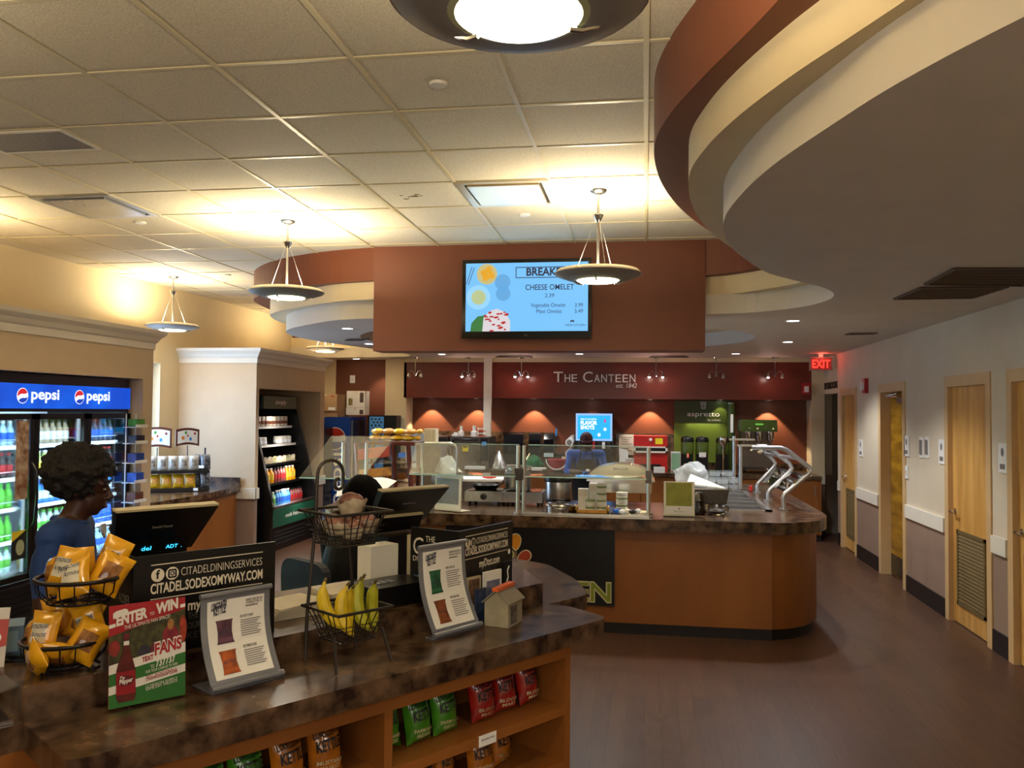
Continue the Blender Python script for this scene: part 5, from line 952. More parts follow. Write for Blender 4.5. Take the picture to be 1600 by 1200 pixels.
# ================================================================== DRINKS COOLER (left alcove)
XF = -4.78
cooler_blk = pm('cooler_black', '#0b0b0c', 0.3, var=0.1); inner_w = pm('cooler_liner', '#cfdbe2', 0.4, var=0.02)
CY0, CY1 = 4.75, 7.29
DM = [5.39, 6.02, 6.655, 7.27]
t = thing('drinks_cooler', 'three door glass drinks cooler with a lit blue header in the left alcove', 'drinks cooler', (XF, (CY0 + CY1) / 2, 0))
m = MB(); m.box(XL + 0.06, CY0, 0.10, XF - 0.02, CY1, 0.44); m.build('plinth', cooler_blk, t); m = MB(); m.box(XL + 0.06, CY0, 1.76, XF - 0.02, CY1, 2.06); m.build('head_box', cooler_blk, t)
MB().box(XL + 0.06, CY0, 0.44, XL + 0.10, CY1, 1.76).build('back_liner', inner_w, t)
for y in (CY0, CY1 - 0.03): MB().box(XL + 0.06, y, 0.44, XF - 0.02, y + 0.03, 1.76).build('side_wall', cooler_blk, t)
MB().box(XL + 0.1, CY0 + 0.03, 0.44, XF - 0.06, CY1 - 0.03, 0.46).build('floor_liner', inner_w, t)
for k in range(7): MB().box(XF - 0.02, CY0 + 0.02, 0.12 + k * 0.044, XF - 0.005, CY1 - 0.02, 0.145 + k * 0.044).build('grille_slat', black, t)
Fh = Fr((XF, CY0, 1.785), (0, 1, 0), (0, 0, 1))   # x runs along +y
hb = MB(); hb.box(XF - 0.02, CY0 + 0.02, 1.785, XF, CY1 - 0.005, 1.98)
def headmat():
    m = bpy.data.materials.new('header_blue'); m.use_nodes = True; nt = m.node_tree; b = nt.nodes['Principled BSDF']; tc = nt.nodes.new('ShaderNodeTexCoord'); no = nt.nodes.new('ShaderNodeTexNoise'); rp = nt.nodes.new('ShaderNodeValToRGB')
    no.inputs['Scale'].default_value = 2.2; nt.links.new(tc.outputs['Object'], no.inputs['Vector']); nt.links.new(no.outputs['Fac'], rp.inputs[0]); rp.color_ramp.elements[0].position = 0.4; rp.color_ramp.elements[1].position = 0.7
    rp.color_ramp.elements[0].color = (*lin('#0646c8'), 1); rp.color_ramp.elements[1].color = (*lin('#0a6af0'), 1); nt.links.new(rp.outputs[0], b.inputs['Emission Color']); b.inputs['Emission Strength'].default_value = 0.95; b.inputs['Base Color'].default_value = (0.0, 0.02, 0.1, 1); return m
H_ = hb.build('lit_header', headmat(), t)
lw = em('logo_white_lit', '#eaf4ff', 1.4); lr_ = em('logo_red_lit', '#d8202c', 0.9); lb_ = em('logo_blue_lit', '#0a3fb8', 0.9)
def globe(F, cx, cy, r, par, w_, rr, bb, off=0.002):
    m = MB(); fpoly(m, F, ell(cx, cy, r * 1.08, None, 32), off); m.build('logo_disc', w_, par)
    def seg(a0, a1, curve):
        arc_ = [(cx + r * math.cos(a0 + (a1 - a0) * i / 16), cy + r * math.sin(a0 + (a1 - a0) * i / 16)) for i in range(17)]
        p0, p1 = arc_[-1], arc_[0]; back = [(p0[0] + (p1[0] - p0[0]) * i / 10, p0[1] + (p1[1] - p0[1]) * i / 10 + curve * math.sin(2 * PI * i / 10) * r + 0.12 * r * math.sin(PI * i / 10)) for i in range(1, 10)]
        return arc_ + back
    m = MB(); fpoly(m, F, seg(0.42, PI - 0.18 + 0.35, 0.10), off + 0.0012); m.build('logo_red_field', rr, par); m = MB(); fpoly(m, F, seg(PI + 0.72, 2 * PI - 0.18, -0.08), off + 0.0012); m.build('logo_blue_field', bb, par)
def ypos(px, py): q = atx(px, py, XF); return q.y - CY0, q.z - 1.785
for px0, px1, px2 in ((35, 47, 92), (124, 134, 171)):
    gx_, gz_ = ypos(px0, 618); tx, tz = ypos(px1, 625); tx2, _ = ypos(px2, 625)
    globe(Fh, gx_, 0.10, 0.056, H_, lw, lr_, lb_); text('pepsi', Fh, tx + 0.01, 0.075, 0.085, lw, H_, width=tx2 - tx - 0.01, off=0.003, bold=0.02)
gg = glass('cooler_door_glass', '#e8f6fa', 0.10)
for i in range(3):
    y0, y1 = DM[i] + 0.004, DM[i + 1] - 0.004; d = MB()
    for a in ((y0, 0.455, y0 + 0.045, 1.745), (y1 - 0.045, 0.455, y1, 1.745), (y0, 0.455, y1, 0.50), (y0, 1.70, y1, 1.745)): d.box(XF - 0.015, a[0], a[1], XF + 0.02, a[2], a[3])
    D = d.build('door', cooler_blk, t, bevel=0.004); MB().box(XF, y0 + 0.045, 0.50, XF + 0.005, y1 - 0.045, 1.70).build('door_glass', gg, D)
    MB().tube([(XF + 0.02, y1 - 0.03, 1.36), (XF + 0.06, y1 - 0.03, 1.30), (XF + 0.075, y1 - 0.03, 1.1), (XF + 0.06, y1 - 0.03, 0.9), (XF + 0.02, y1 - 0.03, 0.84)] if i < 2 else [(XF + 0.02, y0 + 0.02, 1.3), (XF + 0.06, y0 + 0.02, 1.2), (XF + 0.06, y0 + 0.02, 1.0), (XF + 0.02, y0 + 0.02, 0.9)], 0.011, seg=8).build('handle', black, D, True)
    MB().box(XF - 0.075, y0 - 0.012, 0.5, XF - 0.06, y0 + 0.012, 1.7).build('light_tube', em('cooler_tube', '#d4f0ff', 6.0), t)
    lamp('AREA', (XF - 0.055, (y0 + y1) / 2, 1.12), 60.0, (0.62, 0.86, 1.0), 0.5, (-1, 0, 0), shape='RECTANGLE', sy=1.2, name='cooler_tube_light')
SZ = [0.50, 0.745, 1.0, 1.235, 1.485]
wire = pm('white_wire_shelf', '#dfe6ea', 0.4, var=0.0)
for i in range(3):
    for z in SZ:
        m = MB(); m.box(XL + 0.12, DM[i] + 0.03, z - 0.012, XF - 0.09, DM[i + 1] - 0.03, z - 0.004); m.build('shelf', wire, t); MB().box(XF - 0.092, DM[i] + 0.03, z - 0.02, XF - 0.085, DM[i + 1] - 0.03, z + 0.012).build('price_rail', white_pl, t); 
        MB().bar((XF - 0.088, DM[i] + 0.03, z + 0.055), (XF - 0.088, DM[i + 1] - 0.03, z + 0.055), 0.004).build('guard_wire', wire, t)
# bottles : one mesh per drink, copied along the shelves
def bottle_mesh(nm, body, label, cap, h=0.205, r=0.031, kind=0):
    m = MB(); m.mi = 0
    if kind == 0: prof = [(0, 0), (r * .9, 0), (r, 0.012), (r, h * .58), (r * .85, h * .70), (r * .42, h * .84), (r * .38, h * .92)]
    elif kind == 1: prof = [(0, 0), (r, 0), (r, h * .66), (r * .6, h * .76), (r * .45, h * .9)]
    else: prof = [(0, 0), (r, 0.004), (r, h * .94), (r * .85, h)]
    m.lathe(prof, (0, 0, 0), 10, cap=False); m.mi = 1; m.lathe([(r * 1.02, h * .22), (r * 1.02, h * .55)], (0, 0, 0), 10, cap=False); m.mi = 2
    if kind < 2: m.lathe([(r * .46, h * .9), (r * .46, h), (0, h)], (0, 0, 0), 10, cap=False)
    else: m.lathe([(r * .85, h * .995), (0, h * .995)], (0, 0, 0), 10, cap=False)
    o = m.build(nm, [body, label, cap], None, True); me = o.data; bpy.data.objects.remove(o); return me
def liq(n, c): return pm('drink_' + n, c, 0.12, var=0.05, scale=30, coat=0.5)
caps_ = {'w': white_pl, 'k': black, 'b': pm('cap_blue', '#1c4fae', 0.4, var=0.0), 'g': pm('cap_green', '#3f9a2c', 0.4, var=0.0), 'r': red_pl, 'o': pm('cap_orange', '#d9691c', 0.4, var=0.0)}
labs_ = {'w': pm('label_white', '#dfe6ea', 0.5, var=0.05, scale=40), 'b': pm('label_blue', '#1656c4', 0.5, var=0.1, scale=40), 'r': pm('label_red', '#b01c22', 0.5, var=0.1, scale=40), 'g': pm('label_green', '#57a534', 0.5, var=0.1, scale=40), 'y': pm('label_yellow', '#dcc23a', 0.5, var=0.1, scale=40), 'k': pm('label_black', '#1c1c22', 0.5, var=0.1, scale=40)}
DR = {'water': ('water bottle', bottle_mesh('water_bottle', liq('water', '#b4d4ea'), labs_['b'], caps_['w'])), 'bluew': ('blue drink bottle', bottle_mesh('drink_bottle', liq('blue', '#2c7fd6'), labs_['w'], caps_['b'])),
      'cola': ('dark cola bottle', bottle_mesh('cola_bottle', liq('cola', '#2a120e'), labs_['r'], caps_['r'])), 'green': ('green soda bottle', bottle_mesh('soda_bottle', liq('lime', '#4fae22'), labs_['g'], caps_['g'])), 'lemon': ('pale lemon drink bottle', bottle_mesh('juice_bottle', liq('lemon', '#c4cf6a'), labs_['y'], caps_['w'], kind=1)),
      'coffee': ('cream coffee bottle with black cap', bottle_mesh('coffee_bottle', liq('coffee', '#a08a6c'), labs_['w'], caps_['k'], kind=1)), 'can': ('blue drink can', bottle_mesh('drink_can', liq('can', '#2f5fc4'), labs_['b'], steel, 0.165, 0.031, 2)), 'dark': ('dark blue label bottle', bottle_mesh('soda_bottle', liq('dark', '#1e2a4a'), labs_['b'], caps_['k'])), 'orange': ('orange capped tea bottle', bottle_mesh('tea_bottle', liq('tea', '#b98a2c'), labs_['y'], caps_['o'])), 'clear': ('clear sparkling bottle', bottle_mesh('sparkling_bottle', liq('spark', '#cfe4dc'), labs_['g'], caps_['g']))}
ROWS = [['clear', 'green', 'green', 'cola', 'water'], ['orange', 'clear', 'bluew', 'lemon', 'coffee'], ['water', 'can', 'bluew', 'cola', 'dark']]
SHN = ['bottom', 'second lowest', 'middle', 'second highest', 'top']; DN = ['left', 'middle', 'right']
for i in range(3):
    for j, kind in enumerate(ROWS[i]):
        lab, me = DR[kind]; n = 7
        for k in range(n):
            y = DM[i] + 0.085 + k * (DM[i + 1] - DM[i] - 0.17) / (n - 1)
            o = bpy.data.objects.new(me.name.split('.')[0], me); C.objects.link(o); o.location = (XF - 0.135, y, SZ[j] - 0.002); o.rotation_euler = (0, 0, k * 0.7)
            tag(o, '%s, %s from left, %s shelf behind %s cooler door' % (lab, ORD[k], SHN[j], DN[i]), 'bottle' if kind != 'can' else 'can', 'drinks in the three door cooler')
# stickers on the first door, clip rack by the third
Fd = Fr((XF + 0.006, DM[0], 0.46), (0, 1, 0), (0, 0, 1)); m = MB(); fq(m, Fd, 0.44, 0.62, 0.575, 1.23, 0.002); st_ = m.build('coffee_poster', pm('coffee_poster', '#c7b49c', 0.5, var=0.2, scale=14, hex2='#7a4a34'), None); tag(settle(st_), 'tall coffee advertisement stuck on the left cooler door', 'sticker')
m = MB(); fq(m, Fd, 0.42, 0.16, 0.575, 0.38, 0.002); st_ = m.build('lemon_poster', pm('lemon_poster', '#1c1e1c', 0.5, var=0.0), None); tag(settle(st_), 'black and yellow square sticker low on the left cooler door', 'sticker')
m = MB(); fpoly(m, Fd, [(0.42, 0.30), (0.575, 0.38), (0.42, 0.38)], 0.003); x_ = m.build('yellow_corner', pm('sticker_yellow', '#d9c22a', 0.5, var=0.0), st_); m = MB(); fpoly(m, Fd, ell(0.51, 0.25, 0.045, 0.06, 16), 0.003); m.build('pale_disc', pm('sticker_pale', '#a9b08a', 0.5, var=0.1, scale=30), st_)
t = thing('clip_rack', 'narrow white wire clip rack hung at the right edge of the drinks cooler', 'rack', (XF + 0.09, 7.2, 0.75))
for y in (7.14, 7.29): MB().cyl((XF + 0.06, y, 0.70), (XF + 0.06, y, 1.74), 0.005, seg=6).build('upright', white_pl, t)
RZ = [0.75, 0.93, 1.11, 1.29, 1.47, 1.62]
for z in RZ: MB().box(XF + 0.04, 7.12, z - 0.006, XF + 0.17, 7.31, z).build('tray', wire, t); MB().bar((XF + 0.17, 7.12, z + 0.012), (XF + 0.17, 7.31, z + 0.012), 0.022, 0.004, up=(1, 0, 0)).build('price_strip', white_pl, t)
for k, (z, c, nm) in enumerate(zip(RZ, ('#2a4fb0', '#6a4038', '#2a52b8', '#24489c', '#2a2a38', '#4f9a3a'), ('blue and red', 'brown', 'blue', 'deep blue', 'black', 'green'))):
    o = MB().box(-0.045, -0.062, 0, 0.045, 0.062, 0.085 if k < 4 else 0.07).build('snack_tub', pm('tub_' + nm.replace(' ', '_'), c, 0.35, var=0.2, scale=25), None, bevel=0.008); o.location = (XF + 0.116, 7.215, z); tag(o, '%s snack carton, %s up on the clip rack by the cooler' % (nm, ORD[k]), 'snack carton', 'cartons on the clip rack')
# ================================================================== SNACK CORNER BY THE WINDOW
t = thing('snack_counter', 'brown stone counter on an amber cabinet under the window', 'counter', (-5.2, 8.7, 0)); m = MB(); m.prism([(XL + 0.003, 7.53), (-4.95, 7.53), (-4.80, 7.8), (-4.76, 8.6), (-4.82, 9.3), (-4.86, 9.69), (XL + 0.003, 9.69)], 0.80, 0.86); m.build('countertop', stone, t, bevel=0.006)
m = MB(); m.prism([(XL + 0.003, 7.53), (-5.0, 7.53), (-4.86, 7.85), (-4.82, 8.6), (-4.88, 9.3), (-4.92, 9.69), (XL + 0.003, 9.69)], 0.0, 0.80); m.build('cabinet', orange_wood, t); MB().box(XL + 0.005, 9.66, 0.86, -4.87, 9.69, 0.96).build('upstand', stone, t)
t = thing('chip_rack', 'two tier black wire chip rack on the counter under the window', 'rack', (-5.2, 8.85, 0.86)); rack_m = pm('rack_charcoal', '#2b2827', 0.45, 0.3, var=0.1)
RD = Vector((0.80, 0.6, 0)).normalized(); RN = Vector((0.6, -0.80, 0)); RO = Vector((-5.30, 8.78, 0))
for z in (0.90, 1.10):
    m = MB(); c = [RO - RD * 0.3 + RN * 0.10, RO + RD * 0.45 + RN * 0.10, RO + RD * 0.45 - RN * 0.18, RO - RD * 0.3 - RN * 0.18]; m.hexa([Vector((p.x, p.y, z - 0.035)) for p in c] + [Vector((p.x, p.y, z)) for p in c]); m.build('tier', rack_m, t, bevel=0.004)
for s in (-0.28, 0.43):
    for n_ in (-0.15,): p = RO + RD * s + RN * n_; MB().cyl((p.x, p.y, 0.86), (p.x, p.y, 1.34), 0.010, seg=8).build('post', rack_m, t)
for s in (0.30, 0.36): p = RO + RD * s + RN * 0.105; MB().box(p.x - 0.03, p.y - 0.01, 0.87 + (s - 0.30) * 4.2, p.x + 0.03, p.y, 0.90 + (s - 0.30) * 4.2).build('price_tag', white_pl, t)
def bag_mesh(nm, main, label=None, w_=0.13, h=0.17, d=0.045, seed=0):
    """pillow bag standing on its lower seam, front faces -y"""
    m = MB(); nx, nz = 9, 11; rnd = random.Random(seed); front, back = [], []
    for j in range(nz + 1):
        v = j / nz; fr, bk = [], []
        for i in range(nx + 1):
            u = i / nx; b = (max(math.sin(PI * u), 0) ** 0.55) * (max(math.sin(PI * v), 0) ** 0.5); wz = 1 - 0.07 * math.sin(PI * v)
            x = (u - 0.5) * w_ * wz; crink = 0.16 * noise.noise(Vector((u * 4 + seed, v * 5, seed))) + 0.1 * noise.noise(Vector((u * 11 + seed, v * 9, 3)))
            fr.append(m.bm.verts.new((x, -d * b * (1 + crink) - 0.001, v * h + 0.004 * crink))); bk.append(m.bm.verts.new((x, d * 0.8 * b + 0.001, v * h)))
        front.append(fr); back.append(bk)
    for j in range(nz):
        for i in range(nx):
            m.mi = 1 if (label and 2 <= i < nx - 2 and 3 <= j < 8) else 0
            m._f([front[j][i], front[j][i + 1], front[j + 1][i + 1], front[j + 1][i]]); m.mi = 0; m._f([back[j][i + 1], back[j][i], back[j + 1][i], back[j + 1][i + 1]])
    for j in range(nz): m._f([front[j][0], front[j + 1][0], back[j + 1][0], back[j][0]]); m._f([front[j][nx], back[j][nx], back[j + 1][nx], front[j + 1][nx]])
    for i in range(nx): m._f([front[0][i], back[0][i], back[0][i + 1], front[0][i + 1]]); m._f([front[nz][i], front[nz][i + 1], back[nz][i + 1], back[nz][i]])
    o = m.build(nm, [main, label or main], None, True); me = o.data; bpy.data.objects.remove(o); return me
def foil(n, c, c2=None, sc_=7): return pm('foil_' + n, c, 0.22, var=0.2, scale=sc_, hex2=c2, coat=0.6)
ybag = [bag_mesh('chip_bag', foil('yellow', '#e8bb1c'), pm('crisp_label', '#c8281c', 0.4, var=0.25, scale=60, hex2='#f0d060'), 0.122, 0.155, 0.035, s) for s in (1, 2)]
wbag = [bag_mesh('chip_bag', foil('white', '#d6d2c8', '#9a9488', 14), foil('print_grey', '#a49c90', '#5c544c', 30), 0.106, 0.16, 0.035, s) for s in (3, 4)]
sbag = [bag_mesh('chip_bag', foil('silver', '#8f98a6', '#3a3f4a', 12), foil('print_dark', '#5a6270', '#20242c', 30), 0.13, 0.17, 0.045, s) for s in (5, 6)]
RZr = math.atan2(RD.y, RD.x)
def putbag(me, p, rz, lab, grp, rx=0.0):
    o = bpy.data.objects.new(me.name.split('.')[0], me); C.objects.link(o); o.location = p; o.rotation_euler = (rx, 0, rz); return tag(o, lab, 'snack bag', grp)
for k in range(5): p = RO + RD * (-0.25 + 0.125 * k) + RN * 0.03; putbag(ybag[k % 2], (p.x, p.y, 0.901), RZr, 'yellow chip bag with red label, %s from left on the lower rack tier' % ORD[k], 'yellow chip bags on the window rack', -0.15)
for k in range(6): p = RO + RD * (-0.26 + 0.11 * k) + RN * 0.03; putbag(wbag[k % 2], (p.x, p.y, 1.101), RZr, 'white printed chip bag, %s from left on the upper rack tier' % ORD[k], 'white chip bags on the window rack', -0.15)
for k, (s, z, n_) in enumerate(((0.42, 1.101, 0.02), (0.36, 1.101, -0.06), (0.42, 0.901, 0.02), (0.36, 0.901, -0.06))): p = RO + RD * s + RN * n_; putbag(sbag[k % 2], (p.x, p.y, z), RZr + 0.5, 'silver and dark snack bag, %s at the right end of the window rack' % ['upper front', 'upper rear', 'lower front', 'lower rear'][k], 'silver snack bags on the window rack', -0.1)
for i, (s, lab) in enumerate(((-0.09, 'left brown framed card with fruit drawings above the chip rack'), (0.23, 'right brown framed card with fruit drawings above the chip rack'))):
    rz = RZr + (0.25 if i else -0.15); rd = Vector((math.cos(rz), math.sin(rz), 0)); c0 = RO + RD * s - RN * 0.10; z0 = 1.34 + 0.02 * i; w_, h_ = 0.30 - 0.03 * i, 0.22 - 0.03 * i
    t = thing('framed_card', lab, 'sign', (c0.x, c0.y, 1.10), 0, 'framed cards on the chip rack'); Ff = Fr(Vector((c0.x, c0.y, z0)) - rd * w_ / 2, rd, (0, 0, 1)); n_ = 8; m = MB()
    bow = lambda x: 0.02 * math.sin(PI * x / w_) if i == 0 else 0.02 * math.sin(PI * x / w_)
    m.prism([(w_ * k / n_, bow(w_ * k / n_)) for k in range(n_ + 1)] + [(w_ * k / n_, h_ + bow(w_ * k / n_)) for k in range(n_, -1, -1)], -0.012, 0, Ff.M(0, 0, 0)); m.build('frame', pm('walnut_frame', '#5a2a1c', 0.4, var=0.08), t)
    m = MB(); fpoly(m, Ff, [(0.02 + (w_ - 0.04) * k / n_, 0.025 + bow(w_ * k / n_)) for k in range(n_ + 1)] + [(0.02 + (w_ - 0.04) * k / n_, h_ - 0.025 + bow(w_ * k / n_)) for k in range(n_, -1, -1)], 0.002); m.build('card', paper, t)
    for (fx, fy, r_, c) in ((0.3, 0.42, 0.022, '#d9822c'), (0.62, 0.36, 0.02, '#3f8fd0'), (0.42, 0.74, 0.018, '#4f9a3c'), (0.8, 0.68, 0.016, '#9a3a3c'), (0.5, 0.55, 0.013, '#b0303c')): m = MB(); fpoly(m, Ff, ell(w_ * fx, h_ * fy + 0.015, r_ * 0.8, r_, 12), 0.0035); m.build('fruit_drawing', pm('fruit_' + c[1:], c, 0.5, var=0.0), t)
    MB().cyl((c0.x, c0.y, 1.10), (c0.x, c0.y, z0 + 0.01), 0.006, seg=6).build('stem', rack_m, t)
# ================================================================== OPEN FOOD COOLER (second alcove)
Y0, Y1 = 9.92, 11.36
t = thing('open_food_cooler', 'open fronted black food cooler with lit shelves and green base panel', 'food cooler', (-5.1, (Y0 + Y1) / 2, 0))
pr = [(-5.64, 0.0), (-4.62, 0.0), (-4.60, 0.30), (-4.56, 0.56), (-4.64, 0.56), (-4.68, 0.52), (-5.50, 0.52), (-5.50, 1.80), (-4.92, 1.80), (-4.86, 1.98), (-5.64, 1.98)]
MY = Matrix(((1, 0, 0, 0), (0, 0, 1, 0), (0, 1, 0, 0), (0, 0, 0, 1)))
m = MB(); m.prism(pr, Y0 + 0.05, Y1 - 0.05, MY); m.build('body', cooler_blk, t)
side = [(-5.64, 0.0), (-4.60, 0.0), (-4.55, 0.58), (-4.86, 1.80), (-4.86, 1.98), (-5.64, 1.98)]
for y in (Y0, Y1 - 0.05): m = MB(); m.prism(side, y, y + 0.05, MY); m.build('end_panel', cooler_blk, t)
m = MB(); Fg = Fr((-4.855, Y0 + 0.28, 1.80), (0, 1, 0), (0.0, 0, 1)); fq(m, Fg, 0, 0, 1.02, 0.165, 0.03, 0.03); m.build('header_panel', pm('sage_header', '#4a5a44', 0.4, var=0.06), t); text('simply', Fg, 0.51, 0.06, 0.06, white_ink, t, align='CENTER', width=0.34, off=0.032)
Fg = Fr((-4.603, Y0, 0.31), (0, 1, 0), (0.15, 0, 1)); m = MB(); fq(m, Fg, 0.02, 0.0, Y1 - Y0 - 0.02, 0.235, 0.022, 0.02); m.build('green_base_panel', pm('bottle_green_panel', '#1f5a44', 0.4, var=0.05), t); text('made fresh daily', Fg, 0.72, 0.10, 0.055, white_ink, t, align='CENTER', width=0.62, off=0.024)
for k in range(4): MB().box(-4.615, Y0 + 0.15, 0.08 + 0.05 * k, -4.595, Y1 - 0.3, 0.10 + 0.05 * k).build('grille_slat', black_matt, t)
MB().box(-4.64, Y0 + 0.05, 0.555, -4.55, Y1 - 0.05, 0.575).build('front_lip', steel, t)
SH2 = [(0.535, -4.66), (0.84, -4.72), (1.085, -4.79), (1.325, -4.86), (1.565, -4.92)]
for z, xf in SH2[1:]: MB().box(-5.48, Y0 + 0.06, z - 0.02, xf, Y1 - 0.06, z).build('shelf', rack_m, t); MB().bar((xf, Y0 + 0.06, z - 0.012), (xf, Y1 - 0.06, z - 0.012), 0.006, 0.03).build('price_rail', white_pl if z > 1.2 else black, t)
for z, xf in SH2: lamp('AREA', (xf - 0.08, (Y0 + Y1) / 2, z + 0.215), 4.5, (1, 0.93, 0.82), 0.05, (-0.25, 0, -1), shape='RECTANGLE', sy=1.2, name='shelf_light')
oj = bottle_mesh('juice_bottle', liq('juice', '#e89a10'), labs_['y'], caps_['w'], 0.19, 0.042, 1); smw = bottle_mesh('water_bottle', liq('spring', '#4f9fe0'), labs_['b'], caps_['w'], 0.2, 0.034, 0); smg = bottle_mesh('water_bottle', liq('aloe', '#a9cfb0'), labs_['g'], caps_['w'], 0.19, 0.034, 0); smr = bottle_mesh('drink_bottle', liq('redtea', '#8a4a4a'), labs_['r'], caps_['k'], 0.19, 0.034, 0)
parf = bottle_mesh('parfait_cup', liq('parfait', '#cfc0ae'), pm('berry_layer', '#8a4a30', 0.5, var=0.3, scale=40), glass('cup_lid_glass', '#ffffff', 0.2), 0.13, 0.042, 2); tubm = bottle_mesh('salad_tub', pm('tub_white', '#d9d4cc', 0.4, var=0.1, scale=30), labs_['w'], white_pl, 0.10, 0.065, 2)
def rowof(me, n, sh, nm, cat, lab, grp, ya=0.0, yb=1.0, dx=0.06):
    z, xf = SH2[sh]
    for k in range(n):
        y = Y0 + 0.12 + (Y1 - Y0 - 0.24) * (ya + (yb - ya) * (k + 0.5) / n); o = bpy.data.objects.new(nm, me); C.objects.link(o); o.location = (xf - dx, y, z + 0.001); o.rotation_euler = (0, 0, k * 1.3); tag(o, lab % ORD[k], cat, grp)
rowof(parf, 10, 4, 'parfait_cup', 'dessert cup', 'layered parfait cup, %s from left on the top food cooler shelf', 'parfait cups in the food cooler')
rowof(tubm, 3, 3, 'salad_tub', 'tub', 'white salad tub, %s of the left group on the second food cooler shelf', 'salad tubs in the food cooler', 0, 0.36, 0.08); rowof(tubm, 3, 3, 'salad_tub', 'tub', 'white salad tub, %s of the right group on the second food cooler shelf', 'salad tubs in the food cooler', 0.66, 1, 0.08)
for k in range(8):
    z, xf = SH2[2]; y = Y0 + 0.2 + k * 0.148; o = MB(); o.prism([(-0.075, 0), (0.075, 0), (0.075, 0.085)], -0.03, 0.03, Matrix.Rotation(PI / 2, 4, 'X')); o = o.build('sandwich_wedge', pm('sandwich_bread', '#d0b48c', 0.4, var=0.25, scale=25, hex2='#efe6d2') if k % 3 else pm('wrap_green', '#b9b48a', 0.4, var=0.2, scale=25), None, bevel=0.004); o.location = (xf - 0.10, y, z + 0.001); o.rotation_euler = (0, 0, PI / 2 - 0.6); tag(o, 'packed sandwich wedge, %s from left on the middle food cooler shelf' % ORD[k], 'sandwich', 'sandwich wedges in the food cooler')
rowof(oj, 3, 1, 'juice_bottle', 'bottle', 'orange juice bottle, %s of the left group in the food cooler', 'juice bottles in the food cooler', 0, 0.3); rowof(smr, 4, 1, 'drink_bottle', 'bottle', 'dark red drink bottle, %s between the orange juices', 'juice bottles in the food cooler', 0.3, 0.62); rowof(oj, 3, 1, 'juice_bottle', 'bottle', 'orange juice bottle, %s of the right group in the food cooler', 'juice bottles in the food cooler', 0.6, 0.86)
rowof(smg, 4, 0, 'water_bottle', 'bottle', 'pale green bottle, %s from left on the food cooler floor', 'water bottles in the food cooler', 0, 0.28, 0.08); rowof(smw, 6, 0, 'water_bottle', 'bottle', 'blue water bottle, %s in the middle of the food cooler floor', 'water bottles in the food cooler', 0.3, 0.66, 0.08); rowof(smr, 5, 0, 'drink_bottle', 'bottle', 'dark bottle, %s at the right of the food cooler floor', 'juice bottles in the food cooler', 0.68, 1, 0.08)
# ================================================================== MACHINES IN THE FAR LEFT CORNER
a, b = aty(478, 700, 12.1), aty(504, 700, 12.1)
t = thing('wrapped_cooler', 'dark cooler wrapped with a vegetable graphic beside the blue vending cooler', 'cooler', ((a.x + b.x) / 2, 12.4, 0)); MB().box(a.x - 0.1, 12.1, 0, b.x, 12.5, 1.52).build('body', black, t, bevel=0.01); Fw = Fr((a.x - 0.1, 12.1, 0), (1, 0, 0), (0, 0, 1)); w_ = b.x - a.x + 0.1
m = MB(); fq(m, Fw, 0.03, 0.1, w_ - 0.02, 1.48, 0.003); m.build('graphic_panel', pm('plum_panel', '#1d1826', 0.4, var=0.15), t); text('REAL', Fw, 0.14, 0.70, 0.07, white_ink, t, width=0.13, off=0.0045)
for k, (fx, fy, c) in enumerate(((0.4, 0.42, '#4a6a2a'), (0.62, 0.30, '#b9a088'), (0.75, 0.20, '#a04a2c'), (0.5, 0.18, '#8a2a22'), (0.85, 0.28, '#3f5a2c'))): m = MB(); fpoly(m, Fw, ell(w_ * fx, fy, 0.05, 0.08, 12), 0.0045 + k * 2e-4); m.build('vegetable_print', pm('veg_' + c[1:], c, 0.5, var=0.2, scale=30), t)
a, b = aty(505, 700, 12.55), aty(546, 700, 12.55); zt_ = 1.68
blue_v = pm('vending_blue', '#123f92', 0.35, var=0.05)
t = thing('vending_cooler', 'blue drinks vending cooler with a round logo and upright pepsi lettering', 'vending cooler', ((a.x + b.x) / 2, 12.9, 0)); MB().box(a.x, 12.55, 0, b.x, 13.3, zt_).build('body', blue_v, t, bevel=0.012); Fv = Fr((a.x, 12.55, 0), (1, 0, 0), (0, 0, 1)); w_ = b.x - a.x
globe(Fv, w_ * 0.44, 1.345, 0.165, t, pm('logo_white', '#e6e4e0', 0.4, var=0.0), pm('logo_red', '#b8321e', 0.4, var=0.0), pm('logo_blue', '#123f92', 0.4, var=0.0))
Fv2 = Fr((a.x, 12.55, 0), (0, 0, 1), (-1, 0, 0)); text('pepsi', Fv2, 0.33, -w_ * 0.72, 0.20, white_ink, t, width=0.80, off=0.003, bold=0.01)
m = MB(); m.box(b.x - 0.002, 12.60, 0.1, b.x + 0.01, 13.25, zt_ - 0.05); m.build('door', pm('door_reflection', '#2d3a52', 0.15, var=0.1), t); MB().bar((b.x + 0.012, 12.62, 0.1), (b.x + 0.012, 12.62, zt_ - 0.05), 0.03).build('door_edge', steel, t)
a2, b2 = aty(574, 700, 12.95), aty(619, 700, 12.95)
t = thing('dotted_cooler', 'black cooler with a blue polka dot panel in front of the pilaster', 'cooler', ((a2.x + b2.x) / 2, 13.05, 0)); MB().box(a2.x, 12.95, 0, b2.x, 13.19, 1.71).build('body', black, t, bevel=0.01); Fv = Fr((a2.x, 12.95, 0), (1, 0, 0), (0, 0, 1)); w_ = b2.x - a2.x; m = MB(); fq(m, Fv, 0.03, 0.5, w_ * 0.56, 1.69, 0.003); m.build('dot_panel', pm('sky_panel', '#4f96dc', 0.4, var=0.0), t); m = MB(); n = 0
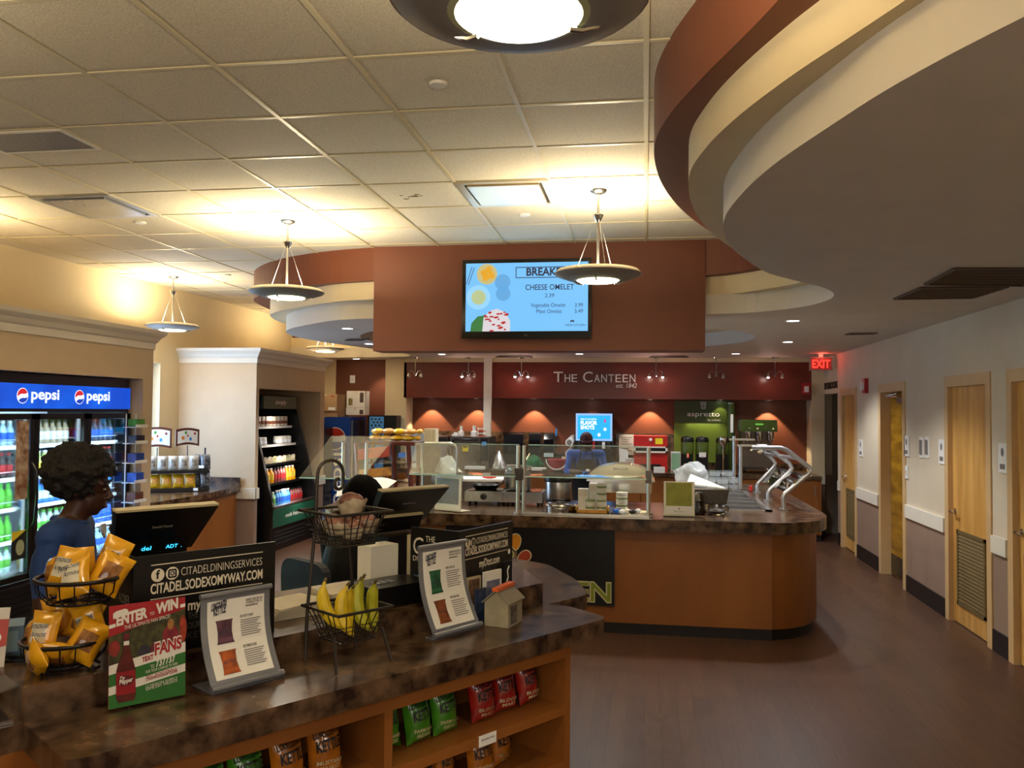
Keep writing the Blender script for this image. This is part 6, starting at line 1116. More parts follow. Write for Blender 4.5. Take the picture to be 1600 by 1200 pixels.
for r_ in range(12):
    for c_ in range(4): m = MB(); fpoly(m, Fv, ell(0.07 + c_ * 0.062 + (0.031 if r_ % 2 else 0), 1.65 - r_ * 0.05, 0.017, None, 8), 0.0045); m.build('dot', ink, t) if 0.07 + c_ * 0.062 + (0.031 if r_ % 2 else 0) < w_ * 0.53 else m.bm.free()
kraft = pm('kraft_board', '#a9855c', 0.7, var=0.06); tape = pm('parcel_tape', '#c9ad84', 0.4, var=0.03)
def carton(x0, x1, y0, y1, z0, z1, mat, lab, name='cardboard_box', extra=None):
    t = thing(name, lab, 'box', ((x0 + x1) / 2, (y0 + y1) / 2, z0)); MB().box(x0, y0, z0, x1, y1, z1).build('carton', mat, t, bevel=0.004); MB().box(x0 + (x1 - x0) * 0.45, y0 - 0.001, z1 - 0.03, x0 + (x1 - x0) * 0.55, y1, z1 + 0.001).build('tape', tape, t); Fb = Fr((x0, y0, z0), (1, 0, 0), (0, 0, 1)); w_, h_ = x1 - x0, z1 - z0
    for nm, (f0, g0, f1, g1), mt in extra or []: m = MB(); fq(m, Fb, w_ * f0, h_ * g0, w_ * f1, h_ * g1, 0.002); m.build(nm, mt, t)
    return t
z_ = zt_; tp = aty(530, 616, 12.7).z
carton(aty(505, 1, 12.7).x, aty(540, 1, 12.7).x, 12.62, 13.1, z_ + 0.001, z_ + 0.09, kraft, 'flat brown carton under the big box on the blue vending cooler')
carton(aty(503, 1, 12.65).x, aty(538, 1, 12.65).x, 12.6, 13.1, z_ + 0.093, tp, kraft, 'big brown cardboard box with a white label on the blue vending cooler', extra=[('shipping_label', (0.62, 0.05, 0.93, 0.22), paper), ('red_print', (0.72, 0.84, 0.9, 0.9), red_pl), ('torn_sticker', (0.0, 0.38, 0.2, 0.58), paper)])
x0, x1 = aty(551, 1, 12.98).x, aty(580, 1, 12.98).x; wb = pm('white_carton', '#d2ccc2', 0.6, var=0.05)
carton(x0 - 0.0, x1, 12.96, 13.18, 1.712, aty(560, 637, 12.98).z, wb, 'lower white carton on top of the dotted cooler', extra=[('brown_print', (0.72, 0.1, 0.92, 0.7), pm('carton_print', '#5a4030', 0.6, var=0.3, scale=40))])
carton(x0 + 0.01, x1, 12.96, 13.18, aty(560, 637, 12.98).z + 0.003, aty(560, 611, 12.98).z, wb, 'upper white carton with a small picture on top of the dotted cooler', extra=[('picture', (0.1, 0.12, 0.32, 0.55), pm('carton_picture', '#4a3a1e', 0.6, var=0.4, scale=40, hex2='#8a7a3a')), ('brown_print', (0.72, 0.3, 0.92, 0.9), MATS['carton_print'])])
# ================================================================== CHECKOUT COUNTER
ZL0, ZR0 = 0.90, 0.995
CKM = Matrix(((UX.x, NX.x, 0, O0.x), (UX.y, NX.y, 0, O0.y), (0, 0, 1, 0), (0, 0, 0, 1)))      # (u, n, z) -> world
def rc(pts, r, n=5):
    """round the corners of a plan outline; r is a number or a list per corner"""
    out = []; m = len(pts)
    for i in range(m):
        p0, p, p1 = Vector(pts[i - 1]), Vector(pts[i]), Vector(pts[(i + 1) % m]); rr = r[i] if isinstance(r, (list, tuple)) else r
        if rr <= 0: out.append((p.x, p.y)); continue
        a = p + (p0 - p).normalized() * rr; b = p + (p1 - p).normalized() * rr
        for k in range(n + 1): t_ = k / n; q_ = a.lerp(p, t_).lerp(p.lerp(b, t_), t_); out.append((q_.x, q_.y))
    return out
plan = rc([(0.0, 0.33), (0.0, -0.04), (-1.2, 0.02), (-1.2, -0.62), (0.0, -0.75), (2.6, -0.78), (2.62, -1.25), (2.95, -1.25), (2.95, -0.72), (2.74, -0.33), (2.50, -0.03), (2.2, -0.03), (2.235, 0.07), (2.20, 0.33)], [0.05, 0, 0, 0, 0, 0, 0, 0.05, 0.05, 0.1, 0.09, 0, 0.03, 0.07])
t = thing('checkout_counter', 'stepped brown stone checkout counter with amber shelf front in the foreground', 'counter', ck(1.0, 0.0), CKR)
m = MB(); m.prism(plan, ZL0 - 0.075, ZL0, CKM); m.build('countertop', stone, t, bevel=0.007)
m = MB(); m.prism(rc([(0.0, -0.05), (0.0, -0.72), (2.58, -0.72), (2.19, -0.055)], 0.006, 1), ZL0, ZR0, CKM); m.build('raised_block', stone, t, bevel=0.004)
def cbox(mb, u0, n0, z0, u1, n1, z1): return mb.box(u0, n0, z0, u1, n1, z1, CKM)
NF, TK = 0.28, 0.035
m = MB(); cbox(m, 0.03, -0.06, 0.09, 2.0, -0.04, ZL0 - 0.075); m.build('shelf_back', orange_wood, t)
for u, nm in ((0.03, 'end_panel'), (1.03, 'divider'), (1.965, 'end_panel')): m = MB(); cbox(m, u, -0.04, 0.09, u + TK, NF, ZL0 - 0.075); m.build(nm, orange_wood, t)
m = MB(); cbox(m, 0.03, NF - 0.02, 0.762, 2.0, NF + 0.002, ZL0 - 0.075); m.build('top_rail', orange_wood, t)
for u0, u1 in ((0.065, 1.03), (1.065, 1.965)):
    for z in (0.525, 0.295, 0.09): m = MB(); cbox(m, u0, -0.04, z, u1, NF, z + 0.038); m.build('shelf', orange_wood, t)
m = MB(); cbox(m, 0.05, -0.02, 0.0, 1.98, NF - 0.05, 0.09); m.build('toe_kick', black_rubber, t)
m = MB(); m.prism([(2.0, -0.1), (2.2, -0.1), (2.62, -0.38), (2.85, -0.74), (2.85, -1.2), (2.66, -1.2), (2.5, -0.7), (2.0, -0.7)], 0.0, ZL0 - 0.075, CKM); m.build('end_cabinet', orange_wood, t)
m = MB(); m.prism([(-1.18, 0.0), (0.03, -0.03), (0.03, -0.6), (-1.18, -0.58)], 0.0, ZL0 - 0.075, CKM); m.build('side_cabinet', orange_wood, t)
t = thing('black_mat', 'dark glossy inset mat on the counter left of the raised block', 'mat', ck(-0.4, -0.2, ZL0)); m = MB(); cbox(m, -0.9, -0.5, ZL0 + 0.001, -0.02, -0.07, ZL0 + 0.006); m.build('mat', pm('gloss_mat', '#141110', 0.15, var=0.1), t); m = MB(); cbox(m, -0.9, -0.07, ZL0 + 0.001, -0.02, -0.055, ZL0 + 0.008); m.build('metal_edge', steel, t)
# price tag on the upper shelf edge
q = ckpx(762, 1152, NF + 0.004); t = thing('price_tag', 'white price tag on the shelf edge under the red chip bags', 'tag', ck(q[0], NF + 0.002, q[1] - 0.02)); Ft = Fr(ck(q[0] - 0.045, NF + 0.001, 0.522), UX, (0, 0, 1)); m = MB(); fq(m, Ft, 0, 0, 0.09, 0.042, 0.004, 0.003); m.build('card', paper, t); text('Lowcountry Kettle', Ft, 0.045, 0.022, 0.008, grey_ink, t, align='CENTER', width=0.07, off=0.005)
# ---- kettle chip bags on the shelves
def kettle(nm, c, c2, flavour, seed, ink_c='#17120c'):
    me = bag_mesh('chip_bag', foil(nm, c, c2, 9), None, 0.125, 0.178, 0.05, seed); o = bpy.data.objects.new('chip_bag', me); C.objects.link(o)
    Fb = Fr((0, 0, 0), (1, 0, 0), (0, 0, 1)); kin = pm('bag_ink_' + nm, ink_c, 0.5, var=0.0); cr = pm('bag_cream_ink', '#cdbf98', 0.5, var=0.0)
    for s, x, y, h, w_, mt, sk in (('LOWCOUNTRY', -0.05, 0.122, 0.022, 0.10, kin, 0.12), ('KETTLE', -0.045, 0.078, 0.036, 0.085, kin, 0.12), (flavour[0], -0.045, 0.038, 0.013, 0.09, cr, 0.0), (flavour[1], -0.035, 0.019, 0.013, 0.07, cr, 0.0)):
        tx = text(s, Fb, x, y, h, mt, None, width=w_, off=0.0, skew=sk, bold=0.02)
        for v in tx.data.vertices:
            u, vv = v.co.x / 0.125 + 0.5, v.co.z / 0.178; u = min(max(u, 0.02), 0.98); vv = min(max(vv, 0.02), 0.98); v.co.y = -0.05 * 1.16 * (math.sin(PI * u) ** 0.55) * (math.sin(PI * vv) ** 0.5) - 0.003 - (0.0008 if v.co.y < -0.0002 else 0)
        tx.parent = o
    return o
KG, KR, KM = kettle('green', '#4f9a1e', '#2f6a14', ('FARM HAND', 'FRIED PICKLE'), 11), kettle('red', '#b5281c', '#7c1612', ('BLOODY', 'MARY'), 12), kettle('mustard', '#c9781a', '#8a4d10', ('MUSTARD', 'BBQ SAUCE'), 13)
used = set()
def putk(src, u, n, z, lab, grp, lean=-0.22, turn=0.0):
    loc = ck(u, n, z)
    if src.name not in used: used.add(src.name); o = place(src, loc, 0)
    else: o = dup(src, loc)
    o.rotation_euler = (lean, 0, CKR + turn); return tag(o, lab, 'snack bag', grp)
su = 0.566
for k, u in enumerate((1.145, 1.275, 1.405)): putk(KG, u, 0.165 - 0.03 * (k == 0), su, 'green kettle chip bag, %s from left on the upper right shelf' % ORD[k], 'green kettle chips', turn=(-0.15, 0.1, 0.05)[k])
for k, u in enumerate((1.50, 1.60, 1.74, 1.88)): putk(KR, u, (0.055, 0.17, 0.15, 0.15)[k], su, 'red kettle chip bag, %s from left on the upper right shelf' % ORD[k], 'red kettle chips', turn=(0.3, 0.0, -0.1, 0.15)[k])
for k, u in enumerate((1.31, 1.45, 1.60, 1.75)): putk(KM, u, (0.15, 0.11, 0.16, 0.12)[k], 0.336, 'orange kettle chip bag, %s from left on the lower right shelf' % ORD[k], 'orange kettle chips', turn=(0.1, 0.3, -0.1, 0.2)[k])
for k, u in enumerate((0.46, 0.59)): putk(KG, u, 0.16, su, 'green kettle chip bag, %s on the upper left shelf' % ['left one', 'right one'][k], 'green kettle chips')
for k, u in enumerate((0.73, 0.87)): putk(KM, u, 0.17, su, 'orange kettle chip bag, %s on the upper left shelf' % ['left one', 'right one'][k], 'orange kettle chips', turn=(0.1, -0.1)[k])

# ---- poster holders
def bagpts(cx, cy, w_, h_, ang=0.0):
    p = [(-w_ / 2, -h_ / 2), (w_ / 2, -h_ / 2), (w_ * 0.44, -h_ * 0.38), (w_ * 0.40, 0), (w_ * 0.44, h_ * 0.38), (w_ / 2, h_ / 2), (-w_ / 2, h_ / 2), (-w_ * 0.44, h_ * 0.38), (-w_ * 0.40, 0), (-w_ * 0.44, -h_ * 0.38)]
    return [(cx + x * math.cos(ang) - y * math.sin(ang), cy + x * math.sin(ang) + y * math.cos(ang)) for x, y in p]
silver = pm('satin_aluminium', '#8f9299', 0.35, 0.6, var=0.05)
def holder(px0, px1, h, lab, cols, heads, tilt=0.30, z=ZL0, fd=0.13):
    p0, p1 = atz(*px0, z), atz(*px1, z); r = (p1 - p0); w_ = r.length; r.normalize(); nb = Vector((0, 0, 1)).cross(r).normalized()      # towards the back
    t = thing('poster_holder', lab, 'poster holder', (p0 + p1) / 2, 0, 'silver poster holders'); up = (Vector((0, 0, 1)) + nb * tilt).normalized(); F = Fr(p0 + Vector((0, 0, 0.016)), r, up)
    bend = lambda y: -0.03 * math.sin(PI * min(max(y / h, 0), 1)) * 1.0
    def sheet(x0, y0, x1, y1, off, mat, nm, th=0.0015, n_=9):
        m = MB()
        for k in range(n_):
            a, b = y0 + (y1 - y0) * k / n_, y0 + (y1 - y0) * (k + 1) / n_
            m.hexa([F.p(x0, a, off + bend(a) - th), F.p(x1, a, off + bend(a) - th), F.p(x1, b, off + bend(b) - th), F.p(x0, b, off + bend(b) - th), F.p(x0, a, off + bend(a)), F.p(x1, a, off + bend(a)), F.p(x1, b, off + bend(b)), F.p(x0, b, off + bend(b))])
        return m.build(nm, mat, t)
    sheet(0, 0, w_, h, 0.0, silver, 'back_plate', 0.004); sh = sheet(0.022, 0.022, w_ - 0.022, h - 0.02, 0.002, paper, 'poster')
    m = MB(); m.cyl(F.p(-0.004, 0, 0.004), F.p(w_ + 0.004, 0, 0.004), 0.011, seg=10); m.build('bottom_clamp', silver, t, True); m = MB(); m.cyl(F.p(-0.004, h, 0.002), F.p(w_ + 0.004, h, 0.002), 0.009, seg=10); m.build('top_clamp', silver, t, True)
    m = MB(); b0, b1 = p0 + nb * fd, p1 + nb * fd; m.hexa([p0, p1, b1, b0, p0 + Vector((0, 0, .005)), p1 + Vector((0, 0, .005)), b1 + Vector((0, 0, .005)), b0 + Vector((0, 0, .005))]); m.build('foot', silver, t)
    ih = h - 0.04; iw = w_ - 0.044
    def at(fx, fy): return 0.022 + iw * fx, 0.022 + ih * fy
    def put(o_):
        if o_ is None: return
        Mi = wm(t).inverted()
        for v in o_.data.vertices:
            d = (wm(t) @ v.co) - F.o; y = d.dot(F.u); v.co = Mi @ ((wm(t) @ v.co) + F.n * bend(y))
    dk = pm('poster_navy', '#3a3d4a', 0.6, var=0.0)
    for s, fx, fy, hh, wd, sk in (('LOWCOUNTRY', 0.06, 0.875, 0.022, 0.27, 0.15), ('KETTLE', 0.10, 0.81, 0.026, 0.21, 0.15)): x, y = at(fx, fy); put(text(s, F, x, y, hh, dk, t, width=iw * wd, off=0.0042, skew=sk, bold=0.03))
    for s, fy, wd in (('HANDCRAFTED IN', 0.93, 0.3), ('CHARLESTON, SC', 0.895, 0.3), ('lowcountrykettle.com', 0.86, 0.22)): x, y = at(0.66, fy); put(text(s, F, x, y, 0.008, grey_ink, t, width=iw * wd, off=0.0042))
    for k, (c, fy) in enumerate(zip(cols, (0.59, 0.20))):
        x, y = at(0.28, fy); m = MB(); fpoly(m, F, bagpts(x, y, iw * 0.30, ih * 0.30), 0.0042 + 0.0002); put(m.build('chip_bag_picture', pm('print_' + c[1:], c, 0.55, var=0.3, scale=30), t)); x, y = at(0.19, fy - 0.02); put(text('KETTLE', F, x, y, 0.012, dk, t, width=iw * 0.18, off=0.0054)); m = MB(); x, y = at(0.28, fy - 0.10); fpoly(m, F, [(x - iw * 0.12, y - 0.008), (x + iw * 0.12, y - 0.008), (x + iw * 0.12, y + 0.006), (x - iw * 0.12, y + 0.006)], 0.0056); put(m.build('bag_band_picture', pm('print_band_' + c[1:], c, 0.6, var=0.1), t))
        x, y = at(0.56, fy + 0.14); put(text(heads[k], F, x, y, 0.009, grey_ink, t, width=iw * 0.24, off=0.0042))
        for j in range(8): m = MB(); x, y = at(0.56, fy + 0.10 - 0.028 * j); fq(m, F, x, y, x + iw * (0.36 - 0.03 * (j * 7 % 3)), y + 0.0028, 0.0042, 0.0004); put(m.build('text_line', grey_ink, t))
    return t
holder((331, 1087), (440, 1059), 0.288, 'silver poster holder beside the red bottle poster, purple and orange bags pictured', ('#6d4354', '#b4571c'), ('BLOODY MARY', 'SPICY PIMENTO CHEESE'))
holder((678, 1001), (750, 981), 0.345, 'silver poster holder right of the bananas, green and orange bags pictured', ('#2f6a48', '#8a4a22'), ('FRIED PICKLE', 'MUSTARD BBQ'), 0.28, fd=0.05)
# ---- red soda competition poster
p0, p1 = atz(169, 1112, ZL0), atz(289, 1088, ZL0); r = p1 - p0; w_ = r.length; r.normalize(); nb = Vector((0, 0, 1)).cross(r).normalized()
t = thing('soda_poster', 'red and green Enter to Win card with a soda bottle picture, standing at the left', 'poster', (p0 + p1) / 2); h = 0.30; F = Fr(p0 + Vector((0, 0, 0.005)), r, (Vector((0, 0, 1)) + nb * 0.06))
pr_, pg, pw = pm('poster_red', '#a01c24', 0.45, var=0.08), pm('poster_green', '#2c6a2a', 0.45, var=0.1), pm('poster_white', '#d8d2c6', 0.5, var=0.03)
m = MB(); fq(m, F, 0, 0, w_, h, 0.0, 0.003); m.build('card', pr_, t)
def pp(nm, pts, mat, off): m = MB(); fpoly(m, F, [(w_ * x, h * y) for x, y in pts], off, 0.0004); return m.build(nm, mat, t)
pp('photo_band', [(0, 0.40), (1, 0.40), (1, 0.88), (0, 0.70)], pm('crowd_photo', '#4a4a22', 0.5, var=0.4, scale=45, hex2='#2a2412'), 0.001)
for k, (x, y, rx, ry, c) in enumerate(((0.80, 0.62, 0.11, 0.12, '#8a2430'), (0.80, 0.74, 0.045, 0.055, '#a8743c'), (0.97, 0.68, 0.05, 0.14, '#a03a20'), (0.45, 0.50, 0.08, 0.08, '#33303c'), (0.60, 0.52, 0.07, 0.07, '#6a2028'), (0.07, 0.58, 0.07, 0.08, '#8a2a20'))): pp('crowd_figure', ell(x, y, rx, ry, 14), pm('crowd_' + c[1:], c, 0.5, var=0.25, scale=40), 0.0016 + k * 1e-4)
for k, (a, b, mt) in enumerate(((0.0, 0.16, pg), (0.14, 0.22, pw), (0.22, 0.36, pg), (0.34, 0.42, pw))): pp('stripe', [(0, a - 0.01 if a else 0), (1, a + 0.10 if a else 0), (1, b + 0.12), (0, b)], mt, 0.0024 + 0.0003 * k)
pp('stripe', [(0, 0.815), (1, 0.935), (1, 0.90), (0, 0.78)], pw, 0.0012)
pp('title_band', [(0.08, 0.785), (0.93, 0.89), (0.93, 0.97), (0.08, 0.87)], pr_, 0.0018); pp('crest', [(0.05, 0.87), (0.24, 0.895), (0.24, 0.945), (0.20, 0.96), (0.09, 0.945), (0.05, 0.925)], pw, 0.0022)
text('ENTER', F, w_ * 0.09, h * 0.80, 0.030, pw, t, width=w_ * 0.40, off=0.0026, skew=0.16, bold=0.05); text('TO', F, w_ * 0.52, h * 0.855, 0.010, pw, t, width=w_ * 0.06, off=0.0026, skew=0.16); text('WIN', F, w_ * 0.60, h * 0.865, 0.030, pw, t, width=w_ * 0.30, off=0.0026, skew=0.16, bold=0.05)
text('THE ULTIMATE FAN SPACE!', F, w_ * 0.19, h * 0.752, 0.011, pw, t, width=w_ * 0.60, off=0.0026, skew=0.13)
text('FANS', F, w_ * 0.58, h * 0.45, 0.036, pw, t, width=w_ * 0.37, off=0.0042, skew=0.13, bold=0.09); text('FANS', F, w_ * 0.585, h * 0.453, 0.034, pr_, t, width=w_ * 0.36, off=0.0050, skew=0.13, bold=0.03)
text('TEXT', F, w_ * 0.42, h * 0.405, 0.014, pr_, t, width=w_ * 0.15, off=0.0042, skew=0.13, bold=0.04); text('TO', F, w_ * 0.53, h * 0.325, 0.011, pw, t, width=w_ * 0.05, off=0.0042, skew=0.13); text('737737', F, w_ * 0.60, h * 0.335, 0.020, pw, t, width=w_ * 0.26, off=0.0042, skew=0.13, bold=0.03)
for s, y, mt in (('FOR YOUR CHANCE TO WIN', 0.285, pw), ('SEC FOOTBALL', 0.235, pr_), ('CHAMPIONSHIP GAME', 0.21, pr_), ('12 MONTH SUPPLY', 0.14, pw), ('GAME DAY TAILGATE', 0.115, pw)): text(s, F, w_ * 0.47, h * y, 0.0085, mt, t, width=w_ * 0.42, off=0.0042, skew=0.11)
bt = [(0.12, 0.05), (0.32, 0.05), (0.34, 0.10), (0.33, 0.36), (0.31, 0.42), (0.27, 0.52), (0.245, 0.60), (0.24, 0.66), (0.19, 0.66), (0.185, 0.60), (0.16, 0.52), (0.11, 0.42), (0.09, 0.36), (0.09, 0.10)]
bt = [(x, y) for x, y in bt]; pp('bottle_picture', bt, pm('bottle_print', '#5a1a14', 0.35, var=0.2, scale=40), 0.0054); pp('bottle_label_picture', [(0.09, 0.12), (0.335, 0.12), (0.332, 0.345), (0.09, 0.345)], pm('bottle_label_print', '#8f1420', 0.4, var=0.1), 0.0060); pp('bottle_cap_picture', [(0.18, 0.66), (0.25, 0.66), (0.25, 0.71), (0.18, 0.71)], pm('bottle_cap_print', '#6a1c24', 0.4, var=0.05), 0.0060); pp('bottle_collar_picture', [(0.18, 0.60), (0.25, 0.60), (0.25, 0.64), (0.18, 0.64)], pw, 0.0060)
pp('oval_badge', ell(0.212, 0.255, 0.105, 0.05, 20), pm('badge_maroon', '#5a0c16', 0.4, var=0.0), 0.0064); text('Dr', F, w_ * 0.14, h * 0.255, 0.014, pw, t, width=w_ * 0.06, off=0.0070, skew=0.1, bold=0.03); text('Pepper', F, w_ * 0.13, h * 0.225, 0.013, pw, t, width=w_ * 0.17, off=0.0070, skew=0.1, bold=0.03)
m = MB(); m.hexa([F.p(w_ * 0.3, 0, -0.003), F.p(w_ * 0.7, 0, -0.003), F.p(w_ * 0.7, 0, -0.05), F.p(w_ * 0.3, 0, -0.05), F.p(w_ * 0.4, h * 0.6, -0.003), F.p(w_ * 0.6, h * 0.6, -0.003), F.p(w_ * 0.6, h * 0.6, -0.005), F.p(w_ * 0.4, h * 0.6, -0.005)]); m.build('easel_back', pw, t)
# ---- cookie stand : two round wire bowls
wire_b = pm('black_wire', '#171210', 0.4, 0.4, var=0.1)
bc = ck(0.165, -0.165); zU = aty(124, 902, bc.y).z; zLr = aty(103, 998, bc.y).z
t = thing('cookie_stand', 'two tier round black wire stand full of yellow cookie bags', 'wire basket', (bc.x, bc.y, ZR0))
def ring(c, rx, ry, z, rad, rot=0.0, n=32): return MB().tube([(c.x + rx * math.cos(2 * PI * i / n), c.y + ry * math.sin(2 * PI * i / n), z) for i in range(n)], rad, seg=8, closed=True)
cU = aty(124, 902, bc.y); cL = aty(102, 998, bc.y); CU, CL = Vector((cU.x, bc.y, 0)), Vector((cL.x, bc.y, 0)); RB = 0.122
for cc, z, nm in ((CU, zU, 'upper_bowl'), (CL, zLr, 'lower_bowl')):
    b = ring(cc, RB, RB, z, 0.0065).build(nm, wire_b, t, True); ring(cc, RB * 0.72, RB * 0.72, z - 0.07, 0.004).build('bottom_ring', wire_b, b, True)
    for k in range(18): a = 2 * PI * k / 18; MB().tube([(cc.x + RB * math.cos(a), cc.y + RB * math.sin(a), z), (cc.x + RB * 0.95 * math.cos(a), cc.y + RB * 0.95 * math.sin(a), z - 0.04), (cc.x + RB * 0.72 * math.cos(a), cc.y + RB * 0.72 * math.sin(a), z - 0.07), (cc.x, cc.y, z - 0.072)], 0.0022, seg=5).build('wire', wire_b, b)
MB().tube([(CL.x - 0.02, CL.y + 0.13, ZR0 + 0.006), (CL.x, CL.y + 0.135, zLr), (CU.x, CU.y + 0.13, zU), (CU.x, CU.y + 0.12, zU - 0.02)], 0.006, seg=8).build('back_post', wire_b, t)
for k in range(3): a = 0.5 + 2 * PI * k / 3; MB().tube([(CL.x + 0.08 * math.cos(a), CL.y + 0.08 * math.sin(a), zLr - 0.07), (CL.x + 0.1 * math.cos(a), CL.y + 0.1 * math.sin(a), ZR0 + 0.004)], 0.005, seg=6).build('foot', wire_b, t)
cook = bag_mesh('cookie_bag', foil('cookie', '#e0a818', '#c88a12', 5), foil('cookie_print', '#ece4cc'), 0.10, 0.13, 0.028, 21); cook2 = bag_mesh('cookie_bag', foil('cookie', '#e0a818'), foil('cookie_brown', '#a8743a', '#6a3e1a', 25), 0.10, 0.125, 0.03, 22)
blue_i = pm('cookie_blue', '#1f3a62', 0.5, var=0.0)
CB_ = bpy.data.objects.new('cookie_bag', cook); C.objects.link(CB_); Fb = Fr((0, 0, 0), (1, 0, 0), (0, 0, 1))
for s, x, y, h, wd in (('Famous', -0.036, 0.075, 0.018, 0.066), ('Amos', -0.018, 0.052, 0.016, 0.048)):
    tx = text(s, Fb, x, y, h, blue_i, CB_, width=wd, off=0.0, shear=0.25, skew=0.12)
    for v in tx.data.vertices: u, vv = min(max(v.co.x / 0.1 + 0.5, .02), .98), min(max(v.co.z / 0.13, .02), .98); v.co.y = -0.028 * 1.2 * (math.sin(PI * u) ** 0.55) * (math.sin(PI * vv) ** 0.5) - 0.003 - (0.0006 if v.co.y < -0.0002 else 0)
first = [True]
def cookie(c, dx, dy, z, rot, lab, lettered):
    p = (c.x + dx, c.y + dy, z)
    if lettered:
        o = CB_ if first[0] else dup(CB_); first[0] = False
    else: o = bpy.data.objects.new('cookie_bag', cook2); C.objects.link(o)
    o.location = p; o.rotation_euler = rot; return tag(o, lab, 'cookie bag', 'yellow cookie bags')
for k, (dx, dy, dz, rot, let) in enumerate(((-0.035, -0.05, -0.02, (-0.35, 0.12, -0.1), 1), (0.03, -0.065, -0.035, (-0.5, -0.25, 0.25), 1), (0.075, -0.01, -0.03, (-0.3, 0.5, 0.5), 0), (-0.08, 0.0, -0.05, (-0.2, -0.35, -0.4), 0), (0.05, 0.05, 0.0, (-0.15, 0.35, 0.0), 1), (-0.02, 0.05, -0.03, (0.1, -0.1, 0.1), 0))): cookie(CU, dx, dy, zU + dz - 0.01, rot, 'yellow cookie bag, %s in the upper bowl of the cookie stand' % ['front left', 'front middle', 'front right', 'far left', 'rear right', 'rear middle'][k], let)
for k, (dx, dy, dz, rot, let) in enumerate(((-0.035, -0.07, -0.025, (-0.25, 0.03, -0.05), 1), (0.07, -0.05, -0.04, (-0.3, 0.5, 0.4), 0), (-0.09, -0.02, -0.05, (-0.2, -0.5, -0.5), 0), (0.02, 0.03, 0.0, (-0.1, 0.3, 0.1), 0), (0.08, 0.03, -0.01, (0.0, -0.3, 0.2), 1), (-0.05, 0.05, 0.0, (0.1, -0.2, -0.1), 0), (0.0, -0.02, -0.055, (0.9, 0.1, 0.4), 0), (-0.055, -0.055, -0.06, (0.5, 0.9, -0.2), 0))): cookie(CL, dx, dy, zLr + dz - 0.01, rot, 'yellow cookie bag, %s in the lower bowl of the cookie stand' % ['front lettered one', 'front right', 'far left', 'rear middle', 'rear right', 'rear left', 'flat at the bottom', 'bottom left'][k], let)
# ---- fruit and pastry stand : two square wire baskets
S0 = (ckpx(543, 947, 0.10)[0], 0.10); iron = pm('iron_wire', '#3a332d', 0.4, 0.5, var=0.1)
t = thing('fruit_stand', 'two tier square wire basket stand holding bananas below and pastries above', 'wire basket', ck(*S0, ZL0), CKR)
cw = ck(*S0); zlo = aty(543, 947, cw.y).z; zup = aty(548, 799, cw.y).z
def sq_basket(z, du, dn, sz, dep, nm):
    u, n_ = S0[0] + du, S0[1] + dn; c = [(u - sz, n_ - sz), (u + sz, n_ - sz), (u + sz, n_ + sz), (u - sz, n_ + sz)]; cb = [(u + (a - u) * 0.62, n_ + (b - n_) * 0.62) for a, b in c]
    b = MB().tube([ck(a, q_, z) for a, q_ in c], 0.0055, seg=8, closed=True).build(nm, iron, t, True); MB().tube([ck(a, q_, z - dep) for a, q_ in cb], 0.004, seg=6, closed=True).build('bottom_ring', iron, b, True)
    for i in range(4):
        for k in range(1, 7):
            f = k / 7; a = Vector(c[i]).lerp(Vector(c[(i + 1) % 4]), f); d = Vector(cb[i]).lerp(Vector(cb[(i + 1) % 4]), f); MB().tube([ck(a.x, a.y, z), ck((a.x * 0.45 + d.x * 0.55), (a.y * 0.45 + d.y * 0.55), z - dep * 0.5), ck(d.x, d.y, z - dep)], 0.0022, seg=5).build('wire', iron, b)
    for f in (0.2, 0.4, 0.6, 0.8): a, d = Vector(cb[0]).lerp(Vector(cb[1]), f), Vector(cb[3]).lerp(Vector(cb[2]), f); MB().cyl(ck(a.x, a.y, z - dep), ck(d.x, d.y, z - dep), 0.002, seg=5).build('wire', iron, b)
    for zz in (0.45, 0.6, 0.75, 0.9): MB().tube([ck(c[i][0] + (cb[i][0] - c[i][0]) * zz, c[i][1] + (cb[i][1] - c[i][1]) * zz, z - dep * zz) for i in range(4)], 0.0014, seg=4, closed=True).build('wire', iron, b)
    return c
sq_basket(zlo, 0, 0, 0.115, 0.11, 'lower_basket'); sq_basket(zup, 0.0, -0.02, 0.12, 0.115, 'upper_basket')
U_, N_ = S0
for su_ in (-0.09, 0.09): MB().tube([ck(U_ + su_ * 1.2, N_ - 0.10, ZL0 + 0.006), ck(U_ + su_ * 1.1, N_ - 0.105, zlo - 0.02), ck(U_ + su_ * 0.8, N_ - 0.11, zup - 0.09)], 0.0065, seg=8).build('upright', iron, t)
for su_ in (-0.10, 0.10): MB().cyl(ck(U_ + su_, N_ + 0.07, zlo - 0.08), ck(U_ + su_ * 1.15, N_ + 0.11, ZL0 + 0.004), 0.006, seg=6).build('foot', iron, t)
zh = aty(550, 722, cw.y).z; pth = [ck(U_ - 0.06, N_ - 0.12, zup - 0.09), ck(U_ - 0.055, N_ - 0.13, zup + 0.02), ck(U_ - 0.05, N_ - 0.13, zh - 0.05)] + [ck(U_ - 0.05 + 0.055 * (1 - math.cos(a)), N_ - 0.13, zh - 0.05 + 0.05 * math.sin(a)) for a in [PI * k / 8 for k in range(1, 9)]] + [ck(U_ + 0.06, N_ - 0.13, zh - 0.085)] + [ck(U_ + 0.042 + 0.02 * math.cos(a), N_ - 0.13, zh - 0.09 - 0.02 * math.sin(a)) for a in [PI * k / 6 for k in range(1, 10)]]
MB().tube(pth, 0.0065, seg=8).build('handle', iron, t, True)
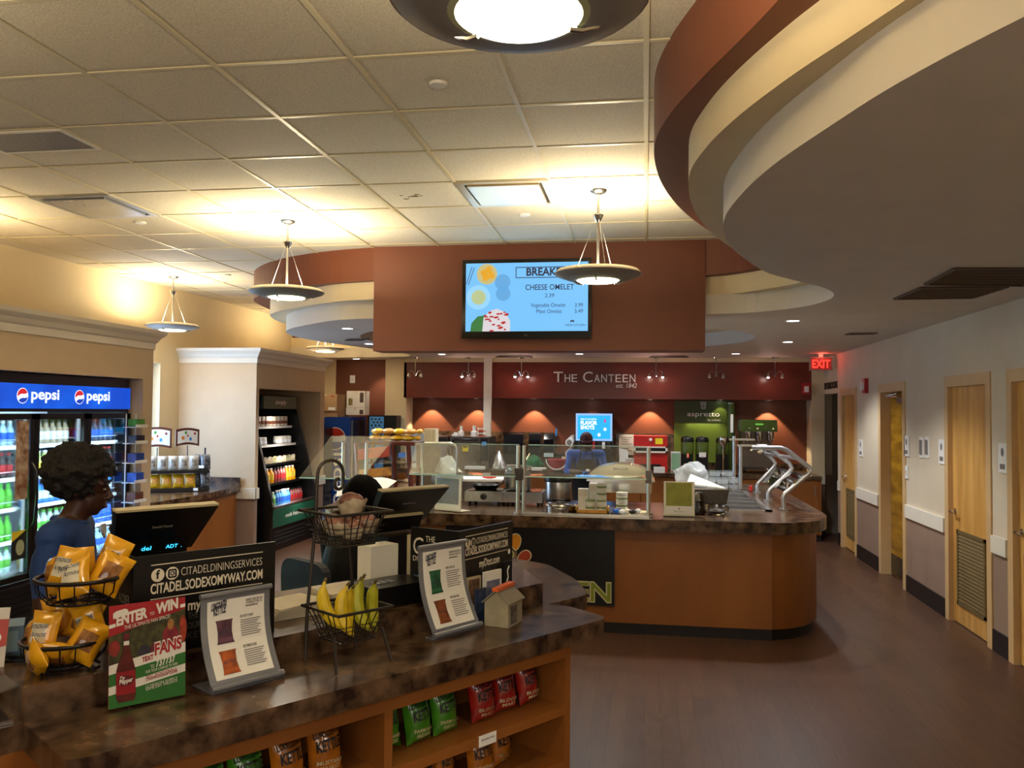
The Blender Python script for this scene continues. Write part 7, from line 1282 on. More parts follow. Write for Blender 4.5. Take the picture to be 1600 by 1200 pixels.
def banana_mesh(nm, bend=1.0, col='#c9b31c', seed=0):
    m = MB(); n = 14; L = 0.205; R = 0.13 / bend; pts = []; rad = []
    for k in range(n + 1):
        s = k / n; a = (s - 0.5) * L / R; pts.append((R * (math.cos(a) - 1), 0, -R * math.sin(a))); rad.append([0.0052, 0.006, 0.0075, 0.016, 0.0205, 0.0225, 0.023, 0.0235, 0.0235, 0.023, 0.0225, 0.0205, 0.016, 0.009, 0.0045][k])
    m.tube(pts, rad, seg=8); 
    for f in m.bm.faces: c = f.calc_center_median(); f.material_index = 1 if c.z > 0.078 or c.z < -0.094 else 0
    return m.build('banana', [pm('banana_' + col[1:], col, 0.4, var=0.12, scale=18), pm('banana_tip', '#5a4a1c', 0.6, var=0.2)], None, True)
bp = banana_mesh('banana', 1.0, '#d0b21e'); bg_ = banana_mesh('banana', 0.85, '#a9a824'); st_m = pm('fruit_sticker', '#e0d8cc', 0.5, var=0.0)
BN = [(-0.095, 0.00, -0.10, 0.35, 2.6, bp, 'first from left, fully yellow'), (-0.05, 0.035, -0.14, 0.12, 2.2, bp, 'second from left with a sticker'), (-0.012, 0.015, -0.15, -0.12, 1.6, bp, 'third from left in the front bunch'), (0.02, 0.03, -0.13, 0.22, 2.3, bg_, 'fourth from left, greenish'), (0.045, -0.005, -0.10, 0.05, 2.0, bg_, 'fifth from left, tallest and greenish'), (0.088, 0.025, -0.14, -0.12, 1.4, bg_, 'sixth, rightmost and curved')]
for k, (du, dn, dz, tilt, yaw, src, lab) in enumerate(BN):
    o = src if k in (0, 3) else dup(src); o.location = ck(U_ + du, N_ + dn, zlo + 0.035 + dz * 0.25); o.rotation_euler = (tilt * 0.6, tilt, CKR + yaw); tag(o, 'banana, %s, in the lower wire basket' % lab, 'banana', 'bananas in the lower basket')
    if k in (1, 2, 3):
        s_ = MB().ball((0, 0, 0), 0.010, 0.003, 0.010, 10, 6).build('sticker', st_m, None); s_.parent = o; s_.location = (0.021, 0.0, -0.02) if src is bp else (0.020, 0, -0.02); s_.rotation_euler = (0, 0, PI / 2)
pas = pm('pastry_brown', '#8a5a4a', 0.45, var=0.35, scale=22, hex2='#4a2a22'); pap = pm('muffin_paper', '#cfbfa0', 0.6, var=0.2, scale=30)
def pastry(du, dn, dz, r, lab, cup=True):
    p = ck(U_ + du, N_ - 0.02 + dn, zup + dz); t = thing('wrapped_pastry', lab, 'pastry', p, du * 9, 'wrapped pastries in the upper basket'); m = MB(); m.ball(p, r, r * 0.95, r * 0.85, 16, 10)
    for v in m.bm.verts: v.co += (v.co - Vector(p)) * 0.16 * noise.noise(v.co * 40)
    m.build('filling', pas, t, True)
    m = MB(); n = 28; m.bm.verts.ensure_lookup_table(); A = [m.bm.verts.new(Vector(p) + Vector((r * 0.75 * math.cos(2 * PI * i / n), r * 0.75 * math.sin(2 * PI * i / n), -r * 0.8))) for i in range(n)]; Bv = [m.bm.verts.new(Vector(p) + Vector((r * (1.15 + 0.1 * (i % 2)) * math.cos(2 * PI * i / n), r * (1.15 + 0.1 * (i % 2)) * math.sin(2 * PI * i / n), r * (0.3 + 0.35 * noise.noise(Vector((i * 0.7, du * 50, 0))))))) for i in range(n)]
    for i in range(n): m._f([A[i], A[(i + 1) % n], Bv[(i + 1) % n], Bv[i]])
    m._f(A[::-1]); m.build('paper_wrap', pap, t, True)
for a in ((0.03, -0.01, 0.022, 0.047, 'wrapped pastry on top of the pile in the upper basket'), (-0.055, 0.03, -0.045, 0.04, 'wrapped pastry at the front left of the upper basket'), (0.0, 0.045, -0.06, 0.042, 'wrapped pastry at the front middle of the upper basket'), (0.06, 0.035, -0.045, 0.042, 'wrapped pastry at the right of the upper basket'), (-0.02, -0.045, -0.05, 0.04, 'wrapped pastry at the rear of the upper basket')): pastry(*a)
# ---- black wrapped sign boxes
sb = pm('sign_box_black', '#0c0b0b', 0.4, var=0.1); cwi = pm('sign_cream', '#ded3bc', 0.5, var=0.0); skyp = pm('sky_photo', '#5a9cc8', 0.4, var=0.15, scale=6)
def sign_box(Mx, w_, d, h, lab, left_text, name='sign_box'):
    """Mx: local x along front, -y is front, z up ; origin front left foot"""
    t = thing(name, lab, 'sign', Mx.to_translation()); MB().box(0, 0, 0, w_, 0.012, h, Mx).build('front_board', sb, t); MB().box(0, 0.012, 0, 0.012, d, h, Mx).build('side_board', sb, t)
    R3 = Mx.to_3x3(); Ff = Fr(Mx @ Vector((0, 0, 0)), R3 @ Vector((1, 0, 0)), (0, 0, 1)); Fl = Fr(Mx @ Vector((0, d, 0)), R3 @ Vector((0, -1, 0)), (0, 0, 1))
    for y in (h * 0.90, h * 0.56): m = MB(); fq(m, Ff, w_ * 0.11, y, w_ * 0.90, y + 0.003, 0.0012); m.build('rule', cwi, t)
    for k, (fx, g) in enumerate(((0.155, 'f'), (0.25, ''))):
        m = MB(); fpoly(m, Ff, ell(w_ * fx, h * 0.80, h * 0.066, None, 20), 0.0012); m.build('round_badge', cwi, t)
        if g: text('f', Ff, w_ * fx, h * 0.765, 0.028, sb, t, align='CENTER', off=0.0024, bold=0.02)
        else:
            m = MB(); r_ = h * 0.036; c_ = [(w_ * fx - r_, h * 0.80 - r_), (w_ * fx + r_, h * 0.80 - r_), (w_ * fx + r_, h * 0.80 + r_), (w_ * fx - r_, h * 0.80 + r_)]
            for i in range(4): m.bar(Ff.p(*c_[i], 0.002), Ff.p(*c_[(i + 1) % 4], 0.002), 0.005, 0.0008, up=Ff.n)
            m.build('camera_outline', sb, t); m = MB(); m.tube([Ff.p(w_ * fx + r_ * 0.5 * math.cos(2 * PI * i / 12), h * 0.80 + r_ * 0.5 * math.sin(2 * PI * i / 12), 0.002) for i in range(12)], 0.0018, seg=4, closed=True); m.build('camera_lens', sb, t)
    text('CITADELDININGSERVICES', Ff, w_ * 0.31, h * 0.765, 0.027, cwi, t, width=w_ * 0.585, off=0.0014, bold=-0.012); text('CITADEL.SODEXOMYWAY.COM', Ff, w_ * 0.11, h * 0.62, 0.032, cwi, t, width=w_ * 0.79, off=0.0014, bold=0.022)
    text('myDtxt.com', Ff, w_ * 0.36, h * 0.40, 0.034, cwi, t, width=w_ * 0.38, off=0.0014, bold=0.02)
    for k, s in enumerate(('THE DINING TEXT', 'OUR DINING APP', 'KEYWORD')): text(s, Ff, w_ * 0.36, h * (0.31 - 0.10 * k), 0.022, pm('sign_grey', '#4a4642', 0.5, var=0.0), t, width=w_ * 0.34, off=0.0014)
    m = MB(); fq(m, Fl, 0.008, 0.0, d - 0.004, h * 0.42, 0.0012); m.build('sky_picture', skyp if left_text == 1 else pm('dark_strip', '#151210', 0.4, var=0.0), t)
    if left_text == 1: text('CITADEL', Fl, d * 0.08, h * 0.52, 0.03, pm('side_grey', '#8a8478', 0.5, var=0.0), t, width=d * 0.82, off=0.0014)
    else:
        text('THE', Fl, d * 0.32, h * 0.80, 0.026, cwi, t, width=d * 0.2, off=0.0014); text('C', Fl, d * 0.06, h * 0.60, 0.075, cwi, t, width=d * 0.21, off=0.0014); text('ITADEL', Fl, d * 0.30, h * 0.61, 0.042, cwi, t, width=d * 0.60, off=0.0014); text('DINING SERVICES', Fl, d * 0.06, h * 0.50, 0.022, cwi, t, width=d * 0.86, off=0.0014)
        text('VISA', Fl, d * 0.10, h * 0.22, 0.022, pm('card_blue', '#7aa0c8', 0.5, var=0.0), t, width=d * 0.2, off=0.003); 
        for k, c in enumerate(('#c8402c', '#d9962c')): m = MB(); fpoly(m, Fl, ell(d * (0.40 + 0.08 * k), h * 0.25, h * 0.045, None, 14), 0.0026 + 0.0003 * k); m.build('card_mark', pm('card_' + c[1:], c, 0.5, var=0.0), t)
    return t
def ckM(u, n_, z, turn=0.0): return Matrix.Translation(ck(u, n_, z)) @ Matrix.Rotation(CKR + turn, 4, 'Z')
sign_box(ckM(0.325, -0.11, ZR0), 0.50, 0.20, 0.325, 'black sign box around the left register lettered CITADEL.SODEXOMYWAY.COM', 1)
pb = atz(800, 912, ZR0); Ang = CKR + math.radians(13); Rb = Matrix.Rotation(Ang, 4, 'Z'); fl = pb - Rb @ Vector((0.43, 0, 0)); sign_box(Matrix.Translation(fl) @ Rb, 0.43, 0.26, 0.29, 'black sign box around the right register, its side lettered The Citadel Dining Services', 2)
# ---- registers
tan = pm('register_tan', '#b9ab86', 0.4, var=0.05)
def register(u0, u1, zt0, n0, lab, chars, tanstrip, disp_z):
    t = thing('cash_register', lab, 'cash register', ck((u0 + u1) / 2, n0 - 0.2, ZR0), CKR); um = (u0 + u1) / 2; hw = (u1 - u0) / 2
    m = MB(); cbox(m, um - 0.12, n0 - 0.35, ZR0, um + 0.12, n0 - 0.12, zt0 - 0.22); m.build('base', black, t, bevel=0.008)
    m = MB(); A = [(u0 + 0.05, n0 - 0.22, zt0 - 0.17), (u1 - 0.03, n0 - 0.22, zt0 - 0.17), (u1, n0 - 0.06, zt0), (u0, n0 - 0.06, zt0), (u0 + 0.05, n0 - 0.25, zt0 - 0.16), (u1 - 0.03, n0 - 0.25, zt0 - 0.16), (u1, n0 - 0.10, zt0 + 0.006), (u0, n0 - 0.10, zt0 + 0.006)]
    m.hexa([CKM @ Vector(p) for p in A]); D_ = m.build('monitor', black, t)
    m = MB(); m.hexa([CKM @ Vector(p) for p in ((u0, n0 - 0.06, zt0), (u1, n0 - 0.06, zt0), (u1, n0 - 0.10, zt0 + 0.006), (u0, n0 - 0.10, zt0 + 0.006), (u0, n0 - 0.058, zt0 + 0.008), (u1, n0 - 0.058, zt0 + 0.008), (u1, n0 - 0.10, zt0 + 0.014), (u0, n0 - 0.10, zt0 + 0.014))]); m.build('lit_monitor_edge', tan, t)  # ceiling light on the black monitor's top edge, put into a tan strip
    slope = (Vector((0, 0, 1)) * 0.17 + NX * 0.16).normalized(); Fm = Fr(CKM @ Vector((um, n0 - 0.14, zt0 - 0.085)) + slope.cross(UX) * -0.0, UX, slope); text('StealthTouch', Fm, 0, 0.02, 0.012, pm('register_grey', '#a49c90', 0.5, var=0.0), t, align='CENTER', width=0.075, off=0.003)
    d0 = disp_z; dw = 0.125
    m = MB(); m.hexa([CKM @ Vector(p) for p in ((um - dw, n0 - 0.20, d0 - 0.07), (um + dw, n0 - 0.20, d0 - 0.07), (um + dw, n0 - 0.30, d0 - 0.07), (um - dw, n0 - 0.30, d0 - 0.07), (um - dw, n0 - 0.17, d0), (um + dw, n0 - 0.17, d0), (um + dw, n0 - 0.26, d0 + 0.01), (um - dw, n0 - 0.26, d0 + 0.01))]); m.build('customer_display', black, t)
    if tanstrip: m = MB(); m.hexa([CKM @ Vector(p) for p in ((um - dw, n0 - 0.165, d0 + 0.002), (um + dw, n0 - 0.165, d0 + 0.002), (um + dw - 0.01, n0 - 0.24, d0 + 0.055), (um - dw + 0.03, n0 - 0.24, d0 + 0.055), (um - dw, n0 - 0.165, d0 + 0.008), (um + dw, n0 - 0.165, d0 + 0.008), (um + dw - 0.01, n0 - 0.24, d0 + 0.061), (um - dw + 0.03, n0 - 0.24, d0 + 0.061))]); m.build('tan_hood', tan, t)
    if chars:
        Fd_ = Fr(CKM @ Vector((um - dw, n0 - 0.198, d0 - 0.066)), UX, (Vector((0, 0, 0.07)) + NX * 0.03)); bl = em('display_cyan', '#39c4ff', 2.2); text('del', Fd_, 0.075, 0.03, 0.017, bl, t, width=0.035, off=0.003); text('ADT  .', Fd_, 0.165, 0.03, 0.015, bl, t, width=0.06, off=0.003)
    return t
ua, za = ckpx(182, 803, -0.36); ub, zb = ckpx(342, 790, -0.36); ud, zd = ckpx(288, 838, -0.48)
register(ua, ub, (za + zb) / 2, -0.30, 'black cash register with cyan digits on its rear display, at the left sign box', True, False, zd)
ua, za = ckpx(598, 773, -0.5); ub, zb = ckpx(702, 759, -0.5)
ud, zd = ckpx(660, 805, -0.6)
register(ua, ub, (za + zb) / 2, -0.44, 'black cash register with a tan hood behind the right sign box', False, True, zd)
# ---- paper goods and small things behind the sign boxes
kb = pm('cream_bag_paper', '#d6cbb4', 0.7, var=0.05)
for k in range(5): m = MB(); cbox(m, -0.12, -0.09, 0, 0.12, 0.09, 0.009); o = m.build('paper_bag', kb, None, bevel=0.002); o.data.transform(Matrix.Translation(-O0)); o.location = ck(1.02, -0.33, ZR0 + 0.0095 * k); o.rotation_euler = (0, 0, 0.06 * k - 0.1); tag(o, 'flat cream paper bag, %s from the bottom of the pile by the left sign box' % ORD[k], 'paper bag', 'flat paper bags by the left sign box')
for k in range(4): m = MB(); cbox(m, -0.10, -0.1, 0, 0.10, 0.1, 0.009); o = m.build('paper_bag', kb, None, bevel=0.002); o.data.transform(Matrix.Translation(-O0)); o.location = ck(1.33, -0.45, ZR0 + 0.0095 * k); o.rotation_euler = (0, 0, 0.1 - 0.05 * k); tag(o, 'flat cream paper bag, %s from the bottom of the pile behind the bananas' % ORD[k], 'paper bag', 'flat paper bags behind the bananas')
u_, z_ = ckpx(590, 900, -0.47)
m = MB(); cbox(m, -0.075, -0.05, 0, 0.075, 0.05, 0.20); 
o = m.build('white_paper_bag', paper, None, bevel=0.004); o.data.transform(Matrix.Translation(-O0)); o.location = ck(u_, -0.47, ZR0); tag(o, 'upright folded white paper bag left of the right sign box', 'paper bag')
m = MB(); cbox(m, -0.19, -0.10, 0, 0.10, 0.09, 0.085); o = m.build('receipt_printer', black, None, bevel=0.02); o.data.transform(Matrix.Translation(-O0)); pu, pz = ckpx(615, 930, -0.22); o.location = ck(pu + 0.03, -0.22, ZR0); tag(o, 'low black receipt printer in front of the right sign box', 'printer')
for k in range(3): m = MB(); cbox(m, pu - 0.10 + k * 0.035, -0.25, ZR0 + 0.085, pu - 0.075 + k * 0.035, -0.20, ZR0 + 0.088); m.build('key', silver, o)
m = MB(); cbox(m, -0.03, -0.02, 0, 0.03, 0.004, 0.10); o = m.build('small_card', tan, None, bevel=0.002); o.data.transform(Matrix.Translation(-O0)); su_, sz_ = ckpx(616, 850, -0.55); o.location = ck(su_ - 0.02, -0.37, ZR0); o.scale = (1, 1, 2.4); tag(o, 'small tan card standing between the pastry basket and the right sign box', 'card')
# house shaped donation box
hu, hn = 1.79, 0.085; t = thing('donation_house', 'small house shaped donation box with an orange ridge and dark arched door', 'donation box', ck(hu, hn, ZL0)); Mh = ckM(hu, hn, ZL0, 0.35); wall_m = pm('house_clear', '#a49a80', 0.3, var=0.15, scale=12)
m = MB(); m.prism([(-0.055, 0), (0.055, 0), (0.055, 0.10), (0, 0.145), (-0.055, 0.10)], -0.07, 0.07, Mh @ Matrix(((0, 0, 1, 0), (1, 0, 0, 0), (0, 1, 0, 0), (0, 0, 0, 1)))); m.build('house_walls', wall_m, t)
for s in (-1, 1): m = MB(); m.hexa([Mh @ Vector(p) for p in ((-0.08, s * 0.062, 0.095), (0.08, s * 0.062, 0.095), (0.08, 0, 0.148), (-0.08, 0, 0.148), (-0.08, s * 0.064, 0.10), (0.08, s * 0.064, 0.10), (0.08, 0, 0.153), (-0.08, 0, 0.153))]); m.build('roof_panel', pm('house_roof', '#8a8070', 0.35, var=0.1), t)
m = MB(); m.box(-0.082, -0.014, 0.147, 0.082, 0.014, 0.162, Mh); m.build('ridge', pm('orange_ridge', '#d9622c', 0.4, var=0.03), t)
Fd2 = Fr(Mh @ Vector((0.0705, 0, 0.0)), Mh.to_3x3() @ Vector((0, 1, 0)), (0, 0, 1)); m = MB(); fpoly(m, Fd2, [(-0.032, 0.003), (0.032, 0.003)] + [(0.032 * math.cos(a), 0.06 + 0.026 * math.sin(a)) for a in [PI * k / 8 for k in range(9)]], 0.0015); m.build('door', ink, t)
Fd3 = Fr(Mh @ Vector((-0.07, -0.0555, 0)), Mh.to_3x3() @ Vector((1, 0, 0)), (0, 0, 1)); m = MB(); fq(m, Fd3, 0.02, 0.01, 0.085, 0.085, 0.0015); m.build('dog_photo', pm('house_photo', '#2a2420', 0.4, var=0.5, scale=50, hex2='#7a7068'), t)
# leaflets and cards
def card_at(px, py, n_, w_, h_, turn, mats, lab, nm, z=ZL0):
    u, _ = ckpx(px, py, n_); Mx = ckM(u, n_, z, turn); t = thing(nm, lab, 'card', ck(u, n_, z)); MB().box(-w_ / 2, 0, 0, w_ / 2, 0.012, h_, Mx).build('card', mats[0], t); Fc = Fr(Mx @ Vector((-w_ / 2, 0, 0)), Mx.to_3x3() @ Vector((1, 0, 0)), (0, 0, 1)); m = MB(); fq(m, Fc, w_ * 0.12, h_ * mats[2], w_ * 0.88, h_ * mats[3], 0.0015); m.build('picture', mats[1], t); return t, Fc
card_at(740, 960, -0.018, 0.09, 0.19, 0.1, (pm('tan_card', '#b5a584', 0.5, var=0.08), pm('people_photo', '#7a5a44', 0.5, var=0.4, scale=40), 0.4, 0.95), 'tan leaflet with a family photo right of the second poster holder', 'leaflet')
card_at(752, 985, 0.005, 0.07, 0.14, 0.2, (pm('blue_card', '#2c3c5c', 0.5, var=0.2, scale=20), pm('blue_photo', '#44587c', 0.5, var=0.4, scale=40), 0.2, 0.9), 'dark blue leaflet in front of the tan leaflet', 'leaflet')
card_at(770, 950, -0.026, 0.115, 0.20, 0.1, (paper, pm('grey_photo', '#8a8a9a', 0.5, var=0.5, scale=25, hex2='#3a4470'), 0.10, 0.80), 'white framed photo card with blue figures behind the donation box', 'photo_card')
t, Fc = card_at(793, 920, -0.085, 0.06, 0.12, 0.1, (sb, pm('dark_photo', '#121214', 0.4, var=0.1), 0.1, 0.9), 'narrow black gift card behind the photo card', 'gift_card', ZR0)
m = MB(); m.tube([Fc.p(0.02, 0.03, 0.003), Fc.p(0.03, 0.05, 0.003), Fc.p(0.024, 0.08, 0.003), Fc.p(0.036, 0.10, 0.003)], 0.003, seg=5); m.build('white_swirl', white_ink, t); m = MB(); fpoly(m, Fc, ell(0.035, 0.165, 0.008, 0.012, 10), 0.003); m.build('white_mark', white_ink, t)
# left edge : bingo sign, pale blue scanner, cables
p_a = atz(-30, 1085, ZL0); p_b = atz(6, 1078, ZL0); r = (p_b - p_a).normalized()
pA_, = (ck(-0.16, -0.14, ZL0),); Mx = Matrix.Translation(atz(1, 1085, ZL0 + 0.014)) @ Matrix.Rotation(CKR - 0.55, 4, 'Z'); t = thing('bingo_sign', 'white and red acrylic sign cut off by the left edge of the picture', 'sign', Mx.to_translation())
up = (Vector((0, 0, 1)) + Mx.to_3x3() @ Vector((0.05, 0.10, 0))).normalized(); Fg = Fr(Mx @ Vector((-0.24, 0, 0)), Mx.to_3x3() @ Vector((1, 0, 0)), up); m = MB(); fq(m, Fg, 0, 0, 0.24, 0.26, 0.0, 0.005); m.build('board', pm('acrylic_white', '#cfc8bc', 0.25, var=0.03), t)
m = MB(); fpoly(m, Fg, [(0, 0.10), (0.12, 0.115), (0.24, 0.145), (0.24, 0.225), (0, 0.225)], 0.0012); m.build('red_field', pm('sign_red', '#b8443c', 0.45, var=0.05), t); text('bingo', Fg, 0.225, 0.155, 0.045, white_ink, t, align='RIGHT', width=0.15, off=0.0026); text('win', Fg, 0.225, 0.05, 0.03, pm('sign_red', '#b8443c'), t, align='RIGHT', width=0.06, off=0.0026)
bu = atz(30, 1030, ZR0); t = thing('card_terminal', 'pale blue card terminal with cables left of the cookie stand', 'card terminal', bu); Mx = Matrix.Translation(bu) @ Matrix.Rotation(CKR - 0.3, 4, 'Z'); MB().box(-0.085, 0.02, 0, 0.01, 0.14, 0.10, Mx).build('body', pm('terminal_blue', '#6a88a4', 0.4, var=0.08), t, bevel=0.008); MB().box(-0.07, 0.0185, 0.02, -0.005, 0.021, 0.085, Mx).build('screen', pm('terminal_screen', '#8fb4d0', 0.15, var=0.03), t)
for k in range(3): MB().tube([Mx @ Vector(p) for p in ((0.0, 0.06, 0.01), (0.05, 0.02, 0.004 + 0.006 * k), (0.02, -0.03 - 0.01 * k, 0.004 + 0.006 * k), (-0.08, -0.01 + 0.015 * k, 0.004 + 0.006 * k), (-0.12, 0.05, 0.004))], 0.004, seg=6).build('cable', black, t, True)
# ================================================================== PEOPLE
def capsule(m, p, q, r0, r1=None, seg=14, n=5):
    r1 = r1 or r0; p, q = Vector(p), Vector(q); pts, rad = [], []; d = (q - p); L = d.length; d.normalize()
    for a in (-1.0, -0.8, -0.45): pts.append(p + d * r0 * a); rad.append(r0 * math.sqrt(max(1 - a * a, 0.0025)))
    for k in range(n + 1): pts.append(p + d * L * k / n); rad.append(r0 + (r1 - r0) * k / n)
    for a in (0.45, 0.8, 1.0): pts.append(q + d * r1 * a); rad.append(r1 * math.sqrt(max(1 - a * a, 0.0025)))
    m.tube(pts, rad, seg=seg)
def loft(m, rings, seg=20):
    """rings: (centre, rx, ry, tilt) ellipses stacked upwards"""
    R = []
    for c, rx, ry in rings:
        c = Vector(c); R.append([m.bm.verts.new(c + Vector((rx * math.cos(2 * PI * i / seg), ry * math.sin(2 * PI * i / seg), 0))) for i in range(seg)])
    for A, B in zip(R, R[1:]):
        for i in range(seg): m._f([A[i], A[(i + 1) % seg], B[(i + 1) % seg], B[i]])
    m._f(R[0][::-1]); m._f(R[-1])
def hand(m, w, d, palm_n, curl=0.5, side=1):
    """palm plus five fingers at wrist w, pointing along d, palm normal palm_n"""
    d = Vector(d).normalized(); pn = Vector(palm_n); pn = (pn - d * pn.dot(d)).normalized(); x = d.cross(pn) * side; w = Vector(w)
    for k in range(4): capsule(m, w + x * (-0.024 + 0.016 * k) * 0.5, w + d * 0.078 + x * (-0.027 + 0.018 * k), 0.014, 0.0105, 8, 2)
    for k, L in enumerate((0.062, 0.075, 0.07, 0.055)):
        b = w + d * 0.084 + x * (-0.029 + 0.0195 * k); e1 = b + (d * math.cos(curl * .5) + pn * math.sin(curl * .5)) * L * 0.45; e2 = e1 + (d * math.cos(curl * 1.2) + pn * math.sin(curl * 1.2)) * L * 0.3; e3 = e2 + (d * math.cos(curl * 1.8) + pn * math.sin(curl * 1.8)) * L * 0.25
        for a_, b_, r_ in ((b, e1, 0.0092), (e1, e2, 0.0085), (e2, e3, 0.0078)): capsule(m, a_, b_, r_, r_ * 0.94, 8, 2)
    t0 = w + d * 0.022 - x * 0.026; t1 = t0 - x * 0.022 + d * 0.032 + pn * 0.012; t2 = t1 + d * 0.03 + pn * 0.010; capsule(m, t0, t1, 0.013, 0.0105, 8, 2); capsule(m, t1, t2, 0.010, 0.0085, 8, 2)
def person(loc, rz, label, J, cloth, skin, lean=None, sc=1.0, shoe=None, hand_curl=0.6, pants=None, sleeve=0.62, female=True):
    """J: joints in local coordinates, front is -y. Body is remeshed into one skin, garments are assigned by region."""
    t_ = thing('person', label, 'person', (0, 0, 0)); m = MB(); P = {k: Vector(v) for k, v in J.items() if k != 'headrot'}
    pel, che, nek, hed = P['pelvis'], P['chest'], P['neck'], P['head']
    sp = [pel + (che - pel) * f for f in (0, .3, .55, .8, 1.0)]
    loft(m, [(pel + Vector((0, 0, -0.09)), 0.13, 0.10), (pel, 0.175, 0.125), (sp[1], 0.155, 0.115), (sp[2], 0.155, 0.12), (sp[3], 0.165, 0.125), (sp[4], 0.16, 0.115), (che + (nek - che) * 0.55, 0.15, 0.09), (che + (nek - che) * 0.85, 0.085, 0.065), (nek, 0.052, 0.052)])
    for s in ('L', 'R'):
        sh, el, wr = P['sh' + s], P['el' + s], P['wr' + s]; capsule(m, che + (nek - che) * 0.55, sh, 0.075, 0.066); capsule(m, sh, el, 0.060, 0.045); capsule(m, el, wr, 0.042, 0.028)
        hp, kn, an = P['hip' + s], P['kn' + s], P['an' + s]; capsule(m, hp, kn, 0.088, 0.058); capsule(m, kn, an, 0.056, 0.038); capsule(m, an + Vector((0, 0, -0.03)), an + Vector((0, -0.15, -0.045)), 0.042, 0.034)
        hand(m, wr, P.get('hd' + s, wr - el), P.get('pn' + s, Vector((0, -1, 0))), hand_curl, 1 if s == 'L' else -1)
    capsule(m, nek + Vector((0, 0, -0.03)), hed + Vector((0, 0.01, -0.06)), 0.054, 0.052)
    HR = J.get('headrot', Matrix()); HM = Matrix.Translation(hed) @ HR
    m.ball((0, 0.012, 0.02), 0.074, 0.094, 0.098, 20, 14, HM); m.ball((0, -0.030, -0.045), 0.055, 0.058, 0.066, 16, 10, HM); m.ball((0, -0.052, -0.088), 0.028, 0.026, 0.022, 12, 8, HM)       # skull, face, chin
    m.tube([HM @ Vector(p) for p in ((0, -0.083, 0.018), (0, -0.096, -0.008), (0, -0.110, -0.028))], [0.009, 0.011, 0.014], seg=8); m.ball((0.013, -0.092, -0.030), 0.010, 0.012, 0.008, 8, 6, HM); m.ball((-0.013, -0.092, -0.030), 0.010, 0.012, 0.008, 8, 6, HM)
    m.ball((0, -0.086, -0.058), 0.026, 0.012, 0.008, 10, 6, HM); m.ball((0, -0.083, -0.069), 0.022, 0.012, 0.008, 10, 6, HM); m.ball((0.03, -0.072, 0.030), 0.026, 0.014, 0.010, 10, 6, HM); m.ball((-0.03, -0.072, 0.030), 0.026, 0.014, 0.010, 10, 6, HM)
    for s in (-1, 1): m.ball((s * 0.078, 0.012, -0.008), 0.010, 0.022, 0.032, 10, 8, HM)
    tmp = m.build('body_tmp', skin, None); mod = tmp.modifiers.new('r', 'REMESH'); mod.mode = 'VOXEL'; mod.voxel_size = 0.0068; sm = tmp.modifiers.new('s', 'SMOOTH'); sm.factor = 0.5; sm.iterations = 3
    bpy.context.view_layer.update(); me = bpy.data.meshes.new_from_object(tmp.evaluated_get(bpy.context.evaluated_depsgraph_get())); bpy.data.objects.remove(tmp); me.name = 'body'
    me.materials.clear()
    for mt in (skin, cloth, pants or cloth, shoe or black): me.materials.append(mt)
    arms = []
    for s in ('L', 'R'): arms.append((P['sh' + s], P['el' + s], P['wr' + s]))
    zneck = nek.z - 0.012
    for f in me.polygons:
        c = f.center; f.use_smooth = True; mi = 0; best = 1e9; onarm = 0
        for a, b, w_ in arms:
            for i, (p, q_) in enumerate(((a, b), (b, w_))):
                d = q_ - p; tt = max(0, min(1, (c - p).dot(d) / d.length_squared)); dist = (c - (p + d * tt)).length
                if dist < best: best = dist; onarm = (i + tt) if dist < 0.066 else -1
        axis = pel + (che - pel) * 0.5
        dh = (c - hed).length
        if onarm > sleeve * 2 and best < 0.06: mi = 0
        elif dh < 0.145: mi = 0
        elif c.z > zneck and (c - nek).length < 0.085: mi = 0
        elif c.z > pel.z - 0.06 - 0.0 and (c - pel).dot(che - pel) > -0.02: mi = 1
        elif c.z < min(P['anL'].z, P['anR'].z) + 0.015: mi = 3
        else: mi = 2
        f.material_index = mi
    body = bpy.data.objects.new('body', me); C.objects.link(body); body.parent = t_
    for s in (-1, 1):
        e = MB().ball((s * 0.030, -0.081, 0.008), 0.0105, 0.007, 0.0045, 12, 8, HM).build('eye', pm('eye_white', '#8f857a', 0.2, var=0.0), t_, True); MB().ball((s * 0.030, -0.0865, 0.008), 0.0055, 0.003, 0.0042, 10, 6, HM).build('iris', pm('iris_dark', '#1c0f08', 0.2, var=0.0), e, True)
        MB().tube([HM @ Vector(p) for p in ((s * 0.014, -0.088, 0.038), (s * 0.032, -0.088, 0.044), (s * 0.05, -0.076, 0.038))], 0.0035, seg=6).build('eyebrow', pm('brow_dark', '#120a07', 0.7, var=0.0), t_, True)
    MB().ball((0, -0.092, -0.063), 0.021, 0.008, 0.0075, 12, 6, HM).build('lips', pm('lips_brown', '#4a2420', 0.45, var=0.1), t_, True)
    t_['HM'] = [v for r_ in HM for v in r_]
    return t_, HM, P
def finish(t_, loc, rz): t_.location = loc; t_.rotation_euler = (0, 0, rz); del t_['HM']; return t_
def hairmesh(name, mat, t_, HM, c, rx, ry, rz, rough, freq, seed, cut=None, seg=40):
    m = MB(); m.ball(c, rx, ry, rz, seg, seg * 2 // 3)
    for v in m.bm.verts:
        p = v.co - Vector(c); v.co = Vector(c) + p * (1 + rough * noise.noise(Vector((p.x * freq + seed, p.y * freq, p.z * freq))) + rough * 0.7 * noise.noise(Vector((p.x * freq * 2.7 + seed, p.y * freq * 2.7, p.z * freq * 2.7))))
    if cut: bmesh.ops.delete(m.bm, geom=[v for v in m.bm.verts if cut(v.co)], context='VERTS')
    for v in m.bm.verts: v.co = HM @ v.co
    return m.build(name, mat, t_, True)
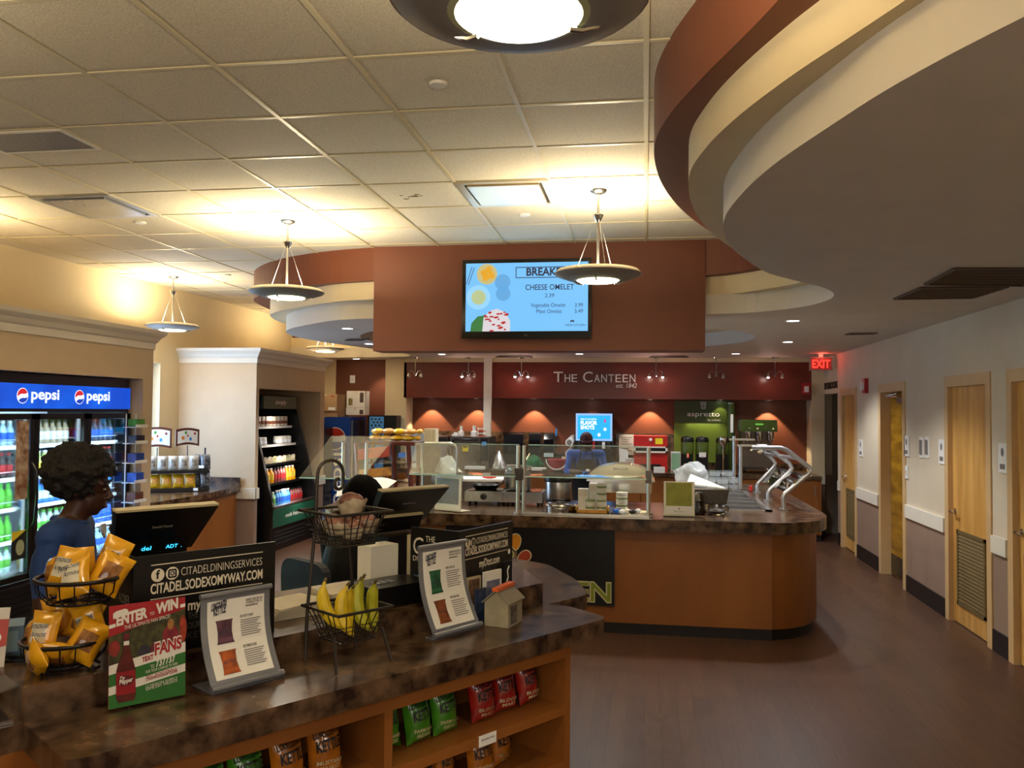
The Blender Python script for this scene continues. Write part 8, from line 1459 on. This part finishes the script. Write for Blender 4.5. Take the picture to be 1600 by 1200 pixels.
skin_d = pm('deep_brown_skin', '#422518', 0.45, var=0.1, scale=14); hair_k = pm('curly_black_hair', '#140b07', 0.75, var=0.3, scale=90, bump=0.6)
navy_c = pm('navy_cotton', '#1b3c78', 0.75, var=0.1, scale=30); dark_c = pm('black_cotton', '#0c0c0f', 0.8, var=0.15, scale=30); royal = pm('royal_blue_cotton', '#1f58b4', 0.7, var=0.1, scale=25)
# cashier standing behind the left register, in profile
S = 0.985
def stand(dx=0.0): return dict(hipL=(0.09, 0, 0.84), hipR=(-0.09, 0, 0.84), knL=(0.10, -0.01, 0.46), knR=(-0.10, -0.01, 0.46), anL=(0.10, 0.02, 0.085), anR=(-0.10, 0.02, 0.085))
J = dict(pelvis=(0, 0, 0.90), chest=(0, 0.015, 1.20), neck=(0, -0.005, 1.36), head=(0, -0.055, 1.475), headrot=Matrix.Rotation(math.radians(12), 4, 'X'), shL=(0.175, 0.01, 1.295), shR=(-0.175, 0.01, 1.295), elL=(0.23, -0.02, 1.03), elR=(-0.23, 0.02, 1.03), wrL=(0.17, -0.24, 1.03), wrR=(-0.17, -0.15, 1.06), hdL=Vector((-0.1, -1, -0.05)), hdR=Vector((0.1, -1, -0.05)), pnL=Vector((0, 0, -1)), pnR=Vector((0, 0, -1)), **stand())
cz = ray(125, 760); hp = EYE + cz * (3.45 / cz.dot(RC.col[2]))
t_, HM, P = person(None, 0, 'person in a navy polo shirt with curly black hair, side on behind the left register', J, navy_c, skin_d, pants=dark_c, sleeve=0.42)
hairmesh('hair', hair_k, t_, HM, (0, 0.04, 0.055), 0.122, 0.138, 0.118, 0.13, 34, 3.0, lambda v: v.y < -0.06 and v.z < 0.062, 72)
Fp = Fr((0.06, -0.105, 1.265), (1, 0, 0.0), (0, 0.12, 1)); m = MB(); fpoly(m, Fp, [(0.0, 0.01), (0.025, -0.014), (0.05, 0.01), (0.05, 0.045), (0.0, 0.045)], 0.012, 0.01); m.build('shirt_crest', pm('crest_white', '#c9c4c0', 0.5, var=0.2, scale=60), t_)
m = MB(); m.tube([(P['neck'].x + 0.062 * math.cos(2 * PI * i / 16), P['neck'].y + 0.062 * math.sin(2 * PI * i / 16) + 0.004, P['neck'].z - 0.012 - 0.02 * max(0, -math.sin(2 * PI * i / 16))) for i in range(16)], 0.013, seg=8, closed=True); m.build('collar', navy_c, t_, True)
rz1 = math.radians(112); off = Matrix.Rotation(rz1, 3, 'Z') @ (P['head'] + Vector((0, 0.02, 0.04))); finish(t_, (hp.x - off.x, hp.y - off.y, 0.0), rz1)
PCASH = t_
# seated person in black behind the right register, seen from behind
J = dict(pelvis=(0, 0, 0.60), chest=(0, -0.06, 0.93), neck=(0, -0.10, 1.10), head=(0, -0.17, 1.20), headrot=Matrix.Rotation(math.radians(35), 4, 'X'), shL=(0.185, -0.05, 1.03), shR=(-0.185, -0.05, 1.03), elL=(0.24, -0.10, 0.78), elR=(-0.24, -0.10, 0.78), wrL=(0.14, -0.32, 0.80), wrR=(-0.14, -0.32, 0.80), hdL=Vector((-0.3, -1, 0)), hdR=Vector((0.3, -1, 0)), pnL=Vector((0, 0, -1)), pnR=Vector((0, 0, -1)), hipL=(0.10, -0.02, 0.57), hipR=(-0.10, -0.02, 0.57), knL=(0.13, -0.42, 0.56), knR=(-0.13, -0.42, 0.56), anL=(0.13, -0.44, 0.15), anR=(-0.13, -0.44, 0.15))
t_, HM, P = person(None, 0, 'person in black with short black hair bending forward behind the right register', J, dark_c, skin_d, pants=dark_c, sleeve=1.0)
hairmesh('hair', pm('black_hair', '#080605', 0.9, var=0.2, scale=70, bump=0.4, spec=0.15), t_, HM, (0, 0.025, 0.04), 0.120, 0.135, 0.115, 0.06, 14, 5.0, lambda v: v.y < -0.06 and v.z < 0.05)
cz = ray(567, 790); hp = EYE + cz * (5.15 / cz.dot(RC.col[2])); rz2 = math.radians(145); off = Matrix.Rotation(rz2, 3, 'Z') @ P['head']; SEAT = Vector((hp.x - off.x, hp.y - off.y, 0)); finish(t_, SEAT + Vector((0, 0, 0.035)), rz2)
# office chair under the seated person
ch = thing('office_chair', 'dark office chair with blue grey edge under the seated person in black', 'chair', SEAT, rz2); Mc = Matrix.Translation(SEAT) @ Matrix.Rotation(rz2, 4, 'Z'); chf = pm('chair_fabric', '#1b1e26', 0.7, var=0.1, scale=40)
m = MB(); m.box(-0.24, -0.26, 0.43, 0.24, 0.20, 0.515, Mc); m.build('seat', chf, ch, bevel=0.03)
m = MB(); m.prism(rc([(-0.21, 0.58), (0.21, 0.58), (0.23, 0.93), (-0.23, 0.93)], 0.11), -0.25, -0.20, Mc @ Matrix.Rotation(PI / 2, 4, 'X')); m.build('backrest', chf, ch, bevel=0.012); m = MB(); m.cyl(Mc @ Vector((0, 0.12, 0.46)), Mc @ Vector((0, 0.24, 0.66)), 0.02); m.build('back_bar', black, ch)
for s in (-1, 1): m = MB(); m.tube([Mc @ Vector(p) for p in ((s * 0.24, -0.05, 0.47), (s * 0.31, -0.06, 0.50), (s * 0.32, -0.06, 0.68), (s * 0.31, -0.20, 0.70), (s * 0.31, 0.12, 0.70))], 0.018, seg=8); m.build('armrest', pm('arm_blue_grey', '#3d5266', 0.4, var=0.1), ch, True)
m = MB(); m.cyl(Mc @ Vector((0, 0, 0.08)), Mc @ Vector((0, 0, 0.43)), 0.028); m.build('gas_column', black, ch)
for k in range(5): a = 2 * PI * k / 5; m = MB(); m.bar(Mc @ Vector((0, 0, 0.09)), Mc @ Vector((0.28 * math.cos(a), 0.28 * math.sin(a), 0.065)), 0.04, 0.03); l_ = m.build('star_leg', black, ch); MB().ball(Mc @ Vector((0.28 * math.cos(a), 0.28 * math.sin(a), 0.03)), 0.03, seg=10, rings=6).build('castor', black, l_, True)
# server behind the island
J = dict(pelvis=(0, 0.10, 0.86), chest=(0, 0.0, 1.13), neck=(0, -0.06, 1.285), head=(0, -0.115, 1.385), headrot=Matrix.Rotation(math.radians(22), 4, 'X'), shL=(0.20, -0.03, 1.225), shR=(-0.20, -0.03, 1.225), elL=(0.255, -0.10, 0.99), elR=(-0.255, -0.10, 0.99), wrL=(0.07, -0.28, 1.00), wrR=(-0.09, -0.28, 1.00), hdL=Vector((-1, -0.3, 0.1)), hdR=Vector((1, -0.3, 0.1)), pnL=Vector((0, 0, -1)), pnR=Vector((0, 0, -1)), hipL=(0.09, 0.10, 0.80), hipR=(-0.09, 0.10, 0.80), knL=(0.10, 0.07, 0.44), knR=(-0.10, 0.07, 0.44), anL=(0.10, 0.10, 0.085), anR=(-0.10, 0.10, 0.085))
t_, HM, P = person(None, 0, 'person in a royal blue shirt, black apron and maroon cap behind the island', J, royal, skin_d, pants=dark_c, sleeve=0.66, hand_curl=1.0)
hairmesh('cap', pm('maroon_cap', '#4a1c24', 0.7, var=0.15, scale=40), t_, HM, (0, 0.02, 0.045), 0.088, 0.108, 0.092, 0.02, 10, 2.0, lambda v: v.z < 0.03 or (v.y < -0.06 and v.z < 0.055))
m = MB(); m.prism([(-0.075, 0.0), (0.075, 0.0), (0.06, -0.05), (0, -0.07), (-0.06, -0.05)], 0.0, 0.008, HM @ Matrix.Translation((0, -0.07, 0.065)) @ Matrix.Rotation(0.25, 4, 'X')); m.build('cap_peak', MATS['maroon_cap'], t_)
m = MB(); n = 10
rows = [(1.16, -0.135, 0.10), (1.08, -0.145, 0.13), (0.98, -0.135, 0.17), (0.88, -0.085, 0.19), (0.75, -0.055, 0.19), (0.55, -0.05, 0.18)]
A = [[m.bm.verts.new((w_ * (2 * i / n - 1), y + 0.06 * (2 * i / n - 1) ** 2 - 0.02, z)) for i in range(n + 1)] for z, y, w_ in rows]; Bk = [[m.bm.verts.new((w_ * (2 * i / n - 1), y + 0.06 * (2 * i / n - 1) ** 2 - 0.012, z)) for i in range(n + 1)] for z, y, w_ in rows]
for g_ in (A, Bk):
    for r0, r1 in zip(g_, g_[1:]):
        for i in range(n): m._f([r0[i], r0[i + 1], r1[i + 1], r1[i]])
for r0, r1 in ((A[0], Bk[0]), (A[-1], Bk[-1])):
    for i in range(n): m._f([r0[i], r0[i + 1], r1[i + 1], r1[i]])
m.build('apron', pm('apron_black', '#0c0e14', 0.75, var=0.12, scale=30), t_, True)
for s in (-1, 1):
    m = MB(); m.tube([(s * 0.095, -0.15, 1.155), (s * 0.085, -0.125, 1.22), (s * 0.07, -0.08, 1.285), (s * 0.03, -0.0, 1.30)], 0.008, seg=6); m.build('apron_strap', MATS['apron_black'], t_, True)
    m = MB(); m.prism([(0, 0), (s * 0.075, -0.005), (s * 0.055, -0.05), (s * 0.02, -0.065)], -0.004, 0.004, Matrix.Translation((0, -0.128, 1.272)) @ Matrix.Rotation(math.radians(65), 4, 'X')); m.build('collar', royal, t_)
tb = MB().ball((0.02, -0.40, 1.03), 0.03, 0.02, 0.022, 10, 6).build('paper_item', white_pl, t_, True)
cz = ray(915, 690); hp = EYE + cz * (11.35 / cz.dot(RC.col[2])); off = P['head'] + Vector((0, 0, 0.02)); finish(t_, (hp.x - off.x, hp.y - off.y, 0), 0.08)

# ------------------------------------------------------------------ a hair of air under everything that stands on something
FIX = ('serving_island', 'checkout_counter', 'back_counter', 'drinks_cooler', 'open_food_cooler', 'snack_counter', 'person', 'office_chair', 'black_mat')
UP2 = ('cup_stack', 'white_holder', 'frying_pan', 'stock_pot', 'wrapped_sandwich', 'bun_pack', 'napkin_stack', 'framed_card', 'snack_tub', 'cutting_board', 'red_scraper', 'supply_bottle', 'red_wire_rack', 'cone_strainer', 'bag_of_cups', 'produce_bag', 'loose_paper', 'condiment_packet')
for o in list(C.objects):
    if o.parent or 'category' not in o: continue
    nm = o.name.split('.')[0]
    if nm in FIX: continue
    lo = min([(o.matrix_basis @ Vector(c)).z for c in o.bound_box] if o.type == 'MESH' else [o.location.z])
    if lo > 2.2: continue
    o.location.z += 0.003 if nm in UP2 else 0.001
